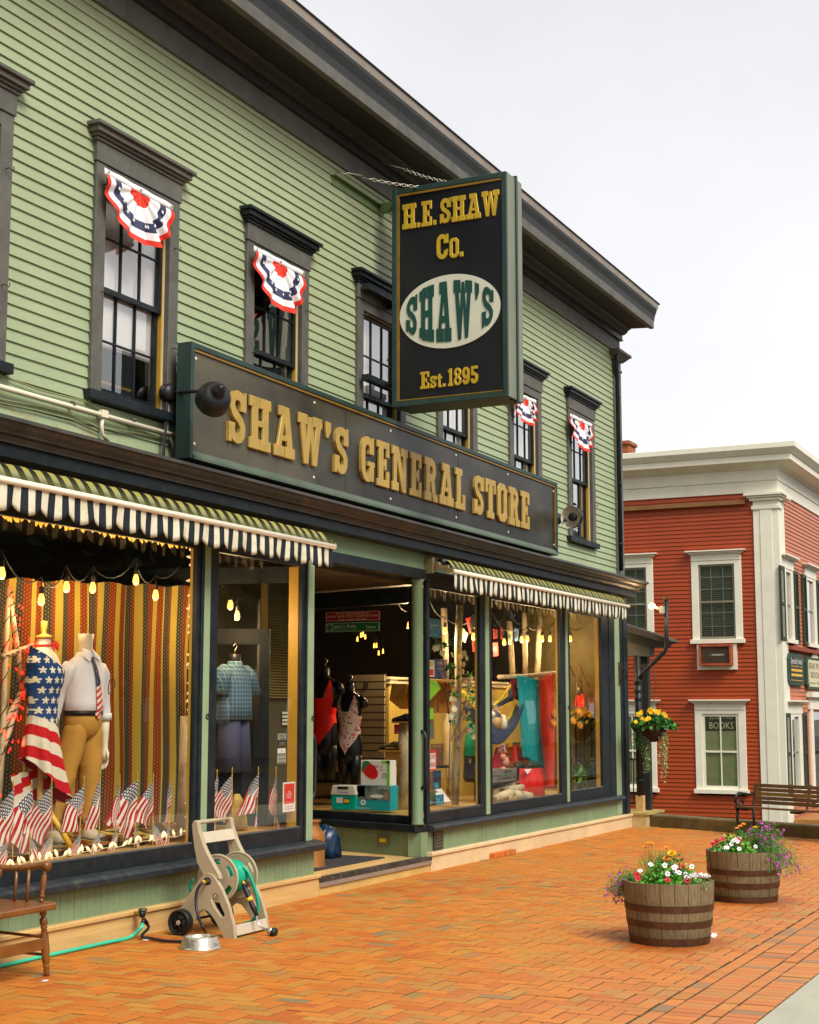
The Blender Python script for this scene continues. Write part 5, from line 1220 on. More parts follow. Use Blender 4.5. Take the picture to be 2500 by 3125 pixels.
def alyssum(c, r, label):
    o = thing('alyssum_plant', c, label, 'plant', 'plants in the half barrels'); c = V(c); mb = MB()
    leaves(mb, [c+V((U()*r, U()*r, random.random()*.05-.03)) for _ in range(260)], .02, 0, 3, 0, .4); mb.build('foliage', [LIME[0], LIME[2], FEA[0]], o)
    for i in range(26):
        a, q = random.uniform(0, 6.28), sqrt(random.random())*r; s = MB(); leaves(s, [c+V((q*cos(a), q*sin(a), .055-1.2*q*q))+V((U(), U(), U()))*.006 for _ in range(14)], .014, 0, 1, -.4, .9); s.build('flower', WHF, o)
alyssum(c1+V((-.10, -.245, zt+.035)), .085, 'mound of tiny white alyssum on the right rim of the nearer barrel')
c2 = V((13.65, 3.33, 0)); barrel(c2, 'farther oak half barrel of flowers with rusty hoops on the brick paving', .435, .4)
plant_feather(c2+V((.03, -.03, zt)), .22, 'feathery green plant with orange blooms in the farther barrel', 4)
plant_petunia(c2+V((-.10, .12, zt+.01)), .14, .15, 'petunia plant with red and white flowers at the left of the farther barrel', 5, 4)
plant_petunia(c2+V((-.12, .0, zt+.0)), .13, .16, 'petunia plant with white flowers at the front of the farther barrel', 7, 1)
plant_wisp(c2+V((-.03, -.19, zt+.03)), 'big wispy purple lobelia spilling over the right side of the farther barrel', (-.15, -.85, .25), .22, L=.33)
plant_wisp(c2+V((.03, -.12, zt+.05)), 'upright lobelia behind the spilling one in the farther barrel', (.1, -.6, .6), .08, L=.28)
MG2 = thing('marigold_plant', c2+V((0, .08, zt)), 'small yellow marigold in the farther barrel', 'plant', 'plants in the half barrels')
mb = MB(); leaves(mb, [c2+V((U()*.05, .08+U()*.05, zt+.12*random.random())) for _ in range(120)], .04, 0, 3, -.3, .4); mb.build('foliage', LEAF[:2]+[FEA[0]], MG2); bloomball(MG2, c2+V((-.03, .07, zt+.15)), .022, YEL); bloomball(MG2, c2+V((-.0, .12, zt+.16)), .018, YEL)
pt = MB(); ruffle(pt, V((11.30, 2.99, .012)), .03, 0, 1, 5, V((-.6, 0, .7))); pt = pt.build('fallen_petal', WHF); tag(pt, 'white petunia blossom fallen on the bricks beside the nearer barrel', 'petal')
# ================================================================ BENCH
BW = M('weathered bench slat', (.13, .075, .035), .65, .35, 6, .4, 30, stretch=(1, 1, 6), dirt=(.22, .13, .05), dirtamt=.5); BW2 = M('mossy bench slat', (.20, .12, .02), .65, .3, 6, .3)
bd_ = V((-.457, -.889, 0)).normalized(); bn_ = V((-bd_.y*-1, -bd_.x*-1, 0)); bn_ = V((bd_.y, -bd_.x, 0)).normalized()     # bn_ faces the viewer
if bn_.x > 0: bn_ = -bn_
sp = W(2243, 2462, 'x', 20.62); bz = sp.z; base = V((sp.x, sp.y, 0))
be = thing('park_bench', base+bd_*.9, 'weathered slatted wooden park bench with black cast iron ends by the kerb wall', 'bench')
for i in range(4): a = base-bn_*(.03+.085*i)+V((0, 0, bz-.006*i)); MB().bar(a, a+bd_*1.9, .07, .022).build('seat_slat', BW, be)
tz = W(2268, 2395, 'x', 20.92).z
for i in range(5):
    z = bz+.055+(tz-bz-.06)*i/4; a = base-bn_*(.36+.05*i/4)+V((0, 0, z)); MB().bar(a, a+bd_*1.9, .022, .048).build('back_slat', BW2 if i == 2 else BW, be)
for t_ in (.02, .93, 1.86):
    a = base+bd_*t_; end = t_ != .93
    P = lambda o, z: a-bn_*o+V((0, 0, z))
    if end:
        MB().tube([P(.02, 0), P(.04, .12), P(.02, .22), P(.03, bz-.02)], [.022, .016, .02, .02], 8).build('leg', BLACK, be, smooth=True)
        MB().tube([P(.40, 0), P(.36, .14), P(.35, bz-.03)], [.022, .018, .02], 8).build('leg', BLACK, be, smooth=True)
        MB().tube([P(-.02, bz+.05), P(.0, bz+.14), P(.06, bz+.185), P(.18, bz+.17), P(.30, bz+.15), P(.38, bz+.17)], .017, 8).build('armrest', BLACK, be, smooth=True)
        MB().tube([P(.0, bz-.03), P(.02, bz+.06), P(.10, bz+.10), P(.16, bz+.04), P(.12, bz), P(.06, bz+.03)], .014, 7).build('scroll', BLACK, be, smooth=True)
    MB().tube([P(.02, bz-.03), P(.2, bz-.045), P(.34, bz-.03), P(.38, bz+.1), P(.42, tz), P(.46, tz+.02)], .016, 8).build('side_frame', BLACK, be, smooth=True)
# ================================================================ OTHER SIDE OF THE STREET (seen reflected in the shop glass)
LFD = [M('dark tree leaf %d' % i, c, .7, .3, 3, 0) for i, c in enumerate(((.018, .04, .012), (.03, .06, .015), (.010, .025, .008)))]
BARK = M('tree bark', (.06, .045, .03), .9, .3, 6, .6, 20)
def tree(x, y, h, r, label):
    o = thing('maple_tree', (x, y, -.1), label, 'tree', 'trees across the street')
    MB().tube([(x, y, -.1), (x+.1, y, h*.3), (x, y+.1, h*.7)], [.28, .2, .08], 10).build('trunk', BARK, o, smooth=True)
    mb = MB(); blobs = [(V((x+U()*r*.6, y+U()*r*.5, h*random.uniform(.38, .9))), r*random.uniform(.35, .6)) for _ in range(14)]
    for c, rr in blobs:
        for _ in range(120):
            d = V((random.gauss(0, 1), random.gauss(0, 1), random.gauss(0, 1))).normalized()*rr*random.uniform(.75, 1.05); leaves(mb, [c+d], .55, 0, 3, .2, .7)
        mb.lathe([(0, -rr*.7), (rr*.6, -rr*.4), (rr*.75, 0), (rr*.55, rr*.45), (0, rr*.7)], c, 8, m=2, cap=False)
    mb.build('crown', LFD, o)
for i, (x, y, h) in enumerate(((24, -14, 9), (31, -16, 10), (38, -14, 9.5), (46, -15, 11), (54, -14, 10), (63, -15, 11), (73, -14, 11), (86, -15, 12), (100, -16, 13))):
    tree(x, y, h, 4.2+.03*(x-20), 'leafy street tree in the row across the road, seen only mirrored in the shop glass')
oh = thing('opposite_house', (40, -20, 0), 'tan clapboard house standing across the street behind the trees', 'building')
MB().box(26, 110, -27, -19, -.2, 6.2).build('wall', clap_mat('tan clapboard', (.30, .26, .18), (.2, .17, .12), .12), oh)
MB().add([(25.5, -18.5, 6.2), (110, -18.5, 6.2), (110, -27.5, 6.2), (25.5, -27.5, 6.2), (25.5, -23, 9), (110, -23, 9)], [(0,1,5,4),(2,3,4,5),(1,2,5),(3,0,4)]).build('roof', TRIMD, oh)
for i in range(14): MB().box(28+i*5.5, 29.2+i*5.5, -19.0, -18.95, 3.2, 5.0).build('window', GLASS2, oh); MB().box(28+i*5.5, 29.2+i*5.5, -19.0, -18.95, .6, 2.3).build('window', GLASS2, oh)
# ================================================================ WINDOW DISPLAYS
EDB = EM('edison bulb glow', (1.0, .46, .07), 2.6); CORDM = M('black lamp cord', (.01, .01, .008), .6); BRASS = M('brass socket', (.25, .16, .05), .35, .1, metal=.8)
def tp(name, mb, mat, label, cat, group=None, **kw):
    o = mb.build(name, mat, **kw); tag(o, label, cat, group); return o
def bulbs(pts, yy, label, e=5.0, sag=.10, bs=.85, name='bulb_string'):
    P = [W(x, y, 'y', yy if not isinstance(yy, list) else yy[i]) for i, (x, y) in enumerate(pts)]
    o = thing(name, P[0], label, 'string lights', 'edison bulb strings in the shop windows'); 
    up_ = [p+V((0, 0, .17)) for p in P]; pts2 = []
    a = [up_[0]+V((-.5, 0, .3))]+up_+[up_[-1]+V((.5, 0, .3))]
    for p, q in zip(a, a[1:]):
        for t in range(6): u = t/6; pts2.append(p.lerp(q, u)-V((0, 0, sag*4*u*(1-u)))+V((0, .01, 0)))
    MB().tube(pts2, .006, 5).build('cord', CORDM, o, smooth=True)
    for p in P:
        MB().tube([p+V((0, 0, .17)), p+V((0, 0, .10))], .004, 5).build('drop_cord', CORDM, o)
        MB().lathe([(.012, .10), (.018, .09), (.018, .045)], p, 10).build('socket', CORDM, o, smooth=True)
        MB().lathe([(0, -.05*bs), (.018*bs, -.045*bs), (.030*bs, -.02), (.028*bs, .01), (.016*bs, .045)], p, 12, cap=False).build('bulb', EDB, o, smooth=True)
        if e: plight('bulb_light', p+V((0, -.0, -.09)), e, o)
    return o
bulbs([(6, 1750), (126, 1831), (203, 1792), (283, 1794), (415, 1770), (475, 1817)], [7.3, 7.3, 7.6, 7.6, 7.45, 7.45], 'swagged string of six edison bulbs above the flag display in the left window', 4.8, .12)
bulbs([(703, 1847), (724, 1880)], 7.4, 'pair of edison bulbs hanging in the window just left of the doorway', 8)
bulbs([(1358, 1926), (1453, 1922), (1445, 1943)], [7.5, 7.5, 7.45], 'three edison bulbs by the birch trunks in the window right of the column', 12)
bulbs([(1539, 1960), (1592, 1952), (1610, 1950), (1655, 1950), (1679, 1950)], [7.6, 7.8, 7.7, 7.8, 7.7], 'row of five edison bulbs over the hanging scarves', 10, .04)
bulbs([(1741, 1950), (1801, 1921)], 7.5, 'two edison bulbs over the lantern in the farthest shop window', 9)
bulbs([(1249, 1909)], 7.9, 'single edison bulb seen through the recessed bay beside the column', 32)
ch = bulbs([(1091, 1953), (1102, 1941), (1108, 1938), (1115, 1946), (1142, 1973), (1149, 1972), (1156, 1995), (1169, 1990)], 9.7, 'cluster of small lit chandelier bulbs deep inside the dark shop', 0, .02, .4)
# small c7 lights round the left window
C7 = EM('gold christmas bulb', (1.0, .45, .04), .8, (.9, .6, .2)); C7L = EM('pale christmas bulb', (1.0, .70, .32), .45, (.9, .8, .6)); WIREG = M('pale wire', (.5, .45, .3), .6)
def c7(name, P, label, mat, hang, wire):
    o = thing(name, P[0], label, 'string lights', 'small string lights framing the left window')
    MB().tube([p+V((0, 0, .008*sin(i*2.1))) for i, p in enumerate(P)], .004, 4).build('wire', wire, o)
    for p in P:
        d = (V(hang)+V((U()*.9, U()*.3, U()*.5))).normalized(); mb = MB(); a = p
        mb.tube([a, a+d*.012, a+d*.016, a+d*.032, a+d*.05, a+d*.060], [.007, .007, .011, .013, .007, .001], 7); mb.build('bulb', mat, o, smooth=True)
n = 56; c7('string_lights', [W(8+590*i/(n-1)+3*U(), 1562+101*i/(n-1)+4*sin(i*.7), 'y', 7.04) for i in range(n)], 'string of gold bulbs hanging along the top of the left window', C7, (0, 0, -1), IRON)
n = 40; c7('string_lights', [W(588-8*(i/n)+2*U(), 1680+880*i/(n-1), 'y', 7.04) for i in range(n)], 'string of pale bulbs running down the right edge of the left window', C7L, (-.7, 0, -.3), WIREG)
n = 30; c7('string_lights', [W(20+570*i/(n-1)+4*U(), 2645-103*i/(n-1)+2*U(), 'y', 7.05) for i in range(n)], 'string of pale bulbs lying along the bottom ledge of the left window', C7L, (0, 0, 1), WIREG)
# patterned curtain
def curtain_mat():
    k = NT('striped star curtain'); u, v = k.uv(); f = k.m('FRACT', u)
    r = k.t.nodes.new('ShaderNodeValToRGB'); r.color_ramp.interpolation = 'CONSTANT'; k.t.links.new(f, r.inputs[0])
    G_, N_, R_ = (.46, .36, .065, 1), (.028, .042, .042, 1), (.21, .034, .013, 1)
    st = [(0, G_), (.17, N_), (.30, R_), (.47, G_), (.59, R_), (.74, G_), (.77, N_), (.93, R_)]
    el = r.color_ramp.elements; el[0].position = 0; el[0].color = G_; el[1].position = .17; el[1].color = N_
    for p_, c in st[2:]: e = el.new(p_); e.color = c
    a = k.m('SUBTRACT', k.m('FRACT', k.m('MULTIPLY', u, 20.0)), .5); row = k.m('FLOOR', k.m('MULTIPLY', u, 20.0))
    b = k.m('SUBTRACT', k.m('FRACT', k.m('ADD', k.m('MULTIPLY', v, 66.0), k.m('MULTIPLY', row, .5))), .5)
    d = k.m('SQRT', k.m('ADD', k.m('MULTIPLY', a, a), k.m('MULTIPLY', b, b))); th = k.m('ARCTAN2', b, a)
    sr = k.m('MULTIPLY', k.m('ADD', .45, k.m('MULTIPLY', k.m('POWER', k.m('ABSOLUTE', k.m('COSINE', k.m('MULTIPLY', th, 2.5))), 2.0), .55)), .34)
    c = k.mix(k.m('MULTIPLY', k.m('LESS_THAN', d, sr), .5), r.outputs[0], (.50, .30, .05)); k.bump(k.noise(k.pos(), 200, 2), .2, .002); return k.out(c, .9, 0, .1)
mb = MB(); c0, c1_ = 6.5, 11.82
def cur(u, v):
    x = c0+(c1_-c0)*u; t = 1-v; lean = .28*t*max(0, (9.9-x)/1.4)**1.0 if x < 9.9 else 0
    return (x-lean*.8-.10*t*(u > .98), 8.02+.022*sin(u*95+1.3*sin(u*13))*(.4+.6*t)+.03*noise.noise(V((u*14, t*2, 0))), .62+(2.69+.13*max(0, (x-9.1)/2.7)+.012*sin(u*60)-.62)*v)
mb.grid(cur, 260, 14); mb.u = [[(a*9.6, b) for a, b in u] for u in mb.u]
tp('curtain', mb, curtain_mat(), 'striped gold, red and navy star curtain hung behind the left window display', 'curtain', smooth=True)
mb = MB(); mb.grid(lambda u, v: (8.0+3.4*u, 7.15+.85*v, .635+.05*noise.noise(V((u*9, v*5, 3)))**2*3+.05*max(0, noise.noise(V((u*7, v*3, 1))))+.02), 60, 16); mb.u = [[(a*6, b) for a, b in u] for u in mb.u]
tp('floor_cloth', mb, bpy.data.materials['striped star curtain'], 'rumpled striped cloth covering the floor of the left window display', 'cloth', smooth=True)
# ---- US flags
def starpat(k, a, b, amp=.30):
    d = k.m('SQRT', k.m('ADD', k.m('MULTIPLY', a, a), k.m('MULTIPLY', b, b))); th = k.m('ARCTAN2', b, a)
    return k.m('LESS_THAN', d, k.m('MULTIPLY', k.m('ADD', .42, k.m('MULTIPLY', k.m('POWER', k.m('ABSOLUTE', k.m('COSINE', k.m('MULTIPLY', th, 2.5))), 1.6), .58)), amp))
def flag_mat():
    k = NT('stars and stripes cloth'); u, v = k.uv()
    st = k.m('MODULO', k.m('FLOOR', k.m('MULTIPLY', k.m('SUBTRACT', 1.0, v), 13.0)), 2.0)
    c = k.mix(st, (.40, .008, .014), (.66, .61, .52))
    can = k.m('MULTIPLY', k.m('LESS_THAN', u, .42), k.m('GREATER_THAN', v, 6/13))
    row = k.m('FLOOR', k.m('MULTIPLY', k.m('SUBTRACT', v, 6/13), 14.0)); a = k.m('SUBTRACT', k.m('FRACT', k.m('ADD', k.m('MULTIPLY', u, 13.0), k.m('MULTIPLY', row, .5))), .5)
    b = k.m('SUBTRACT', k.m('FRACT', k.m('MULTIPLY', k.m('SUBTRACT', v, 6/13), 14.0)), .5)
    c = k.mix(can, c, k.mix(starpat(k, a, b, .42), (.018, .022, .055), (.75, .72, .65))); return k.out(c, .8, 0, .15)
FLAGM = flag_mat(); POLE = M('pale flag stick', (.55, .33, .08), .5, .1)
def flagthing(top, bot, yy, s, dr, label, seed, name='small_flag', drop=1.0):
    a, b = W(bot[0], bot[1], 'y', yy), W(top[0], top[1], 'y', yy); a.z = max(a.z, .612)
    o = thing(name, a, label, 'flag', 'stick flags standing along the window ledges')
    MB().tube([a, b-V((0, 0, .03))], .0045*s**.5, 6).build('stick', POLE, o)
    MB().lathe([(.003, -.045), (.008, -.035), (.004, -.02), (.006, -.01), (0, .012)], b, 8).build('finial', M('gilt finial', (.6, .42, .05), .35, metal=.6), o, smooth=True)
    ax = (a-b).normalized(); H, L = .215*s, .34*s; e = b+ax*.055*s
    def fn(u, v):
        w = .6+.4*sin(seed*1.7); hp = e+ax*H*(1-v); far = e+V((dr*s*(.05+.25*v), 0, -s*(.37-.06*v*v+.03*sin(seed+v*3))))
        p = hp.lerp(far, u)+V((dr*s*.03*sin(pi*u)*v, 0, .02*s*sin(pi*u)))
        return p+V((.004*sin(v*9+seed), -.006-.020*s*sin(v*9*w+u*2+seed)*min(1, u*2)-.008*s*sin(u*7+seed*2), 0))
    mb = MB().grid(fn, 16, 26)
    mb.build('flag_cloth', FLAGM, o, smooth=True)
F1 = [((41, 2383), (38, 2640), -1, 1.0), ((97, 2383), (91, 2634), -.75, 1.1), ((158, 2378), (159, 2620), -1, 1.05), ((257, 2372), (236, 2608), -.9, 1.0), ((307, 2355), (301, 2608), -.7, 1.02),
      ((366, 2365), (356, 2585), -.35, .92), ((421, 2357), (410, 2590), -1.15, 1.1), ((468, 2362), (466, 2580), -.9, 1.0), ((522, 2358), (514, 2580), -.4, 1.0)]
LB1 = ['at the far left edge behind the chair', 'left of the dress form leg', 'below the hem of the flag dress', 'between the two mannequins', 'in front of the khaki trouser leg', 'just right of the khaki trousers',
       'in the middle of the striped curtain', 'right of the middle flag before the curtain', 'nearest the window corner with the birch stump']
for i, (t, b, d, s) in enumerate(F1): flagthing(t, b, 7.16, s, d, 'larger stick flag '+LB1[i]+', left window', i*1.3)
S1 = [((20, 2555), (18, 2650), -1, .5), ((92, 2540), (90, 2628), .7, .5), ((158, 2540), (155, 2615), -1.1, .5), ((247, 2530), (240, 2605), -1, .5), ((303, 2528), (300, 2606), -.8, .52), ((357, 2518), (354, 2585), -1, .5), ((412, 2512), (410, 2590), .5, .46), ((468, 2508), (466, 2580), 1.1, .5), ((516, 2510), (514, 2580), -.5, .48)]
for i, (t, b, d, s) in enumerate(S1): flagthing(t, b, 7.12, s, d, 'tiny flag '+LB1[i]+', left window', i*.9+.4)
F2 = [((663, 2352), (655, 2560), -.9, 1.0), ((709, 2345), (709, 2553), -1.1, 1.05), ((789, 2342), (781, 2545), -1.25, 1.0), ((843, 2342), (837, 2540), -.45, .95)]
LB2 = ['nearest the green post', 'below the plaid shirt and shorts', 'left of the red window sign pair', 'beside the red square sign']
for i, (t, b, d, s) in enumerate(F2): flagthing(t, b, 7.14, s, d, 'larger stick flag '+LB2[i]+', middle window', i*1.9+.7)
for i, (t, b, d, s) in enumerate([((655, 2490), (654, 2562), -.8, .46), ((702, 2490), (705, 2556), -.9, .5), ((784, 2468), (781, 2545), -.5, .42), ((841, 2470), (837, 2540), .6, .46)]): flagthing(t, b, 7.10, s, d, 'tiny flag '+LB2[i]+', middle window', i*2.3)
# ---- dress form in a flag dress
def dress_mat(name, xc, bound, slope, navy=True):
    k = NT(name); q = k.xyz(k.pos()); s = k.m('ADD', q[2], k.m('MULTIPLY', k.m('SUBTRACT', q[0], xc), slope)); s = k.m('ADD', s, k.m('MULTIPLY', k.noise(k.comb(k.m('MULTIPLY', q[0], 8.0), 0, q[2]), 1.5, 2), .05))
    st = k.m('MODULO', k.m('ADD', k.m('FLOOR', k.m('DIVIDE', k.m('SUBTRACT', bound+.02, s), .083)), 0.0), 2.0); c = k.mix(st, (.68, .62, .48), (.50, .008, .012))
    if navy:
        b0 = k.m('DIVIDE', q[2], .074); a = k.m('SUBTRACT', k.m('FRACT', k.m('ADD', k.m('DIVIDE', q[0], .066), k.m('MULTIPLY', k.m('FLOOR', b0), .5))), .5); b = k.m('SUBTRACT', k.m('FRACT', b0), .5)
        c = k.mix(k.m('GREATER_THAN', s, bound), c, k.mix(starpat(k, b, a, .38), (.012, .05, .17), (.72, .66, .48)))
    k.bump(k.noise(k.comb(k.m('MULTIPLY', q[0], 6.0), q[1], q[2]), 8, 3), .3, .01); return k.out(c, .8, 0, .2)
CREAMB = M('cream mannequin', (.76, .68, .50), .45, .05, 5, .02)
df = W(132, 2100, 'y', 7.36); dx = df.x; Z = lambda sy: W(132, sy, 'y', 7.36).z
o = thing('dress_form', (dx-.03, 7.36, .66), 'dress form wearing a strapped stars and stripes dress, left of the shirted mannequin', 'dress form')
tors = [(1.50, .125, .10, .0), (1.60, .115, .09, 0), (1.70, .118, .09, 0), (1.80, .135, .105, 0), (1.88, .152, .125, .01), (1.95, .155, .12, .02), (2.02, .150, .095, .0), (2.08, .12, .08, -.01), (2.11, .07, .065, -.01), (2.15, .052, .052, -.01), (2.20, .05, .05, -.01)]
MB().loft([(dx+e, 7.36, z, a*.98, b*.98, 0) for z, a, b, e in tors]).build('body', CREAMB, o, smooth=True)
MB().lathe([(.055, 2.195), (.062, 2.20), (.062, 2.215), (.04, 2.222), (.018, 2.23), (.016, 2.25), (.024, 2.27), (.026, 2.32), (.024, 2.325)], (dx-.01, 7.36, 0), 16).build('wood_cap', M('honey turned wood', (.62, .36, .06), .4), o, smooth=True)
MB().tube([(dx, 7.36, .9), (dx, 7.36, 1.5)], .022, 8).build('pole', WOODY, o)
for an in (-1.2, .9, 3.0): MB().tube([(dx, 7.36, .95), (dx+.08*cos(an), 7.36+.08*sin(an), .92), (dx+.18*cos(an), 7.36+.18*sin(an), .78), (dx+.25*cos(an), 7.36+.25*sin(an), .67)], .022, 8).build('leg', M('varnished yellow leg', (.68, .40, .03), .35), o, smooth=True)
def prof(L, z, i):
    for a, b in zip(L, L[1:]):
        if a[0] <= z <= b[0]: t = (z-a[0])/(b[0]-a[0]); return a[i]*(1-t)+b[i]*t
    return L[0][i] if z < L[0][0] else L[-1][i]
skirt = [(1.0, .21, .17, .05), (1.15, .19, .15, .03), (1.3, .17, .135, .01), (1.45, .148, .12, 0)]+[(z, a+.008, b+.008, e) for z, a, b, e in tors[1:8]]
def dress(u, v):
    g = 2*pi*u; cx = cos(g); zb = 1.15-.17*cx+.05*sin(g*1); zt = 2.03-.09*cx+(.02 if sin(g) > 0 else 0)
    z = zb+(zt-zb)*v; a, b, e = prof(skirt, z, 1), prof(skirt, z, 2), prof(skirt, z, 3); w = max(0, (1.6-z))*.055*sin(g*7+z*3)+.004*noise.noise(V((cos(g)*4, sin(g)*4, z*7)))
    return (dx+e+(a+w)*cos(g), 7.36+(b+w)*sin(g), z)
MB().grid(dress, 84, 44).build('dress', dress_mat('flag dress cloth', dx, 1.60, .42), o, smooth=True, weld=True)
bk = MB().grid(lambda u, v: (dx-.27+.46*u+.06*sin(v*3), 7.42+.02*sin(u*30), .86+(.34+.06*u)*v), 24, 8)
bk.build('back_panel', dress_mat('flag dress back cloth', dx, 1.5, -.62, False), o, smooth=True)
MB().tube([(dx-.01+.055*cos(t*.4), 7.36+.055*sin(t*.4), 2.145+.004*cos(t*.4)) for t in range(16)], .010, 6, closed=True).build('choker', BR, o, smooth=True)
mb = MB()
for i in range(9): ruffle(mb, V((dx+.04+.025*U(), 7.29+.01*U(), 2.135+.03*U())), .018, 0, 2, 6, V((U()*.5, -1, .2)))
mb.build('choker_flowers', BR, o)
# ---- mannequin in shirt, tie and khakis
mx_ = W(258, 2060, 'y', 7.52).x; MY = 7.52
o = thing('mannequin', (mx_, MY, .66), 'headless mannequin in a white shirt, flag tie and khaki trousers', 'mannequin')
MB().loft([(mx_, MY, 1.95, .10, .08, 0), (mx_, MY, 2.05, .068, .062, 0), (mx_, MY, 2.12, .056, .056, 0), (mx_, MY, 2.20, .056, .058, 0), (mx_-.002, MY-.005, 2.265, .066, .064, 0)], 20).build('neck', CREAMB, o, smooth=True)
SHIRT = M('white shirt cotton', (.72, .72, .74), .8, .04, 5, .25, 14)
tr = [(1.655, .165, .125, .0), (1.67, .184, .142, 0), (1.73, .188, .142, 0), (1.82, .19, .135, 0), (1.90, .20, .13, .0), (1.97, .215, .115, 0), (2.02, .20, .098, 0), (2.06, .15, .082, 0), (2.09, .088, .07, 0), (2.12, .066, .064, 0)]
MB().loft([(mx_+e, MY, z, a, b, 0) for z, a, b, e in tr], 40, wr=.035).build('shirt_body', SHIRT, o, smooth=True)
for s in (-1, 1):
    P = [V((mx_+s*.175, MY, 2.005)), V((mx_+s*.222, MY+.005, 1.95)), V((mx_+s*.245, MY+.01, 1.85)), V((mx_+s*.255, MY+.01, 1.74)), V((mx_+s*.255, MY-.005, 1.66)), V((mx_+s*.25, MY-.015, 1.60))]
    if s == -1: P = [p if i < 2 else V((mx_-.20-.01*i, MY+.05+.01*i, p.z)) for i, p in enumerate(P)]
    MB().tube(P, [.062, .068, .062, .056, .052, .050], 16).build('sleeve', SHIRT, o, smooth=True); MB().tube([P[-1]+V((0, 0, .045)), P[-1]-V((0, 0, .01))], [.058, .056], 16).build('rolled_cuff', SHIRT, o, smooth=True)
    w0 = P[-1]; hand = w0+V((0, -.01, -.24))
    mb = MB().tube([w0, w0.lerp(hand, .5), w0.lerp(hand, .85), hand, hand-V((-.002, 0, .03)), hand-V((0, 0, .09))], [.042, .033, .025, .026, .036, .030], 12)
    for j in range(4):
        f0 = hand+V((-.0, -.027+.018*j, -.085)); Lf = (.062, .075, .078, .066)[j]*1.0
        mb.tube([f0+V((0, 0, .02)), f0-V((.002, 0, Lf*.4)), f0-V((.014*s, 0, Lf*.75)), f0-V((.028*s, 0, Lf*1.0))], [.010, .0095, .0085, .006], 8)
    mb.tube([hand+V((-.008*s, -.025, -.01)), hand+V((-.018*s, -.045, -.045)), hand+V((-.024*s, -.05, -.08))], [.012, .010, .007], 8)
    mb.build('hand', CREAMB, o, smooth=True)
KH = M('khaki cotton', (.46, .235, .035), .8, .12, 5, .5, 12)
tl = V((W(182, 2500, 'y', MY).x, MY+.09, .80)); trr = V((W(262, 2520, 'y', MY).x, MY-.02, .80))
mb = MB().loft([(mx_, MY, 1.44, .06, .06, 0), (mx_, MY, 1.48, .125, .105, 0), (mx_, MY, 1.53, .164, .122, 0), (mx_, MY, 1.58, .170, .128, 0), (mx_, MY, 1.655, .168, .126, 0)], 32, wr=.02)
mb.build('trouser_top', KH, o, smooth=True)
for s, ft in ((-1, tl), (1, trr)):
    hp = V((mx_+s*.076, MY, 1.56)); sec = []
    for i in range(16):
        t = i/15; p = ft.lerp(hp, t); r = .066+.036*t-.018*max(0, t-.8)*5*.6+(.010 if i == 0 else 0)+.0025*sin(i*2.9); sec.append((p.x+.012*sin(t*3), p.y, p.z, r*(1+.05*sin(i*2.3)), r*1.10*(1+.04*cos(i*1.9)), 0))
    MB().loft(sec, 22, wr=.07).build('trouser_leg', KH, o, smooth=True)
    MB().loft([(ft.x, ft.y, .795, .072, .076, 0), (ft.x, ft.y, .83, .074, .078, 0)], 20).build('turn_up', M('olive turn up', (.16, .14, .05), .8), o, smooth=True)
    MB().loft([(ft.x, ft.y, .67, .045, .05, 0), (ft.x, ft.y, .72, .04, .042, 0), (ft.x, ft.y, .80, .04, .042, 0)], 14).build('ankle', CREAMB, o, smooth=True)
    MB().loft([(ft.x-.01, ft.y-.07, .665, .052, .13, 0), (ft.x-.01, ft.y-.07, .70, .05, .125, 0), (ft.x-.005, ft.y-.03, .73, .045, .08, 0), (ft.x, ft.y, .76, .042, .05, 0)], 16).build('shoe', CREAM, o, smooth=True)
MB().loft([(mx_, MY, 1.628, .176, .136, 0), (mx_, MY, 1.665, .176, .136, 0)], 30).build('belt', BLACK, o, smooth=True)
def tie_mat():
    k = NT('flag tie'); q = k.xyz(k.pos()); s = k.m('FRACT', k.m('DIVIDE', k.m('SUBTRACT', q[2], k.m('MULTIPLY', q[0], .75)), .052))
    c = k.mix(k.m('GREATER_THAN', s, .5), (.72, .66, .58), (.62, .02, .015)); vo = k.n('ShaderNodeTexVoronoi', Vector=k.pos(), Scale=90.0)
    c = k.mix(k.m('GREATER_THAN', k.m('SUBTRACT', q[2], k.m('MULTIPLY', k.m('SUBTRACT', q[0], mx_), .4)), 1.86), c, k.mix(k.m('LESS_THAN', vo.outputs[0], .25), (.015, .018, .045), (.6, .6, .6))); return k.out(c, .5)
TIE = tie_mat()
def tief(u, v):
    z = 1.60+.46*v; w_ = .040*(1-v)+.018*v if v > .07 else .040*(v/.07*.75+.25); yb = MY-prof([(a, b, c) for a, b, c, _ in tr], z, 2)-.012
    return (mx_+.012-.03*v+w_*(u-.5)*2, yb-.006*(1-(2*u-1)**2), z)
MB().grid(tief, 6, 40).build('tie', TIE, o, smooth=True, solid=.004); MB().loft([(mx_-.012, MY-.083, 2.045, .014, .010, 0), (mx_-.012, MY-.080, 2.085, .024, .014, 0)], 10).build('tie_knot', TIE, o, smooth=True)
for s in (-1, 1):
    mb = MB(); mb.add([(mx_+s*.012, MY-.082, 2.085), (mx_+s*.075, MY-.105, 2.045), (mx_+s*.105, MY-.06, 2.09), (mx_+s*.062, MY-.02, 2.15), (mx_+s*.02, MY-.06, 2.135)], [(0,1,2,3,4)]); mb.build('collar', SHIRT, o, solid=.004)
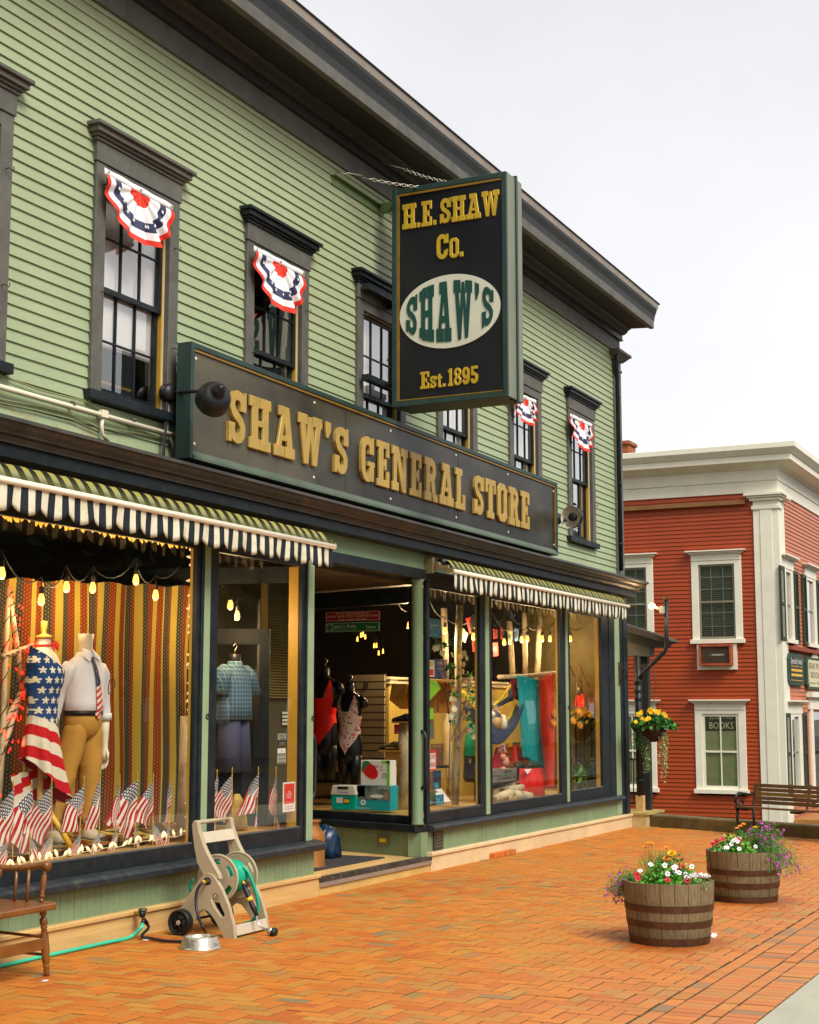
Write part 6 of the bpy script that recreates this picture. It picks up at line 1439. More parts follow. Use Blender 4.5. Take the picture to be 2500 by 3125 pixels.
gp = V((mx_+.135, MY-.165, 1.87)); MB().tube([gp+V((.0, 0, .07)), gp+V((-.03, 0, .03)), gp+V((-.045, 0, -.03)), gp+V((-.04, 0, -.075)), gp+V((.01, -.005, -.05)), gp+V((.04, 0, -.01)), gp+V((.035, 0, .03))], .0045, 6, closed=True).build('glasses_in_pocket', M('brown frame', (.05, .02, .01), .3), o, smooth=True)
# ---- birch branches with red lights, left edge
BIRCH = M('birch bark', (.62, .52, .33), .7, .15, 5, .5, 30, stretch=(1, 1, .4), dirt=(.05, .035, .02), dirtamt=.9, dscale=7)
o = thing('lit_branches', W(20, 2300, 'y', 7.5), 'bare birch branches wound with red fairy lights at the far left of the window', 'branches')
br = [[(-10, 2330), (28, 2230), (60, 2120), (72, 2090)], [(-10, 2560), (10, 2200), (18, 1960), (28, 1790)], [(5, 2005), (60, 1985), (110, 1965)], [(66, 2110), (55, 1990), (38, 1880), (30, 1800)], [(0, 2240), (45, 2150), (90, 2090)]]
rl = []
for L in br:
    P = [W(x, y, 'y', 7.55) for x, y in L]; MB().tube(P, [.022]*(len(P)-1)+[.014], 9).build('branch', BIRCH, o, smooth=True)
    for a, b in zip(P, P[1:]): rl += [a.lerp(b, random.random())+V((U()*.07, -.05+.04*U(), U()*.07)) for _ in range(6)]
    n = 40; sp_ = [P[0].lerp(P[-1], i/n) if len(P) == 2 else P[min(int(i/n*(len(P)-1)), len(P)-2)].lerp(P[min(int(i/n*(len(P)-1)), len(P)-2)+1], (i/n*(len(P)-1)) % 1) for i in range(n)]
    MB().tube([p+V((.026*cos(i*1.1), .026*sin(i*1.1), .0)) for i, p in enumerate(sp_)], .004, 4).build('light_wire', M('green wire', (.01, .03, .015), .5), o)
REDL = EM('red fairy bulb', (1.0, .012, .004), 3)
for p in rl[:80]: MB().tube([p, p+V((U()*.01, U()*.01, .02))], [.006, .002], 6).build('fairy_bulb', REDL, o, smooth=True)
for p in rl[::16]: plight('fairy_light', p+V((0, -.04, 0)), .10, o, .02, (1, .05, .02))
a = W(565, 2560, 'y', 7.35); tp('birch_stump', MB().tube([V((a.x, 7.35, .62)), V((a.x+.01, 7.35, 1.0)), V((a.x+.03, 7.36, 1.62))], [.085, .075, .07], 16), BIRCH, 'golden birch log standing in the right corner of the left window', 'log', smooth=True)
# hanging star banner at the right edge of the curtain
tp('star_banner', MB().grid(lambda u, v: W(585+18*u, 1840+560*v, 'y', 7.62)+V((0, .01*sin(v*9), 0)), 4, 12), dress_mat('narrow banner cloth', W(590, 1900, 'y', 7.62).x, 1.4, .0), 'narrow stars and stripes banner at the right edge of the striped curtain', 'banner', smooth=True)
# ---- middle window: plaid shirt and shorts
def plaid():
    k = NT('blue plaid cotton'); q = k.xyz(k.pos()); a = k.m('FRACT', k.m('MULTIPLY', q[0], 27.0)); b = k.m('FRACT', k.m('MULTIPLY', q[2], 27.0))
    c = k.mix(k.m('LESS_THAN', a, .3), (.05, .12, .19), (.07, .155, .225)); c = k.mix(k.m('MULTIPLY', k.m('LESS_THAN', b, .35), .6), c, (.14, .27, .32)); c = k.mix(k.m('GREATER_THAN', a, .92), c, (.35, .42, .45)); c = k.mix(k.m('GREATER_THAN', b, .93), c, (.32, .30, .25)); return k.out(c, .85, 0, .1)
YS = 7.5; xs = W(716, 2080, 'y', YS).x; zs = lambda sy: W(716, sy, 'y', YS).z
o = thing('hanging_outfit', (xs, YS, zs(2360)), 'blue plaid short-sleeved shirt and slate shorts on a black hanging form', 'clothes')
PL = plaid(); zt_ = zs(2030); zb_ = zs(2190)
MB().loft([(xs, YS, zt_-.02, .07, .06, 0), (xs, YS, zt_+.05, .055, .05, 0), (xs, YS, zt_+.10, .06, .05, 0)], 14).build('form', BLACK, o, smooth=True)
H_ = zt_-zb_; MB().loft([(xs, YS, zb_-.02, .235, .13, 0), (xs, YS, zb_+H_*.3, .22, .125, 0), (xs, YS, zb_+H_*.65, .225, .125, 0), (xs, YS, zb_+H_*.86, .19, .10, 0), (xs, YS, zt_+.0, .085, .07, 0), (xs, YS, zt_+.035, .07, .062, 0)], 36, wr=.09).build('shirt', PL, o, smooth=True)
for s in (-1, 1): MB().tube([V((xs+s*.15, YS, zt_-.05)), V((xs+s*.22, YS, zt_-.10)), V((xs+s*.275, YS, zt_-.27))], [.07, .088, .10], 14).build('sleeve', PL, o, smooth=True)
SL = M('slate shorts', (.05, .055, .10), .85, .1, 6, .3, 20)
for s in (-1, 1): MB().loft([(xs+s*.09, YS, zs(2355), .105, .12, 0), (xs+s*.085, YS, zb_-.2, .10, .11, 0), (xs+s*.07, YS, zb_+.02, .10, .10, 0)], 20, wr=.06).build('shorts_leg', SL, o, smooth=True)
MB().tube([(xs, YS, zt_+.10), (xs, YS, zt_+.14), (xs+.03, YS, zt_+.17), (xs+.0, YS, zt_+.20), (xs-.03, YS, zt_+.17)], .005, 6).build('hook', CHN, o, smooth=True)
# signs and stickers on the glass
def gsign(name, sx0, sy0, sx1, sy1, yy, base, label, cat, lines, frame=None, group=None, bg=None):
    a, b = W(sx0, (sy0+sy1)/2, 'y', yy), W(sx1, (sy0+sy1)/2, 'y', yy); mx2 = (sx0+sx1)/2; z0, z1 = W(mx2, sy1, 'y', yy).z, W(mx2, sy0, 'y', yy).z
    o = thing(name, ((a.x+b.x)/2, yy, z0), label, cat, group); w_, h_ = b.x-a.x, z1-z0
    MB().box(a.x, b.x, yy, yy+.004, z0, z1).build('sheet', base, o)
    for (u0, v0, u1, v1, m_) in (frame or []): MB().box(a.x+w_*u0, a.x+w_*u1, yy-.0012, yy-.0002, z0+h_*v0, z0+h_*v1).build('print', m_, o)
    for t_, u, v, hh, ww, m_ in lines:
        mb = text_mb(MB(), t_, (a.x+w_*u, yy-.0014, z0+h_*v), (1, 0, 0), (0, 0, 1), h_*hh, .0008, width=w_*ww); mb.build('lettering', m_, o)
    return o
PAPW = M('white paper', (.75, .74, .68), .6, .03, 3, 0); PRED = M('printed red', (.70, .04, .02), .5, .03, 3, 0); PBLK = M('printed black', (.015, .015, .015), .5, .0, 3, 0); PGR = M('printed grey', (.35, .36, .30), .5, .05, 3, 0); PGRN = M('printed green', (.01, .20, .07), .5, .05, 3, 0); PBLU = M('printed blue', (.02, .14, .42), .5, .1, 9, 0); PYEL = M('printed yellow', (.78, .52, .02), .5, .1, 9, 0)
gsign('window_sign', 864, 2387, 901, 2477, 6.953, PAPW, 'red and white paper sign taped low inside the glass left of the doorway', 'sign',
  [('THE', .50, .63, .07, .22, PAPW), ('NORTH', .46, .545, .075, .42, PAPW), ('FACE', .48, .46, .075, .36, PAPW), ('PLEASE ASK', .5, .155, .05, .7, PRED), ('FOR ASSISTANCE', .5, .075, .05, .76, PRED)], [(.08, .27, .92, .95, PRED)])
gsign('window_sticker', 849, 2239, 873, 2258, 6.953, PGR, 'square sticker with two small words, topmost of the four on the glass', 'sticker', [('Mad', .5, .52, .36, .7, PBLK), ('Gabs', .5, .08, .36, .7, PBLK)], None, 'small stickers on the glass')
gsign('window_sticker', 850, 2260, 871, 2274, 6.953, PBLK, 'dark badge sticker, second from the top of the four on the glass', 'sticker', [('DARN', .5, .3, .4, .8, PGR)], [(.05, .1, .95, .18, PGR)], 'small stickers on the glass')
gsign('window_sticker', 848, 2284, 872, 2299, 6.953, PAPW, 'plain white rectangular sticker, third from the top of the four on the glass', 'sticker', [('5', .5, .3, .4, .12, PGR)], None, 'small stickers on the glass')
gsign('window_sticker', 847, 2301, 873, 2330, 6.953, PGR, 'pale sticker with a round seal, lowest of the four on the glass', 'sticker', [('RED WING', .5, .42, .14, .66, PBLK)], [(.1, .08, .9, .14, PBLK), (.1, .86, .9, .92, PBLK)], 'small stickers on the glass')
def drape(name, label, cat, TL, TR, BL, BR_, yy, mat, folds=6, amp=.02, group=None, bulge=0, nv=30):
    def fn(u, v):
        x = (TL[0]*(1-u)+TR[0]*u)*(1-v)+(BL[0]*(1-u)+BR_[0]*u)*v; y = (TL[1]*(1-u)+TR[1]*u)*(1-v)+(BL[1]*(1-u)+BR_[1]*u)*v
        p = W(x, y, 'y', yy); return p+V((.3*amp*sin(v*5+u*3), amp*sin(u*folds*2*pi+1.5*sin(v*2.5))*(.35+.65*v)-bulge*sin(pi*u)*sin(pi*v), 0))
    return tp(name, MB().grid(fn, max(24, folds*8), nv), mat, label, cat, group, smooth=True, solid=.003)
drape('striped_towel', 'blue towel with cream stripes hanging behind the middle window', 'towel', (862, 2165), (905, 2160), (860, 2260), (903, 2262), 7.95, M('blue towel', (.02, .11, .24), .9), 2, .01)
for i in range(4): a, b = W(861, 2178+i*10, 'y', 7.93), W(903, 2177+i*10, 'y', 7.93); 
tw = bpy.data.objects['striped_towel']
for i in range(4):
    a, b = W(861, 2176+i*11, 'y', 7.925), W(903, 2176+i*11, 'y', 7.925); MB().box(a.x, b.x, 7.92, 7.925, a.z-.012, a.z+.012).build('stripe', M('towel stripe', (.5, .5, .35), .9), tw)
# reading aid: paper letters on the dark wall behind, added ochre slats standing in for clapboards reflected in this window
lv = thing('reflection_panel', W(860, 2100, 'y', 8.0), 'ochre slatted panel standing in for opposite clapboards reflected in the right part of the middle window', 'shutter')
a, b = W(815, 1900, 'y', 7.9), W(905, 1900, 'y', 7.9); mb = MB(); z = W(860, 2130, 'y', 7.9).z; z1_ = W(860, 1740, 'y', 7.9).z
RSLAT = M('ochre reflected board', (.20, .135, .03), .6)
while z < z1_: mb.add([(a.x, 7.90, z), (b.x, 7.90, z), (b.x, 7.93, z+.022), (a.x, 7.93, z+.022)], [(0,1,2,3)]); z += .027
mb.build('slats', RSLAT, lv); MB().box(a.x-.05, a.x, 7.89, 7.94, z-1.0, z1_+.03).build('stile', RSLAT, lv); MB().box(a.x-.05, b.x, 7.941, 7.95, .63, z1_).build('backing', M('dark olive board', (.05, .04, .012), .8), lv)
wl_ = thing('wall_letters', W(720, 1880, 'y', 8.35), 'faint arc of paper letters on the olive board above the plaid shirt', 'letters')
MB().box(W(650, 1800, 'y', 8.35).x, W(790, 1800, 'y', 8.35).x, 8.36, 8.40, W(700, 2040, 'y', 8.36).z, W(700, 1760, 'y', 8.36).z).build('board', M('olive board', (.07, .06, .018), .8), wl_)
for ch_, x, y, r in (('L', 675, 1790, .2), ('C', 710, 1788, 0), ('O', 745, 1803, -.3), ('M', 775, 1835, -.7), ('E', 795, 1868, -1.1)):
    p = W(x, y, 'y', 8.35); mb = text_mb(MB(), ch_, p, (cos(r), 0, sin(r)), (-sin(r), 0, cos(r)), .13, .003); mb.build('letter', M('dim letter', (.02, .015, .008), .8), wl_)
bag = MB().loft([(W(728, 2500, 'y', 7.35).x, 7.35, .62, .09, .07, 0), (W(728, 2500, 'y', 7.35).x, 7.35, .72, .10, .07, .1), (W(726, 2500, 'y', 7.35).x, 7.35, .86, .08, .05, .2), (W(722, 2500, 'y', 7.35).x, 7.35, .93, .05, .02, .3)], 20, wr=.15)
tp('burlap_sack', bag, M('yellow burlap', (.50, .36, .08), .95, .2, 30, .5), 'small yellow burlap sack standing behind the flags in the middle window', 'sack', smooth=True)
# ================================================================ DOORWAY AND BAY CONTENTS
tp('door_mat', MB().box(12.75, 14.25, 7.22, 7.98, .151, .165), M('charcoal door mat', (.03, .028, .03), .95, .5, 60, 1, 150), 'charcoal doormat on the honey boards inside the recessed entrance', 'mat', bev=.004)
q = W(952, 2550, 'y', 7.42)
mc = MB().lathe([(.135, 0), (.135, .02), (.128, .03), (.128, .30), (.12, .335), (.075, .39), (.07, .43), (.09, .445), (.09, .46), (.0, .46)], (q.x, 7.42, .15), 26)
tp('milk_can', mc, M('rusty orange milk can', (.26, .10, .018), .6, .3, 6, .3, 40, metal=.3, dirt=(.2, .06, .01), dirtamt=.6), 'rusty orange milk can just inside the entrance by the left post', 'milk can', smooth=True)
mb = MB(); c = W(992, 2510, 'y', 7.75); mb.loft([(c.x, 7.75, .155, .14, .14, 0), (c.x+.01, 7.75, .25, .19, .16, .2), (c.x, 7.75, .36, .17, .15, .5), (c.x-.03, 7.75, .45, .12, .11, .9), (c.x-.02, 7.75, .50, .04, .05, 1.4)], 30, wr=.6)
tp('blue_bag', mb, M('blue plastic bag', (.005, .022, .055), .3, .2, 9, .8, 14), 'crumpled shiny blue bag on the entrance floor behind the milk can', 'bag', smooth=True)
# plastic outlet and bronze plaque
o = thing('outlet_box', B0+bd*.35+V((0, 0, .25)), 'brass outdoor socket plate on the green beadboard under the bay window', 'outlet')
p = B0+bn*.068+bd*.42+V((0, 0, .30)); X_ = -bd
mb = MB(); vs = lambda w_, h_, t0, t1: [p+X_*a+V((0, 0, b))+bn*t for t in (t0, t1) for a, b in ((-w_, -h_), (w_, -h_), (w_, h_), (-w_, h_))]
FX6 = [(0,3,2,1),(4,5,6,7),(0,1,5,4),(1,2,6,5),(2,3,7,6),(3,0,4,7)]
MB().add(vs(.085, .045, 0, .012), FX6).build('plate', M('grey bronze plate', (.16, .14, .08), .5), o); MB().add(vs(.045, .018, .0125, .016), FX6).build('socket_face', PYEL, o)
pl = thing('wall_plaque', (14.86, 6.89, .20), 'small dark bronze plaque with raised lettering low beside the column', 'plaque')
MB().box(14.74, 14.98, 6.885, 6.899, .205, .40).build('plate', M('dark bronze', (.035, .03, .02), .5, .2), pl, bev=.003)
mb = MB()
for i, t_ in enumerate(('THIS PROPERTY', 'HAS BEEN', 'PLACED ON THE', 'NATIONAL REGISTER', 'OF HISTORIC PLACES')): text_mb(mb, t_, (14.86, 6.8845, .365-.034*i), (1, 0, 0), (0, 0, 1), .017, .001, width=(.16, .10, .16, .20, .20)[i])
mb.build('lettering', M('worn bronze letters', (.22, .19, .12), .5), pl)
# signs hung in the bay glass
def xface(sx0, sy0, sx1, sy1, X, name=None):
    a = W(sx0, (sy0+sy1)/2, 'x', X); b = W(sx1, (sy0+sy1)/2, 'x', X); m_ = (sx0+sx1)/2; return a.y, b.y, W(m_, sy1, 'x', X).z, W(m_, sy0, 'x', X).z
def xsign(name, r, X, base, label, cat, prints=(), lines=(), depth=.006, group=None, mesh='sheet', z=None):
    y0, y1, z0, z1 = xface(*r, X)
    if z is not None: z1 += z-z0; z0 = z
    o = thing(name, (X+depth/2, (y0+y1)/2, z0), label, cat, group); w_, h_ = y0-y1, z1-z0
    MB().box(X, X+depth, y1, y0, z0, z1).build(mesh, base, o, bev=.004 if depth > .05 else 0)
    for (u0, v0, u1, v1, m_) in prints: MB().box(X-.0022, X-.0004, y0-w_*u1, y0-w_*u0, z0+h_*v0, z0+h_*v1).build('print', m_, o)
    for t_, u, v, hh, ww, m_ in lines: text_mb(MB(), t_, (X-.0026, y0-w_*u, z0+h_*v), (0, -1, 0), (0, 0, 1), h_*hh, .001, width=w_*ww).build('lettering', m_, o)
    return o, y0, y1, z0, z1
XS = 15.12
SGR = M('crimson enamel sign', (.30, .008, .012), .4, .05, 3, 0); SGG = M('green enamel sign', (.005, .16, .045), .35, .05, 3, 0); SW = M('sign white print', (.75, .72, .62), .5, 0, 3, 0)
fr4 = lambda m_: [(.012, .04, .988, .075, m_), (.012, .925, .988, .96, m_), (.012, .04, .02, .96, m_), (.98, .04, .988, .96, m_)]
xsign('hanging_plate', (994, 1866, 1160, 1895), XS, SGR, 'crimson sign with three lines of white lettering hanging in the bay glass', 'sign', fr4(SW),
  [('Trail dedicated to', .5, .70, .19, .62, SW), ('JAKE BURTON CARPENTER', .5, .40, .22, .93, SW), ('(on sale here)', .5, .10, .20, .50, SW)], group='trail signs in the bay glass')
so_, y0, y1, z0, z1 = xsign('hanging_plate', (993, 1899, 1159, 1928), XS, SGG, 'green trail sign with a round dot hanging just below the crimson one', 'sign', fr4(SW)+[(.035, .16, .135, .84, SW)],
  [("Jake's Ride", .36, .42, .36, .42, SW), ('in Memory of Jake Burton Carpenter', .38, .20, .09, .44, SW), ('Stowe', .84, .30, .36, .17, SW)], group='trail signs in the bay glass')
MB().flat([circ(0, 0, .035, 20)], [], (XS-.0028, y0-(y0-y1)*.085, (z0+z1)/2), (0, -1, 0), (0, 0, 1), .001).build('dot', PGRN, so_)
# black swimwear forms
FORM = M('black form plastic', (.006, .006, .007), .3, .1, 5, 0)
TP = [(-.42, .075, .075), (-.10, .13, .09), (0, .155, .115), (.10, .165, .12), (.22, .135, .095), (.33, .118, .085), (.44, .14, .105), (.54, .155, .13), (.60, .16, .12), (.66, .15, .085), (.70, .12, .07), (.73, .06, .055), (.80, .048, .048), (.84, .05, .05)]
def swim(sx, sy_cr, X, mat, label, k=1.0):
    c = W(sx, sy_cr, 'x', X); z0 = c.z-.0; o = thing('swimwear_form', (X, c.y, z0-.45), label, 'dress form', 'black forms in swimsuits inside the bay')
    MB().loft([(X, c.y, z0+z*k, rx*k, ry*k, 0) for z, ry, rx in TP[1:]], 32).build('torso', FORM, o, smooth=True)
    for s in (-1, 1):
        MB().loft([(X, c.y+s*.07*k, z0-.36*k, .055*k, .055*k, 0), (X, c.y+s*.075*k, z0-.15*k, .075*k, .075*k, 0), (X, c.y+s*.075*k, z0+.04*k, .09*k, .08*k, 0)], 18).build('thigh', FORM, o, smooth=True)
        MB().tube([V((X, c.y+s*.12*k, z0+.66*k)), V((X, c.y+s*.18*k, z0+.62*k)), V((X, c.y+s*.20*k, z0+.55*k))], [.05*k, .052*k, .045*k], 12).build('shoulder', FORM, o, smooth=True)
    def fn(u, v):
        ph = (u-.5)*2*pi; a = abs(ph); zb = .0+.24*min(1, a/1.25)**.75; ss = lambda e0, e1, x: max(0, min(1, (x-e0)/(e1-e0)))
        zt = .50+.19*ss(.30, .62, a)-.24*ss(.78, 1.15, a)+.0; z = zb+(zt-zb)*v
        ry, rx = prof([(q[0], q[1], q[2]) for q in TP], z, 1)*k+.006, prof([(q[0], q[1], q[2]) for q in TP], z, 2)*k+.006
        return (X-rx*cos(ph)+(.02 if z < .05 and a < 1 else 0)*0, c.y-ry*sin(ph), z0+z*k)
    MB().grid(fn, 96, 26).build('swimsuit', mat, o, smooth=True)
    MB().tube([(X, c.y, z0+.83*k), (X, c.y, z0+.87*k), (X, c.y-.03, z0+.90*k), (X, c.y, z0+.935*k), (X, c.y+.03, z0+.915*k)], .006, 6).build('hook', CHN, o, smooth=True)
def floral():
    k = NT('floral swim fabric'); p = k.pos(); v1 = k.n('ShaderNodeTexVoronoi', Vector=p, Scale=16.0); v2 = k.n('ShaderNodeTexVoronoi', Vector=k.n('ShaderNodeMapping', Vector=p, Location=(3.1, 1.7, .4)).outputs[0], Scale=26.0)
    n_ = k.noise(p, 60, 3); c = k.mix(k.m('LESS_THAN', k.m('ADD', v2.outputs[0], k.m('MULTIPLY', n_, .35)), .48), (.72, .52, .42), (.06, .09, .04)); d = k.m('ADD', v1.outputs[0], k.m('MULTIPLY', n_, .2)); c = k.mix(k.m('LESS_THAN', d, .42), c, (.62, .10, .07)); c = k.mix(k.m('LESS_THAN', d, .25), c, (.75, .35, .28)); return k.out(c, .7)
swim(1068, 2303, 15.55, floral(), 'black form in a pink floral swimsuit, right of the red one in the bay', .98)
swim(991, 2275, 15.75, M('bright red swimsuit', (.90, .010, .004), .6, .05, 5, .1), 'black form in a plain bright red swimsuit near the left post', 1.1)
sgx = 16.3; y0, y1, z0, z1 = xface(1074, 2056, 1173, 2480, sgx)
sw_ = thing('slatwall_panel', (sgx, (y0+y1)/2, .55), 'tall beige slatwall panel standing behind the floral swimsuit', 'display panel'); n_ = 17
for i in range(n_):
    zz = .56+(z1-.56)*i/n_; MB().box(sgx, sgx+.03, y1, y0, zz, zz+(z1-.56)/n_-.014).build('slat', M('beige slat', (.33, .28, .16), .6, .05, 3, 0), sw_)
MB().box(sgx+.031, sgx+.05, y1, y0, .55, z1).build('backing', BLACK, sw_)
for u in (.1, .48): yy = y0-(y0-y1)*u; MB().box(sgx-.09, sgx, yy-.008, yy+.008, z1-.17, z1-.11).build('hook', BLACK, sw_)
# boxes on the bay floor
TEAL = M('teal cooler plastic', (.0, .42, .33), .35, .05, 3, 0); CWH = M('white cooler lid', (.72, .70, .58), .4, .05, 3, 0)
y0, y1, z0, z1 = xface(1010, 2402, 1087, 2477, 15.16); zc = .565; hh = z1-z0
co = thing('cooler_box', (15.24, (y0+y1)/2, zc), 'small teal and white picnic cooler at the left of the bay floor', 'cooler')
MB().add([(15.16+a*.0+(0 if a == 0 else .17), yy, z_) for a in (0, 1) for yy, z_ in ((y0-.01, zc), (y1+.01, zc), (y1, zc+hh*.60), (y0, zc+hh*.60))], [(0,1,2,3)[::-1],(4,5,6,7),(0,4,5,1)[::-1],(1,5,6,2)[::-1],(2,6,7,3)[::-1],(3,7,4,0)[::-1]]).build('body', TEAL, co, bev=.008)
MB().add([(15.15+(0 if a == 0 else .19), yy, z_) for a in (0, 1) for yy, z_ in ((y0+.006, zc+hh*.605), (y1-.006, zc+hh*.605), (y1+.02, zc+hh), (y0-.02, zc+hh))], [(0,1,2,3)[::-1],(4,5,6,7),(0,4,5,1)[::-1],(1,5,6,2)[::-1],(2,6,7,3)[::-1],(3,7,4,0)[::-1]]).build('lid', CWH, co, bev=.008)
w_ = y0-y1; MB().box(15.143, 15.149, y1+w_*.30, y0-w_*.30, zc+hh*.86, zc+hh*.95).build('handle_slot', BLACK, co)
text_mb(MB(), 'Playmate', (15.147, (y0+y1)/2, zc+hh*.70), (0, -1, 0), (0, 0, 1), .018, .001, width=w_*.42).build('lettering', PBLU, co)
MB().box(15.156, 15.159, y1+w_*.52, y0-w_*.22, zc+hh*.28, zc+hh*.5).build('label', PAPW, co); MB().box(15.155, 15.1585, y1+w_*.24, y1+w_*.50, zc+hh*.28, zc+hh*.5).build('label', PBLK, co); MB().box(15.1535, 15.1548, y1+w_*.26, y1+w_*.48, zc+hh*.30, zc+hh*.43).build('label', PYEL, co); text_mb(MB(), 'IGLOO', (15.1532, y1+w_*.37, zc+hh*.445), (0, -1, 0), (0, 0, 1), .008, .0005, width=w_*.2).build('lettering', PAPW, co)
LK = M('photo print of lake', (.05, .12, .10), .5, .6, 14, 0, col2=(.22, .28, .22)); TQ = M('printed turquoise', (.01, .33, .36), .5, .05, 3, 0)
ro, y0, y1, z0, z1 = xsign('raft_box', (1090, 2402, 1191, 2478), 15.2, TQ, 'turquoise boxed inflatable raft with a lake photo beside the cooler', 'box', [(0, .42, 1, 1, LK), (.0, .55, .24, .98, PBLK)],
  [('INTEX', .80, .86, .12, .34, SW), ('RIVER RUN I', .22, .06, .06, .38, SW)], .2, mesh='carton', z=.565)
h_ = z1-z0; w_ = y0-y1
MB().flat([circ(0, 0, .032, 20)], [circ(0, 0, .014, 14)], (15.197, y0-w_*.19, z0+h_*.32), (0, -1, 0), (0, 0, 1), .002).build('tube_picture', PAPW, ro); MB().flat([circ(0, 0, .085, 24, .02)], [], (15.197, y0-w_*.6, z0+h_*.58), (0, -1, 0), (0, 0, 1), .002).build('raft_picture', PAPW, ro); MB().flat([circ(0, 0, .017, 12), rect(-.022, -.07, .02, -.01)], [], (15.197, y0-w_*.87, z0+h_*.72), (0, -1, 0), (0, 0, 1), .002).build('figure_picture', M('skin print', (.35, .2, .12), .6), ro)
st_, y0, y1, z0b, z1b = xsign('strawberry_box', (1101, 2324, 1190, 2401), 15.22, PAPW, 'white carton printed with a big strawberry on top of the raft box', 'box', [(.90, 0, 1, 1, M('printed lime', (.20, .55, .03), .5)), (.72, .88, 1, 1, M('printed lime tab', (.22, .6, .04), .5))], (), .16, mesh='carton', z=z1+.001)
h_ = z1b-z0b+0; w_ = y0-y1
MB().flat([[(-.085, .05), (-.05, .085), (.0, .09), (.055, .06), (.095, .0), (.095, -.05), (.06, -.08), (.0, -.075), (-.055, -.045), (-.09, .0)]], [], (15.217, y0-w_*.34, z1+.155), (0, -1, 0), (0, 0, 1), .002).build('strawberry_picture', M('strawberry print', (.62, .01, .02), .5, .4, 90, 0), st_)
MB().flat([[(-.11, .03), (-.09, .11), (-.03, .12), (.01, .085), (-.04, .075), (-.07, .03), (-.10, -.01)]], [], (15.2168, y0-w_*.34, z1+.155), (0, -1, 0), (0, 0, 1), .0022).build('leaf_picture', PGRN, st_)
for i, (ch_, m_) in enumerate(zip('strawberry', (PYEL, PRED, PRED, PRED, PBLU, PGRN, PBLU, PRED, PYEL, PGRN))): text_mb(MB(), ch_, (15.2165, y0-w_*(.16+.065*i), z1b-h_*.30+h_*0), (0, -1, 0), (0, 0, 1), .045, .001, wx=.8).build('letter', m_, st_)
text_mb(MB(), 'island', (15.2165, y0-w_*.74, z1b-h_*.41), (0, -1, 0), (0, 0, 1), .02, .001).build('lettering', PRED, st_)
MB().flat([circ(0, 0, .028, 18)], [circ(0, 0, .020, 18)], (15.217, y0-w_*.82, z1b-h_*.60), (0, -1, 0), (0, 0, 1), .001).build('ring_print', PBLU, st_)
# wicker basket behind, spotlight
q = W(1010, 2300, 'x', 16.0); y0, y1, z0, z1 = xface(960, 2322, 1028, 2357, 16.2)
WICK = M('wicker', (.22, .10, .02), .8, .5, 40, 1, 80); tp('wicker_basket', MB().box(16.2, 16.5, y1, y0, z0, z1), WICK, 'low wicker basket behind the swimwear forms', 'basket', bev=.01)
tp('low_shelf', MB().box(16.15, 16.55, y1-.1, y0+.1, z0-.05, z0-.005), DARKIN, 'dark shelf under the wicker basket', 'shelf')
sp2 = W(1215, 1815, 'x', 16.0); o = thing('spotlight', sp2, 'black clamp spotlight hanging high in the bay', 'lamp')
MB().lathe([(.02, .10), (.035, .06), (.05, -.02), (.085, -.10)], sp2, 16, cap=False).build('shade', M('grey black metal', (.04, .04, .045), .4), o, smooth=True); MB().tube([sp2+V((0, 0, .1)), sp2+V((0, .02, .3))], .01, 6).build('arm', BLACK, o)
# partition shelf: crates, shoes, birch pole, seen at the right of the bay
CRT = M('crate pine', (.50, .26, .05), .6, .2, 5, .2)
def crate(c, s, label, rot=0, grp='small wooden crates in the displays'):
    o = thing('wooden_crate', c, label, 'crate', grp); R_ = Matrix.Translation(V(c)) @ Matrix.Rotation(rot, 4, 'Y'); w_, d_, h_ = s
    for i in range(4):
        x = -w_/2+w_*(i+.5)/4; MB().box(x-w_*.09, x+w_*.09, -d_/2, d_/2, 0, .010, 0, R_).build('slat', CRT, o); MB().box(x-w_*.09, x+w_*.09, d_/2-.01, d_/2, .011, h_-.011, 0, R_).build('slat', CRT, o); MB().box(x-w_*.09, x+w_*.09, -d_/2, d_/2, h_-.010, h_, 0, R_).build('slat', CRT, o)
    for sx_ in (-w_/2, w_/2-.012): MB().box(sx_, sx_+.012, -d_/2, d_/2, .0, h_, 0, R_).build('end_board', CRT, o)
    return o
def at(sx, sy, yy): return W(sx, sy, 'y', yy)
def shoe(c, L, mat, label, rot=0):
    o = thing('shoe', c, label, 'shoe', 'shoes on display'); c = V(c); d = V((cos(rot), sin(rot), 0)); s = V((-sin(rot), cos(rot), 0))
    mb = MB(); secs = [(-.5, .09, .10), (-.42, .10, .30), (-.2, .095, .32), (.0, .095, .24), (.25, .12, .17), (.42, .11, .12), (.5, .06, .06)]; n = 12; i0 = 0
    for t, w_, h_ in secs:
        for k in range(n): g = 2*pi*k/n; mb.v.append(c+d*t*L+s*w_*L*1.3*cos(g)+V((0, 0, L*(h_/2+.04)+L*h_/2*sin(g))))
    for i in range(len(secs)-1):
        for k in range(n): a = i*n; mb.f.append((a+k, a+(k+1) % n, a+n+(k+1) % n, a+n+k)); mb.m.append(0); mb.u.append(None)
    mb.f.append(tuple(range(n))); mb.m.append(0); mb.u.append(None); j = (len(secs)-1)*n; mb.f.append(tuple(j+k for k in range(n))); mb.m.append(0); mb.u.append(None)
    mb.build('upper', mat, o, smooth=True)
    MB().flat([[(-.52*L, -.12*L), (.3*L, -.15*L), (.5*L, -.08*L), (.53*L, 0), (.5*L, .08*L), (.3*L, .15*L), (-.52*L, .12*L)]], [], c, d, s, .045*L).build('sole', BLACK, o)
    return o
pX = lambda sx, sy, X=15.9: W(sx, sy, 'x', X)
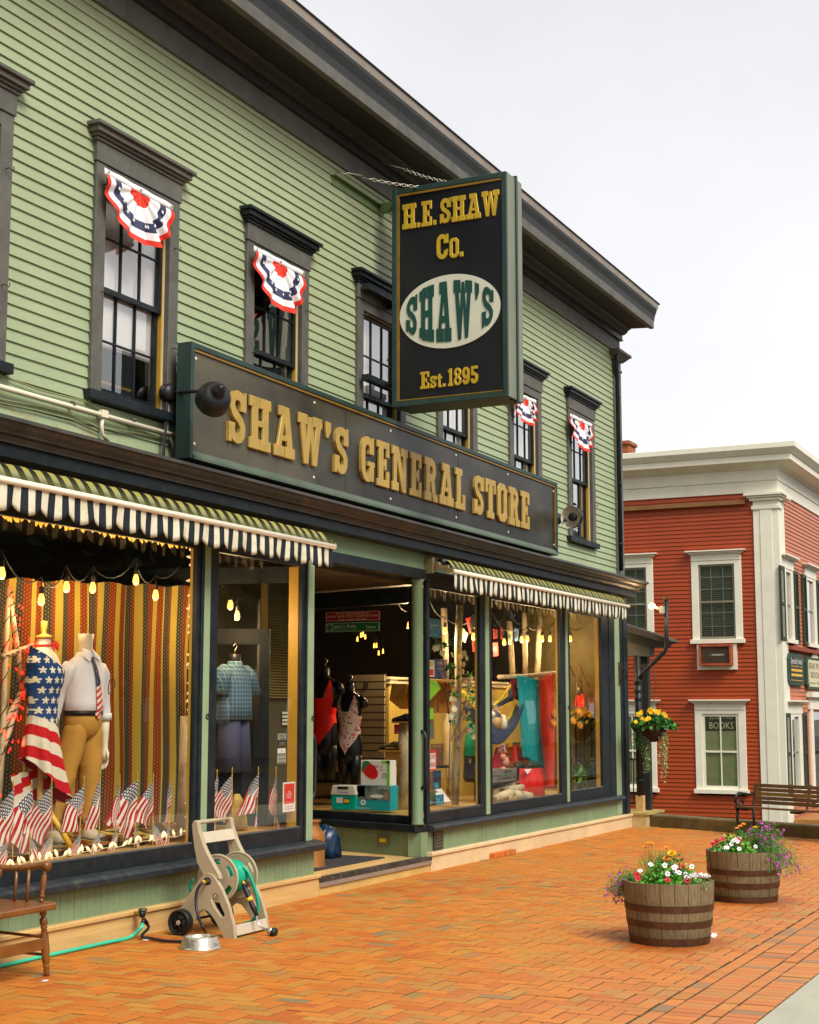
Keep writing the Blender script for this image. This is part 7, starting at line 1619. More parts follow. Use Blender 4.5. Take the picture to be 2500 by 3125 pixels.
tp('birch_pole', MB().tube([pX(1230, 2480), pX(1233, 2330), pX(1238, 2200)], [.085, .08, .075], 14), BIRCH, 'thick birch trunk just inside the bay beside the column', 'log', smooth=True)
crate(pX(1228, 2150), (.30, .20, .20), 'tilted slatted crate high against the ochre wall inside the bay', .35); crate(pX(1212, 2340), (.22, .2, .26), 'slatted crate behind the trunk at the right of the bay')
for (r, lb) in (((1202, 2202, 1262, 2207), 'upper'), ((1160, 2290, 1225, 2295), 'lower')):
    y0, y1, z0, z1 = xface(*r, 15.8); tp('shoe_shelf', MB().box(15.75, 15.95, y1, y0, z0, z0+.02), CRT, lb+' little wooden shoe shelf at the right of the bay', 'shelf', 'shoe shelves in the bay')
shoe(pX(1226, 2202, 15.82), .26, M('grey trainer', (.05, .05, .06), .7, .5, 20), 'dark grey trainer on the upper shelf in the bay', 1.4); shoe(pX(1190, 2288, 15.82), .27, M('olive sandal', (.06, .055, .02), .7, .5, 20), 'olive hiking sandal on the lower shelf in the bay', 1.5)
xsign('gift_box', (1203, 2211, 1235, 2240), 15.85, M('pink card', (.6, .03, .10), .5), 'small pink and blue box under the upper shoe shelf', 'box', [(.75, 0, 1, 1, PBLU)], [('o&o', .4, .15, .2, .4, SW)], .1, mesh='carton')
# ================================================================ RIGHT-HAND WINDOWS
def c3(x, y): return 1300+x/3.478, 1830+y/3.478
def c2(x, y): return 1250+x/2.27, 1650+y/2.27
def c5(x, y): return 1450+x/3.833, 2000+y/3.833
def birch(pts, yy, r, label): tp('birch_pole', MB().tube([at(*p, yy) for p in pts], r, 12), BIRCH, label, 'pole', 'birch poles in the right-hand windows', smooth=True)
birch([c3(360, 60), c3(340, 500), c3(345, 900), c3(343, 1300), c3(328, 1700), c3(312, 2180)], 7.35, .042, 'pale birch trunk with blossoms in front, in the window right of the column')
birch([c3(190, 90), c3(205, 500), c3(215, 900)], 7.9, .04, 'upper part of a birch trunk behind the games in the window right of the column')
birch([c3(222, 1200), c3(240, 1700), c3(262, 2120)], 7.95, .05, 'shaded birch trunk behind the books in the window right of the column')
birch([c2(795, 500), c2(800, 720), c2(803, 950)], 8.0, .04, 'birch pole rising behind the teal scarf'); birch([c2(905, 500), c2(895, 720), c2(885, 960)], 8.0, .045, 'birch pole rising behind the orange-red scarf'); birch([c2(690, 560), c2(705, 780), c2(715, 940)], 8.2, .045, 'darker birch pole left of the teal scarf')
tp('branch_rail', MB().tube([at(*c2(620, 945), 7.45), at(*c2(800, 940), 7.45), at(*c2(1020, 915), 7.45)], .03, 10), BIRCH, 'horizontal birch branch from which the scarves hang', 'branch', smooth=True)
# blossoms
BLO = M('cream blossom', (.85, .74, .48), .7, .15, 30, 0); o = thing('blossom_branches', at(*c3(330, 2100), 7.3), 'tall leafy branches of cream blossoms around the birch trunk', 'flowers')
for L in ([(240, 2050), (260, 1300), (230, 1100), (250, 800)], [(260, 1500), (330, 1350), (400, 1150), (480, 850)], [(300, 1500), (420, 1380), (550, 1480)], [(240, 1250), (180, 600), (120, 420)], [(380, 1100), (550, 1050)], [(360, 750), (400, 650)]):
    MB().tube([at(*c3(*p), 7.3) for p in L], .006, 5).build('twig', IRON, o)
for (x, y) in ((400, 570), (420, 620), (395, 690), (395, 760), (370, 600), (440, 850), (530, 850), (480, 830), (385, 850), (470, 920), (410, 860), (420, 1110), (460, 1130), (400, 1200), (440, 1210), (400, 1250), (380, 1180), (430, 1390), (470, 1380), (370, 1440), (340, 1550), (500, 1450), (440, 1400), (290, 1170), (260, 1240), (300, 1060), (260, 1060), (270, 580), (130, 500), (90, 520), (170, 570), (520, 1110), (540, 1475)):
    mb = MB(); p = at(*c3(x+8*U(), y+8*U()), 7.26+.06*U()); ruffle(mb, p, .042, 0, 3, 6, V((-.4+.5*U(), -.8, .3*U()))); mb.build('blossom', BLO, o)
mb = MB()
for (x, y) in ((290, 870), (280, 1000), (460, 780), (260, 720), (500, 1060), (440, 960), (240, 680), (120, 430), (150, 480), (240, 460), (270, 1280), (450, 1280), (480, 1360)): leaves(mb, [at(*c3(x+25*U(), y+25*U()), 7.3) for _ in range(9)], .075, 0, 3, .2, .6)
mb.build('foliage', LEAF, o)
# printed games, books, notice
PIC = [M('printed picture %d' % i, c, .5, .7, 26, 0, col2=d) for i, (c, d) in enumerate((((.06, .05, .22), (.20, .18, .45)), ((.02, .10, .20), (.35, .12, .03)), ((.01, .16, .30), (.05, .40, .55)), ((.45, .30, .03), (.03, .18, .15)), ((.35, .02, .02), (.7, .6, .5))))]
def card(name, r, yy, base, label, cat, lines=(), frame=None, group='games and books in the windows', depth=None):
    (a, b), (c, d) = r; o = gsign(name, a, b, c, d, yy, base, label, cat, lines, frame, group)
    return o
card('poster', (c3(22, 205), c3(158, 400)), 7.2, PIC[2], 'light blue poster at the top left of the window right of the column', 'poster', [('ON BELAY', .5, .6, .12, .7, PAPW)], group='posters and signs in the windows')
card('game_box', (c3(22, 640), c3(90, 820)), 7.35, PAPW, 'white and red game box on the shelf beside the column', 'game box', [], [(.05, .08, .85, .45, PRED), (.2, .62, .8, .9, PYEL)])
card('game_box', (c3(90, 635), c3(228, 830)), 7.45, PIC[0], 'purple game box standing beside the white and red one', 'game box', [('KIDS', .55, .75, .12, .6, PAPW), ('of Magic', .55, .45, .1, .6, PAPW)], [(.08, 0, .18, 1, PBLU)])
MB_s = MB().box(at(*c3(0, 850), 7.3).x, at(*c3(235, 850), 7.3).x, 7.25, 7.65, at(*c3(120, 850), 7.3).z-.02, at(*c3(120, 850), 7.3).z); tp('wall_shelf', MB_s, CRT, 'wooden shelf carrying the game boxes beside the column', 'shelf')
kk = thing('kite', at(*c3(90, 940), 7.15), 'lime green diamond kite hanging in front of a slatted crate', 'kite'); 
KG = M('lime kite nylon', (.22, .50, .02), .6, .1)
P_ = [at(*c3(22, 860), 7.15), at(*c3(110, 865), 7.15), at(*c3(160, 940), 7.15), at(*c3(22, 1090), 7.15)]; MB().face(P_).build('sail', KG, kk, solid=.004); MB().tube([P_[0], P_[2]], .004, 5).build('spar', BLACK, kk)
card('lime_board', (c3(22, 1150), c3(80, 1270)), 7.2, KG, 'plain lime green card below the kite', 'card', group='posters and signs in the windows')
q = at(*c3(130, 1205), 7.55); crate((q.x, 7.6, q.z), (.44, .25, at(*c3(130, 870), 7.55).z-q.z), 'big slatted crate on the wall under the game boxes', 0)
q = at(*c3(60, 1490), 7.3); crate((q.x, 7.4, q.z), (.22, .18, .26), 'small crate holding a picture beside the column', 0)
card('picture', (c3(28, 1310), c3(78, 1470)), 7.28, PIC[3], 'small orange picture inside the little crate', 'picture')
card('puzzle_box', (c3(55, 1530), c3(188, 1760)), 7.4, PIC[1], 'dark puzzle box with an orange title above the mystery books', 'game box', [('Slaughterton Pt', .5, .86, .07, .8, PYEL)])
tp('wall_shelf', MB().box(at(*c3(20, 1780), 7.4).x, at(*c3(210, 1780), 7.4).x, 7.35, 7.55, at(*c3(110, 1790), 7.4).z, at(*c3(110, 1765), 7.4).z), BLACK, 'short black shelf under the dark puzzle box', 'shelf')
gsign('notice', *c3(22, 1600), *c3(112, 1815), 6.953, PAPW, 'red and white hiring notice on the glass beside the column', 'sign', [('NOW', .46, .56, .26, .78, PRED), ('HIRING', .48, .17, .26, .9, PRED)], [(0, .86, 1, 1, PRED), (.90, 0, 1, .86, PRED), (0, 0, .9, .08, PRED)], group='posters and signs in the windows')
card('book', (c3(75, 1815), c3(160, 2010)), 7.2, M('night blue cover', (.01, .03, .07), .5), 'dark blue mystery puzzle book low beside the column', 'book', [('MURDER', .5, .82, .09, .7, PBLU), ('MYSTERY', .5, .70, .09, .8, PBLU)], [(.1, .05, .7, .35, PIC[2])])
card('book', (c3(22, 1830), c3(75, 2020)), 7.15, PIC[1], 'orange and blue book half hidden by the window frame', 'book'); card('book', (c3(22, 2040), c3(105, 2190)), 7.1, PIC[3], 'green and yellow picture book standing on the window floor', 'book')
m_ = thing('open_book', at(*c3(170, 2150), 7.2), 'white flat book leaning open at the bottom of the window', 'book', 'games and books in the windows'); MB().face([at(*c3(60, 2010), 7.3), at(*c3(160, 2010), 7.35), at(*c3(265, 2150), 7.15), at(*c3(150, 2160), 7.1)]).build('cover', PAPW, m_, solid=.02); MB().tube([at(*c3(160, 2010), 7.34), at(*c3(265, 2150), 7.14)], .008, 6).build('spine', PRED, m_)
card('cd_toy', (c3(105, 2070), c3(190, 2180)), 7.05, PIC[2], 'round coloured toy disc box leaning at the window floor', 'toy')
# teal jacket form
tq = at(*c3(520, 1700), 7.7); o = thing('jacket_form', (tq.x, 7.7, .55), 'dark torso form with a teal jacket, on a pole behind the window post', 'dress form')
TEALC = M('teal nylon', (.0, .40, .28), .4, .15, 5, .5, 10); zt_ = at(*c3(520, 1290), 7.7).z; zm_ = at(*c3(520, 1640), 7.7).z; zb_ = at(*c3(520, 1935), 7.7).z
MB().loft([(tq.x, 7.7, zm_-.02, .22, .13, 0), (tq.x+.02, 7.7, (zt_+zm_)/2, .19, .12, 0), (tq.x+.03, 7.7, zt_-.05, .16, .10, 0), (tq.x+.03, 7.7, zt_, .06, .06, 0)], 24, wr=.12).build('jacket', TEALC, o, smooth=True)
MB().loft([(tq.x, 7.7, zb_, .17, .12, 0), (tq.x, 7.7, zb_+.05, .2, .14, 0), (tq.x, 7.7, zm_, .205, .125, 0)], 24).build('form', FORM, o, smooth=True); MB().tube([(tq.x, 7.7, .55), (tq.x, 7.7, zb_)], .015, 8).build('pole', TRIM, o)
# pennants
def penn(pts, m_, label, yy=7.9):
    o = thing('pennant', at(*pts[0], yy), label, 'pennant', 'small printed banners strung in the windows'); P = [at(*p, yy) for p in pts]; c = sum(P, V())/len(P)
    MB().face(P).build('cloth', m_, o, solid=.003); w_ = (P[1]-P[0]).length; MB().flat([circ(0, 0, w_*.28, 14, w_*.34)], [], c+V((0, -.004, 0)), (1, 0, 0), (0, 0, 1), .002).build('printed_spot', PBLK, o)
RB = M('red banner', (.62, .03, .015), .7); GBn = M('sage banner', (.20, .24, .08), .7); BBn = M('blue banner', (.02, .08, .25), .7)
penn([c3(425, 200), c3(560, 160), c3(560, 345), c3(465, 360)], RB, 'large tilted red pennant beside the dark window post', 7.6); penn([c3(490, 400), c3(560, 395), c3(555, 550), c3(500, 555)], RB, 'smaller red pennant below the large tilted one', 7.6)
penn([c3(390, 300), c3(445, 360), c3(420, 460), c3(385, 440)], GBn, 'sage green pennant between the birch trunk and the red ones', 7.6)
penn([c5(210, -310), c5(262, -300), c5(262, -200), c5(215, -190)], RB, 'red pennant just right of the dark window post', 7.8); penn([c5(205, -150), c5(265, -150), c5(272, 5), c5(215, 15)], RB, 'red pennant with a black spot low beside the window post', 7.7)
penn([c5(300, -330), c5(345, -300), c5(340, -180), c5(300, -190)], RB, 'red pennant hanging third from the window post', 7.8); penn([c5(385, -290), c5(435, -280), c5(430, -120), c5(388, -130)], GBn, 'green pennant over the scarves', 7.9); penn([c5(460, -320), c5(510, -310), c5(505, -170), c5(465, -165)], BBn, 'blue pennant over the scarves', 7.9)
# scarves and hammock
SCT = M('teal scarf', (.0, .34, .36), .8, .1, 6, .4, 20); SCR = M('orange-red scarf', (.72, .05, .012), .8, .15, 6, .4, 20)
drape('scarf', 'long teal scarf hanging from the birch branch', 'scarf', c5(492, 235), c5(740, 285), c5(590, 1200), c5(790, 1320), 7.35, SCT, 6, .035, 'scarves hanging from the birch branch', nv=40)
drape('scarf', 'long orange-red scarf hanging to the right of the teal one', 'scarf', c5(742, 290), c5(925, 205), c5(800, 1560), c5(900, 1540), 7.38, SCR, 6, .035, 'scarves hanging from the birch branch', .06, 40)
drape('scarf', 'narrow red scarf at the left of the teal one', 'scarf', c5(402, 235), c5(492, 240), c5(470, 500), c5(500, 530), 7.45, M('crimson scarf', (.50, .015, .02), .8), 3, .02, 'scarves hanging from the birch branch')
drape('pale_scarf', 'thin pale green scarf edge behind the orange-red one', 'scarf', c5(920, 300), c5(960, 420), c5(950, 760), c5(975, 780), 7.6, GBn, 2, .02, 'scarves hanging from the birch branch')
HM = M('navy hammock', (.018, .04, .10), .8, .2, 8, .5, 20); HY = M('yellow hammock lining', (.62, .50, .02), .7, .15)
ho = thing('hammock', at(*c5(300, 1000), 7.5), 'navy and yellow hammock slung low, holding plush dogs', 'hammock')
def hamm(u, v):
    P0, P1, P2, P3 = [at(*c5(*p), 7.5) for p in ((60, 560), (180, 830), (330, 980), (480, 560))]; Q0, Q1, Q2, Q3 = [at(*c5(*p), 7.3) for p in ((20, 760), (150, 1130), (400, 1120), (520, 600))]
    B = lambda a, b, c, d: a*(1-u)**3+b*3*u*(1-u)**2+c*3*u*u*(1-u)+d*u**3
    return B(P0, P1, P2, P3).lerp(B(Q0, Q1, Q2, Q3), v)+V((0, -.08*sin(pi*v), -.03*sin(v*14)))
MB().grid(hamm, 30, 16).build('sling', HM, ho, smooth=True, solid=.006)
MB().grid(lambda u, v: hamm(u, 0)+V((0, -.015, .0+.055*(v-.3))), 30, 3).build('lining', HY, ho, smooth=True, solid=.008)
for L in ([c5(440, 320), c5(420, 500), c5(270, 590)],): MB().tube([at(*p, 7.6) for p in L], [.05, .045, .02], 8).build('strap', HM, ho, smooth=True)
MB().tube([at(*c5(200, 600), 7.6), at(*c5(300, 520), 7.6), at(*c5(430, 340), 7.55)], .018, 8).build('yellow_edge', HY, ho, smooth=True)
MB().tube([at(*c3(380, 990), 7.5), at(*c3(560, 1160), 7.5), at(*c5(60, 660), 7.45)], .035, 8).build('yellow_strap', HY, ho, smooth=True); MB().tube([at(*c3(440, 1150), 7.6), at(*c3(560, 1300), 7.55), at(*c5(60, 820), 7.45)], .06, 8).build('strap', HM, ho, smooth=True)
def blob(mb, c, r, m=0, sq=(1, 1, 1), n=14):
    i0 = len(mb.v); c = V(c)
    for i in range(1, 9):
        ph = pi*i/9
        for k in range(n): g = 2*pi*k/n; d = V((sin(ph)*cos(g), sin(ph)*sin(g), cos(ph))); d *= r*(1+.10*noise.noise(d*2.5+c*5)); mb.v.append(c+V((d.x*sq[0], d.y*sq[1], d.z*sq[2])))
    for i in range(7):
        for k in range(n): a = i0+i*n; mb.f.append((a+k, a+(k+1) % n, a+n+(k+1) % n, a+n+k)); mb.m.append(m); mb.u.append(None)
    for s_ in (0, 7): mb.f.append(tuple(i0+s_*n+k for k in range(n))); mb.m.append(m); mb.u.append(None)
def plush(pts, label, mats):
    c0 = at(*pts[0][0], 7.38); o = thing('plush_dog', c0, label, 'soft toy', 'soft toys in the window')
    for (p, r, m_, nm) in pts: mb = MB(); blob(mb, at(*p, 7.36), r, 0, (1, .9, 1)); mb.build(nm, mats[m_], o, smooth=True)
PLM = [M('plush tan', (.50, .28, .08), .95, .2, 30, .6, 60), M('plush white', (.70, .64, .48), .95, .1, 30, .6, 60), M('plush black', (.015, .012, .012), .95, .2, 30, .6, 60), M('plush pink', (.75, .30, .22), .9, .1, 30, .5, 60)]
plush([(c5(235, 780), .10, 0, 'body'), (c5(232, 715), .075, 2, 'head'), (c5(205, 690), .04, 1, 'ear'), (c5(270, 690), .045, 0, 'ear'), (c5(250, 760), .035, 1, 'muzzle')], 'tan and black plush dog lying in the hammock', PLM)
plush([(c5(310, 800), .085, 1, 'body'), (c5(322, 745), .06, 1, 'head'), (c5(348, 790), .03, 2, 'nose'), (c5(290, 730), .035, 2, 'ear')], 'white plush dog at the right of the hammock', PLM)
plush([(c5(345, 1240), .065, 3, 'body'), (c5(325, 1190), .045, 3, 'head'), (c5(330, 1340), .045, 3, 'tail'), (c5(375, 1260), .03, 3, 'fin')], 'pink plush toy hanging above the lettered tin', PLM)
# books, bottle, bag, tin, red cloth, shoes, logs
def bx(name, px0, py0, px1, py1, yy, d, m_, label, cat, group=None, lines=(), prints=(), rot=0):
    a, b = at(*c5(px0, (py0+py1)/2), yy), at(*c5(px1, (py0+py1)/2), yy); z0, z1 = at(*c5((px0+px1)/2, py1), yy).z, at(*c5((px0+px1)/2, py0), yy).z; z0 = max(z0, .545)
    o = thing(name, ((a.x+b.x)/2, yy, z0), label, cat, group); MB().box(a.x, b.x, yy, yy+d, z0, z1).build('block', m_, o, bev=.004)
    for (u0, v0, u1, v1, m2) in prints: MB().box(a.x+(b.x-a.x)*u0, a.x+(b.x-a.x)*u1, yy-.003, yy-.0002, z0+(z1-z0)*v0, z0+(z1-z0)*v1).build('print', m2, o)
    for t_, u, v, hh, ww, m2 in lines: text_mb(MB(), t_, (a.x+(b.x-a.x)*u, yy-.004, z0+(z1-z0)*v), (1, 0, 0), (0, 0, 1), (z1-z0)*hh, .001, width=(b.x-a.x)*ww).build('lettering', m2, o)
    return o
bx('book', 440, 1010, 530, 1070, 7.6, .12, PYEL, 'yellow and green book topmost of the stack left of the teal scarf', 'book', 'games and books in the windows', prints=[(0, .5, 1, .7, PGRN)])
bx('book', 480, 1070, 620, 1140, 7.6, .2, M('orange cover', (.75, .22, .02), .6), 'orange book second from the top of the stack by the teal scarf', 'book', 'games and books in the windows')
bx('book', 500, 1140, 625, 1195, 7.6, .2, PLM[3], 'pale pink book in the middle of the stack by the teal scarf', 'book', 'games and books in the windows'); bx('book', 500, 1196, 625, 1230, 7.6, .2, PRED, 'red book low in the stack by the teal scarf', 'book', 'games and books in the windows'); bx('book', 500, 1231, 625, 1300, 7.6, .2, M('orange cover two', (.72, .25, .03), .6), 'thick orange book at the base of the stack by the teal scarf', 'book', 'games and books in the windows')
bx('display_plinth', 380, 1300, 800, 1660, 7.62, .3, DARKIN, 'dark plinth under the books behind the red cloth', 'plinth')
q = at(*c5(478, 1290), 7.5); tp('bottle', MB().lathe([(.038, 0), (.04, .02), (.04, .20), (.028, .235), (.028, .27), (0, .272)], q, 16), PRED, 'red drink bottle standing left of the stack of books', 'bottle', smooth=True)
drape('red_bag', 'dark red cloth bag with white letters behind the pink toy', 'bag', c5(245, 1080), c5(385, 1030), c5(200, 1330), c5(330, 1330), 7.62, M('dark red cloth', (.35, .01, .015), .9), 3, .03)
mb = MB(); text_mb(mb, 'AFK', at(*c5(320, 1140), 7.57), (1, 0, -.0), (.0, 0, 1), .12, .002, wx=1); tp('bag_letters', mb, PAPW, 'white letters of the dark red bag', 'letters')
bx('lettered_tin', 190, 1330, 490, 1480, 7.3, .2, M('galvanised tin', (.30, .30, .24), .4, .1, 5, metal=.5), 'pale tin box lettered in black below the pink toy', 'tin', None, [('BEAR', .66, .68, .2, .3, PBLK), ('IS DINING IN', .6, .16, .26, .7, PBLK)], [(0, .46, .9, .58, PIC[3])])
drape('red_cloth', 'bright red cloth draped over the plinth down to the floor', 'cloth', c5(520, 1325), c5(820, 1320), c5(540, 1640), c5(810, 1650), 7.25, M('bright red cloth', (.72, .012, .006), .85, .1, 5, .4, 15), 4, .03, None, .08)
mb = MB().face([at(*c5(575, 1332), 7.19), at(*c5(665, 1330), 7.19), at(*c5(612, 1392), 7.16)]); tp('white_tag', mb, PAPW, 'white triangle tag at the top of the bright red cloth', 'tag', solid=.003)
q = at(*c5(690, 1320), 7.3); shoe(q+V((0, .02, 0)), .30, M('olive shoe', (.05, .06, .02), .8, .4, 20), 'olive trainer standing on the red cloth', 0); q = at(*c5(570, 1325), 7.4); shoe(q+V((0, .05, 0)), .28, M('olive shoe two', (.06, .065, .025), .8, .4, 20), 'second olive trainer behind, at the left of the red cloth', 0)
for i, (a, b, r, yy) in enumerate(((c5(195, 1600), c5(540, 1500), .042, 7.45), (c5(330, 1590), c5(555, 1540), .04, 7.35), (c5(205, 1690), c5(430, 1600), .048, 7.2), (c5(440, 1625), c5(650, 1655), .055, 7.12), (c5(410, 1690), c5(450, 1690), .045, 7.1))):
    p, q = at(*a, yy), at(*b, yy-.12); p.z = max(p.z, .545+r); q.z = max(q.z, .545+r); d = (q-p).normalized()
    o = thing('birch_log', p, ['topmost birch log of the pile, pointing at the red cloth', 'birch log end behind the pile', 'lower left birch log of the pile', 'thick white birch log at the front right of the pile', 'short log stub seen end on under the pile'][i], 'log', 'birch logs piled on the window floor')
    MB().tube([p, p.lerp(q, .5)+V((0, 0, .004)), q], r, 14).build('bark', BIRCH, o, smooth=True); MB().tube([p-d*.002, p-d*.0025], r*.9, 14).build('cut_end', CRT, o); MB().tube([q+d*.002, q+d*.0025], r*.9, 14).build('cut_end', CRT, o)
# farthest window: lantern, flowers, plant
lq = at(*c5(1225, 730), 7.45); lo = thing('lantern', lq, 'red-globed metal lantern hanging among orange flowers in the farthest shop window', 'lantern')
STL = M('worn lantern steel', (.30, .27, .16), .4, .2, metal=.7); s_ = 1.0
MB().lathe([(.12, 0), (.13, .03), (.11, .07), (.06, .09), (.06, .12)], lq, 20).build('base', STL, lo, smooth=True)
MB().lathe([(.05, .12), (.066, .18), (.068, .24), (.05, .31), (.045, .32)], lq, 18, cap=False).build('globe', EM('red lantern glow', (1.0, .03, .008), .7, (.6, .02, .01)), lo, smooth=True); MB().lathe([(0, .17), (.018, .19), (.02, .22), (0, .27)], lq, 10).build('flame', EM('flame', (1, .5, .1), 20), lo)
MB().lathe([(.06, .33), (.07, .345), (.045, .40), (.05, .43), (0, .44)], lq, 16).build('cap', STL, lo, smooth=True)
MB().tube([lq+V((-.13, 0, .05)), lq+V((-.115, 0, .3)), lq+V((-.10, 0, .50)), lq+V((-.07, 0, .53)), lq+V((.07, 0, .53)), lq+V((.10, 0, .50)), lq+V((.115, 0, .3)), lq+V((.13, 0, .05))], .009, 7).build('frame', STL, lo, smooth=True)
MB().tube([lq+V((-.10+.2*t, 0, .50+.25*sin(pi*t))) for t in (0, .2, .4, .6, .8, 1)], .003, 5).build('bail', STL, lo)
plight('lantern_light', lq+V((0, -.12, .23)), 1.5, lo, .04, (1, .12, .05))
st2 = thing('stool', (lq.x, 7.45, .55), 'dark stool carrying the red lantern', 'stool'); MB().box(lq.x-.2, lq.x+.2, 7.3, 7.6, lq.z-.04, lq.z-.002).build('seat', DARKIN, st2)
for a in (-.17, .17):
    for b in (7.33, 7.57): MB().tube([(lq.x+a, b, .545), (lq.x+a*.9, b, lq.z-.04)], .018, 6).build('leg', BLACK, st2)
of_ = thing('orange_flowers', lq+V((0, -.12, 0)), 'orange and yellow silk flowers around the red lantern', 'flowers'); ORG = M('orange silk petal', (.70, .25, .02), .7, .3, 20, 0)
for (x, y) in ((1205, 650), (1250, 640), (1275, 690), (1330, 690), (1345, 670), (1145, 770), (1225, 820), (950, 660), (930, 690), (915, 790), (1215, 690)): mb = MB(); ruffle(mb, at(*c5(x, y), 7.28), .06, 0, 2, 7, V((-.5, -.8, .3))); mb.build('flower', ORG, of_)
for L in ([(1120, 1160), (1170, 1200), (1240, 1220)], [(1150, 1200), (1180, 1290), (1230, 1310)], [(1290, 690), (1380, 800), (1410, 820)], [(1220, 100), (1300, 300), (1420, 480)], [(1105, 100), (1160, 250)]): MB().tube([at(*c5(*p), 7.4) for p in L], .008, 5).build('twig', M('orange twig', (.35, .10, .02), .7), of_)
gp_ = thing('leafy_plant', at(*c5(1340, 1540), 7.35), 'lush light green plant on the floor of the farthest window', 'plant'); mb = MB()
for _ in range(420):
    x, y = 1340+130*random.gauss(0, .55), 1400+110*random.gauss(0, .6)
    if y < 1560: leaves(mb, [at(*c5(max(1120, min(1480, x)), y), 7.35+.15*U())], .085, 0, 3, .2, .5)
mb.build('foliage', [M('lime window leaf', (.16, .36, .03), .5), M('green window leaf', (.06, .22, .02), .5), LEAF[2]], gp_)
mb = MB()
for _ in range(160): leaves(mb, [at(*c5(1150+70*U(), 1340+60*U()), 7.5+.1*U())], .05, 0, 3, .2, .4)
tp('fern', mb, LEAF, 'small dark fern at the left of the farthest window floor', 'plant')
# ================================================================ HOSE REEL CART, HOSES, BOWL, CHAIR
def r4(x, y, X=9.72): return W(500+x/4.3125, 2450+y/4.3125, 'x', X)
TAN = M('taupe cart plastic', (.40, .33, .21), .5, .05, 4, .15, 60); TANL = M('pale cart plastic', (.52, .45, .33), .5, .05, 4, .15, 60); GH = M('green hose vinyl', (.0, .36, .20), .35, .1, 8, .1); BH = M('black hose rubber', (.012, .012, .014), .4)
hr = thing('hose_reel_cart', (9.95, 6.4, 0), 'taupe plastic hose reel cart wound with green hose by the shop front', 'hose reel')
yz = lambda pts: [(-p.y, p.z) for p in (r4(*q) for q in pts)]
low = [(800, 1780), (955, 1795), (935, 1600), (870, 1350), (780, 1130), (690, 975), (640, 930), (590, 915), (540, 930), (500, 985), (400, 1130), (330, 1230), (225, 1400), (290, 1395), (370, 1470), (410, 1560), (470, 1445), (530, 1405), (600, 1430), (680, 1530), (740, 1640), (785, 1740)]
arm = [(375, 290), (385, 255), (420, 240), (450, 250), (470, 370), (520, 530), (560, 630), (650, 800), (730, 940), (745, 1010), (700, 1000), (640, 935), (590, 920), (520, 945), (440, 790), (400, 560), (380, 380)]
slot = [(640, 1275), (655, 1215), (700, 1190), (735, 1215), (735, 1270), (760, 1340), (818, 1470), (800, 1505), (765, 1490), (690, 1380)]
for x0 in (9.70, 10.16):
    MB().flat([yz(low)], [yz(slot), yz(circ(592, 1030, 48, 16))], (x0, 0, 0), (0, -1, 0), (0, 0, 1), -.035).build('side_frame', TAN, hr, bev=.004)
    MB().flat([yz(arm)], [], (x0+.012, 0, 0), (0, -1, 0), (0, 0, 1), -.045).build('handle_arm', TAN, hr, bev=.005)
    MB().lathe([(0, -.004), (.045, -.002), (.045, .02)], (x0+.003, r4(592, 1030).y, r4(592, 1030).z), 20, 'x').build('hub_cap', BLACK, hr, smooth=True)
a = r4(410, 262); MB().tube([(9.72, a.y, a.z), (10.18, a.y, a.z)], .016, 10).build('grip', TAN, hr, smooth=True)
b = r4(455, 400); c = r4(500, 540); MB().add([(9.74, b.y, b.z), (10.18, b.y, b.z), (10.18, c.y, c.z), (9.74, c.y, c.z)], [(0,1,2,3)]).build('handle_panel', TANL, hr, solid=.02)
f1, f2 = r4(935, 1620), r4(955, 1780); MB().add([(9.735, f1.y+.01, f1.z), (10.16, f1.y+.01, f1.z), (10.16, f2.y+.01, f2.z+.01), (9.735, f2.y+.01, f2.z+.01)], [(0,1,2,3)]).build('foot_panel', TANL, hr, solid=.03, bev=.004)
RC = V((0, 6.385, .41)); R0 = .172
for X in (9.81, 10.09):
    holes = []
    for i in range(5):
        g = i*2*pi/5+.5; holes.append([(-RC.y+.105*cos(g+t)+.03*cos(g)*0, RC.z+.105*sin(g+t)) for t in (-.36, -.2, 0, .2, .36)]+[(-RC.y+.145*cos(g+t), RC.z+.145*sin(g+t)) for t in (.30, .15, 0, -.15, -.30)])
    MB().flat([circ(-RC.y, RC.z, R0, 44)], holes, (X, 0, 0), (0, -1, 0), (0, 0, 1), -.012).build('reel_disc', TAN, hr, bev=.002)
    MB().tube([(X+.006, RC.y+R0*cos(t*pi/22), RC.z+R0*sin(t*pi/22)) for t in range(44)], .010, 8, closed=True).build('reel_rim', TAN, hr, smooth=True)
MB().lathe([(.06, 9.82), (.06, 10.09)], (0, RC.y, RC.z), 20, 'x').build('drum', TAN, hr, smooth=True)
pts = []
for i in range(0, 14*20): t = i/20; L = int(t/7); X = 9.845+.030*(t % 7) if L % 2 == 0 else 9.845+.030*(7-(t % 7)); rr = .088+.026*L+.004*sin(t*5); pts.append((X, RC.y+rr*cos(t*2*pi), RC.z+rr*sin(t*2*pi)))
MB().tube(pts, .0125, 8).build('wound_hose', GH, hr, smooth=True)
lp_ = [r4(880, 815, 9.95), r4(990, 830, 10.0), r4(1100, 900, 10.02), r4(1180, 1080, 10.03), r4(1230, 1250, 10.04), r4(1240, 1400, 10.05), r4(1210, 1500, 10.06), r4(1150, 1565, 10.08), r4(1060, 1590, 10.1)]
def smoothp(P, n=8):
    o = []
    for i in range(len(P)-1):
        p0, p1, p2, p3 = P[max(i-1, 0)], P[i], P[i+1], P[min(i+2, len(P)-1)]
        for k in range(n): t = k/n; o.append(.5*((2*p1)+(p2-p0)*t+(2*p0-5*p1+4*p2-p3)*t*t+(3*p1-p0-3*p2+p3)*t**3))
    return o+[P[-1]]
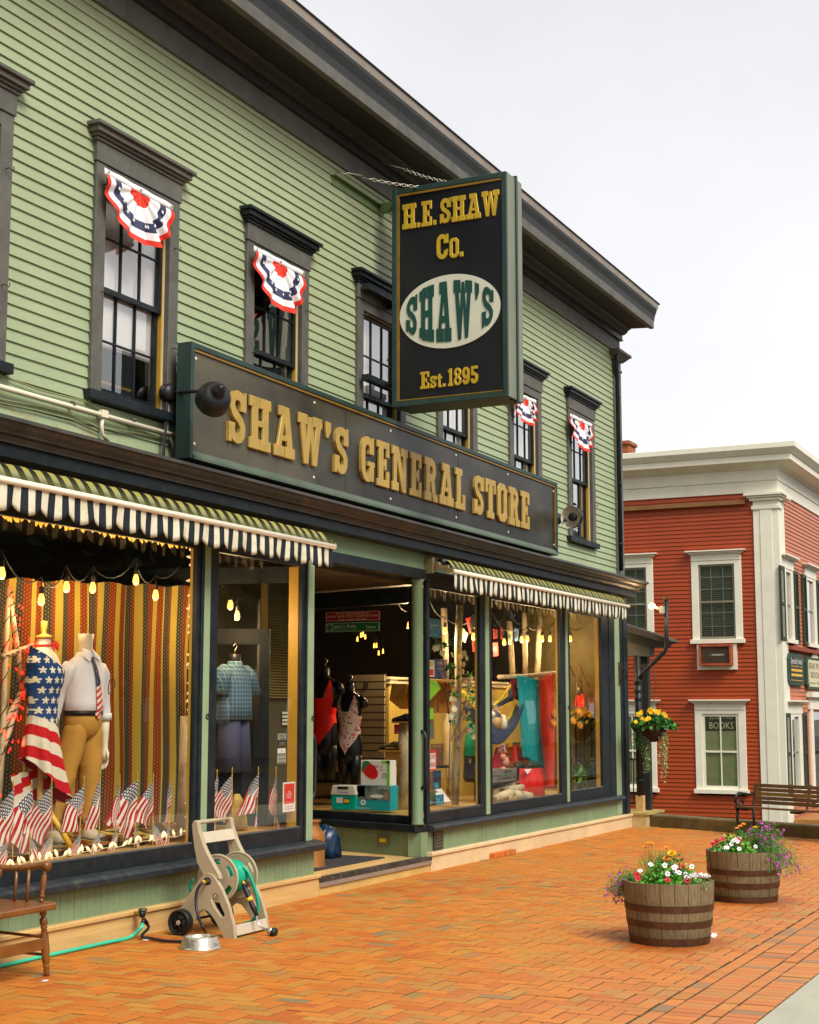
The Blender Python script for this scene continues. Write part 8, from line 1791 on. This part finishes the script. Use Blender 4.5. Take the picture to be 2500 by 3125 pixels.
MB().tube(smoothp(lp_), .013, 8).build('loose_loop', GH, hr, smooth=True)
MB().tube(smoothp([r4(385, 1010, 9.95), r4(352, 1080, 9.95), r4(360, 1160, 9.95), r4(430, 1300, 10.0), r4(560, 1410, 10.05), r4(680, 1540, 10.1)]), .013, 8).build('loose_loop', GH, hr, smooth=True)
for X, nm in ((9.665, 'wheel'), (10.225, 'wheel')):
    wc = r4(245, 1568, 9.69); rw = wc.z-.0
    w_ = MB().lathe([(.02, -.03), (rw*.55, -.03), (rw*.62, -.018), (rw*.80, -.018), (rw*.86, -.035), (rw, -.03), (rw, .03), (rw*.8, .035), (.02, .03)], (X, wc.y, wc.z), 36, 'x').build(nm, BLACK, hr, smooth=True)
    MB().lathe([(0, -.036), (.016, -.036), (.018, -.03), (.018, .0)], (X, wc.y, wc.z), 14, 'x').build('wheel_cap', TAN, w_)
    for i in range(5): g = i*2*pi/5; MB().bar((X-.024, wc.y+.02*cos(g), wc.z+.02*sin(g)), (X-.024, wc.y+rw*.8*cos(g), wc.z+rw*.8*sin(g)), .012, .012).build('spoke', BH, w_)
MB().tube([(9.66, wc.y, wc.z), (10.23, wc.y, wc.z)], .01, 8).build('axle', BLACK, hr)
hq = r4(560, 1040, 9.68); MB().lathe([(.014, -.05), (.018, -.04), (.018, -.02), (.012, -.015), (.012, .02)], hq, 10, 'x').build('brass_fitting', M('brass', (.55, .36, .05), .3, .1, metal=.8), hr, smooth=True)
# spray wand
wd2 = thing('spray_wand', r4(1440, 1740, 9.95), 'black and silver watering wand hanging from the hose reel', 'hose nozzle')
wp_ = lambda x, y, X=9.93: r4(x, y, X)
MB().tube([wp_(1035, 1030), wp_(1060, 1085)], .016, 10).build('coupling', bpy.data.materials['brass'], wd2, smooth=True)
MB().tube([wp_(1050, 1070), wp_(1090, 1170), wp_(1130, 1270), wp_(1175, 1370), wp_(1225, 1490)], [.017, .022, .017, .022, .014], 10).build('handle', BH, wd2, smooth=True); MB().tube([wp_(1120, 1250), wp_(1138, 1290)], .0225, 10).build('yellow_ring', PYEL, wd2, smooth=True)
MB().tube([wp_(1070, 1020), wp_(1110, 1060), wp_(1085, 1120)], .006, 6).build('trigger', BH, wd2)
MB().tube(smoothp([wp_(1222, 1490), wp_(1235, 1570), wp_(1275, 1630), wp_(1350, 1675)]), .008, 8).build('silver_tube', M('chrome tube', (.75, .72, .78), .2, .02, metal=.9), wd2, smooth=True)
p, q = wp_(1345, 1672), wp_(1470, 1715); MB().tube([p, p.lerp(q, .3), p.lerp(q, .7)], [.012, .022, .034], 14).build('nozzle_head', CHN, wd2, smooth=True); MB().tube([p.lerp(q, .7), q], .036, 16).build('nozzle_ring', BLACK, wd2, smooth=True)
# spigot, hoses
sp3 = W(415, 2795, 'y', 6.84); o = thing('spigot', sp3, 'brass hose tap with a black splitter knob on the skirting board', 'tap')
BRS = bpy.data.materials['brass']
MB().tube([sp3+V((0, .02, .02)), sp3+V((0, -.05, .015)), sp3+V((0, -.07, -.02))], .015, 10).build('tap_body', BRS, o, smooth=True); MB().lathe([(.03, -.012), (.034, 0), (.03, .012)], sp3+V((0, -.06, .045)), 12).build('tap_wheel', M('dull tap wheel', (.10, .10, .07), .4, .1, metal=.5), o, smooth=True)
MB().tube([sp3+V((-.03, -.08, -.05)), sp3+V((.0, -.07, -.02)), sp3+V((.03, -.08, -.055))], .016, 8).build('splitter', BLACK, o, smooth=True); kq = W(434, 2790, 'y', 6.76); MB().lathe([(.014, -.02), (.026, -.012), (.026, .012), (.014, .02)], kq, 12, 'y').build('valve_knob', BLACK, o, smooth=True)
gz = lambda x, y, z=.016: W(x, y, 'z', z)
gp2 = [sp3+V((-.03, -.08, -.05)), sp3+V((-.06, -.09, -.075))]+[V((p.x, min(p.y, 6.81), max(p.z, .017))) for p in (gz(345, 2858), gz(300, 2873), gz(250, 2887), gz(200, 2899), (gz(130, 2917)), gz(60, 2932), gz(0, 2945), gz(-80, 2962))]
tp('garden_hose', MB().tube(smoothp(gp2), .014, 10), M('mint green hose', (.04, .48, .28), .35, .1, 8, .05), 'mint green garden hose running along the skirting behind the chair', 'hose', smooth=True)
bp2 = [hq+V((-.04, 0, 0)), r4(480, 1080, 9.62), r4(432, 1180, 9.60), r4(425, 1350, 9.58), r4(460, 1520, 9.55), r4(520, 1650, 9.50), V((gz(628, 2850).x, gz(628, 2850).y, .016)), gz(615, 2865), gz(590, 2872), gz(545, 2873), gz(500, 2871), gz(460, 2864), V((9.33, 6.72, .03)), sp3+V((.04, -.085, -.09)), sp3+V((.03, -.08, -.055))]
tp('supply_hose', MB().tube(smoothp(bp2), .011, 10), BH, 'black supply hose looping from the tap to the hose reel cart', 'hose', smooth=True)
bq = W(610, 2900, 'z', 0); bq = V(((W(550, 2893, 'z', 0).x+W(672, 2893, 'z', 0).x)/2, (W(550, 2893, 'z', 0).y+W(672, 2893, 'z', 0).y)/2, 0))
k = NT('hammered steel'); p = k.pos(); vo = k.n('ShaderNodeTexVoronoi', Vector=p, Scale=95.0); b = k.n('ShaderNodeBump', Height=vo.outputs[0], Strength=.4, Distance=.002); k.t.links.new(b.outputs[0], k.p.inputs['Normal']); HAM = k.out(k.mix(k.ramp(vo.outputs[0], 0, .6), (.75, .72, .60), (.45, .42, .32)), .28, .85)
bo = thing('pet_bowl', bq, 'hammered steel pet bowl of water on the bricks beside the hose reel', 'bowl'); MB().lathe([(.150, 0), (.152, .004), (.142, .010), (.138, .02), (.122, .075), (.118, .080), (.110, .081), (.104, .074), (.095, .03), (0, .028)], bq, 40, cap=False).build('bowl', HAM, bo, smooth=True)
MB().lathe([(0, .060), (.1, .060)], bq, 30, cap=False).build('water', M('water', (.4, .4, .38), .05, .02, 3, 0, spec=.8), bo)
for (x, y) in ((262*.5217, 0),): pass
for i, (x, y) in enumerate(((137, 2994), (445, 2870))): q = W(x, y, 'z', .003); tp('paper_scrap', MB().box(q.x-.02, q.x+.02, q.y-.012, q.y+.012, .002, .008), PAPW, ['white scrap of paper on the bricks in front of the chair leg', 'white scrap of paper under the black hose'][i], 'litter', 'paper scraps on the bricks')
# chair
WD = M('varnished chair wood', (.19, .068, .014), .30, .3, 5, .15, 30, stretch=(1, 6, 1), spec=.6)
cr = thing('wooden_chair', (7.58, 6.56, 0), 'brown varnished wooden armchair with turned spindles at the left edge', 'chair')
SX0, SX1_, SY0, SY1, SZ = 7.27, 7.885, 6.30, 6.82, .455
mb = MB().flat([[(SX0, SY0+.06), (SX0+.04, SY0), (SX1_-.06, SY0-.0), (SX1_, SY0+.05), (SX1_-.03, SY0+.2), (SX1_-.06, SY1-.03), (SX1_-.14, SY1), (SX0+.14, SY1), (SX0+.05, SY1-.05)]], [], (0, 0, SZ-.042), (1, 0, 0), (0, 1, 0), .042); mb.build('seat', WD, cr, bev=.010)
def turned(a, b, r, nm):
    a, b = V(a), V(b); P = []; R_ = []
    for t, k_ in ((0, .75), (.08, 1.0), (.10, .62), (.13, .62), (.15, 1.05), (.22, 1.1), (.26, .7), (.28, 1.0), (.30, .7), (.40, 1.05), (.60, 1.15), (.80, 1.0), (.84, .7), (.86, 1.0), (.88, .7), (.94, .9), (1, .7)): P.append(a.lerp(b, t)); R_.append(r*k_)
    return MB().tube(P, R_, 12).build(nm, WD, cr, smooth=True)
for s, xx in ((1, 7.80), (-1, 7.36)):
    turned((xx, 6.385, SZ-.04), (xx+s*.035, 6.365, 0), .024, 'leg'); MB().tube([(xx-s*.05, 6.73, SZ-.04), (xx+s*.02, 6.85, 0)], [.022, .015], 10).build('leg', WD, cr, smooth=True)
    MB().tube([(xx+s*.012, 6.38, .24), (xx-s*.02, 6.79, .255)], .010, 8).build('side_stretcher', WD, cr); MB().tube([(xx+s*.02, 6.375, .13), (xx-s*.0, 6.82, .14)], .010, 8).build('side_stretcher', WD, cr)
    turned((xx, 6.40, SZ), (xx+s*.01, 6.385, .665), .016, 'arm_post')
    for yy in (6.50, 6.60): MB().tube([(xx-s*.02, yy, SZ), (xx-s*.012, yy-.005, .655)], .010, 8).build('arm_spindle', WD, cr, smooth=True)
    MB().tube(smoothp([V((xx-s*.07, 6.85, .70)), V((xx-s*.055, 6.78, .672)), V((xx-s*.02, 6.66, .658)), V((xx-s*.0, 6.52, .665)), V((xx+s*.01, 6.42, .680)), V((xx+s*.015, 6.35, .678))], 5), [.020]*20+[.021, .024, .030, .032, .030, .018], 12).build('arm', WD, cr, smooth=True)
    MB().tube([(xx-s*.07, 6.76, SZ), (xx-s*.085, 6.82, .70), (xx-s*.10, 6.88, .97)], [.015, .017, .013], 10).build('back_post', WD, cr, smooth=True)
for i in range(5): x = 7.44+.28*i/4; MB().tube([(x, 6.77, SZ), (x, 6.87, .93)], .009, 8).build('back_spindle', WD, cr)
MB().grid(lambda u, v: (7.42+.32*u, 6.875+.03*v+.03*sin(pi*u), .90+.115*v), 16, 3).build('crest_rail', WD, cr, smooth=True, solid=.022)
MB().box(7.38, 7.80, 6.362, 6.384, .165, .235).build('front_stretcher', WD, cr, bev=.004)
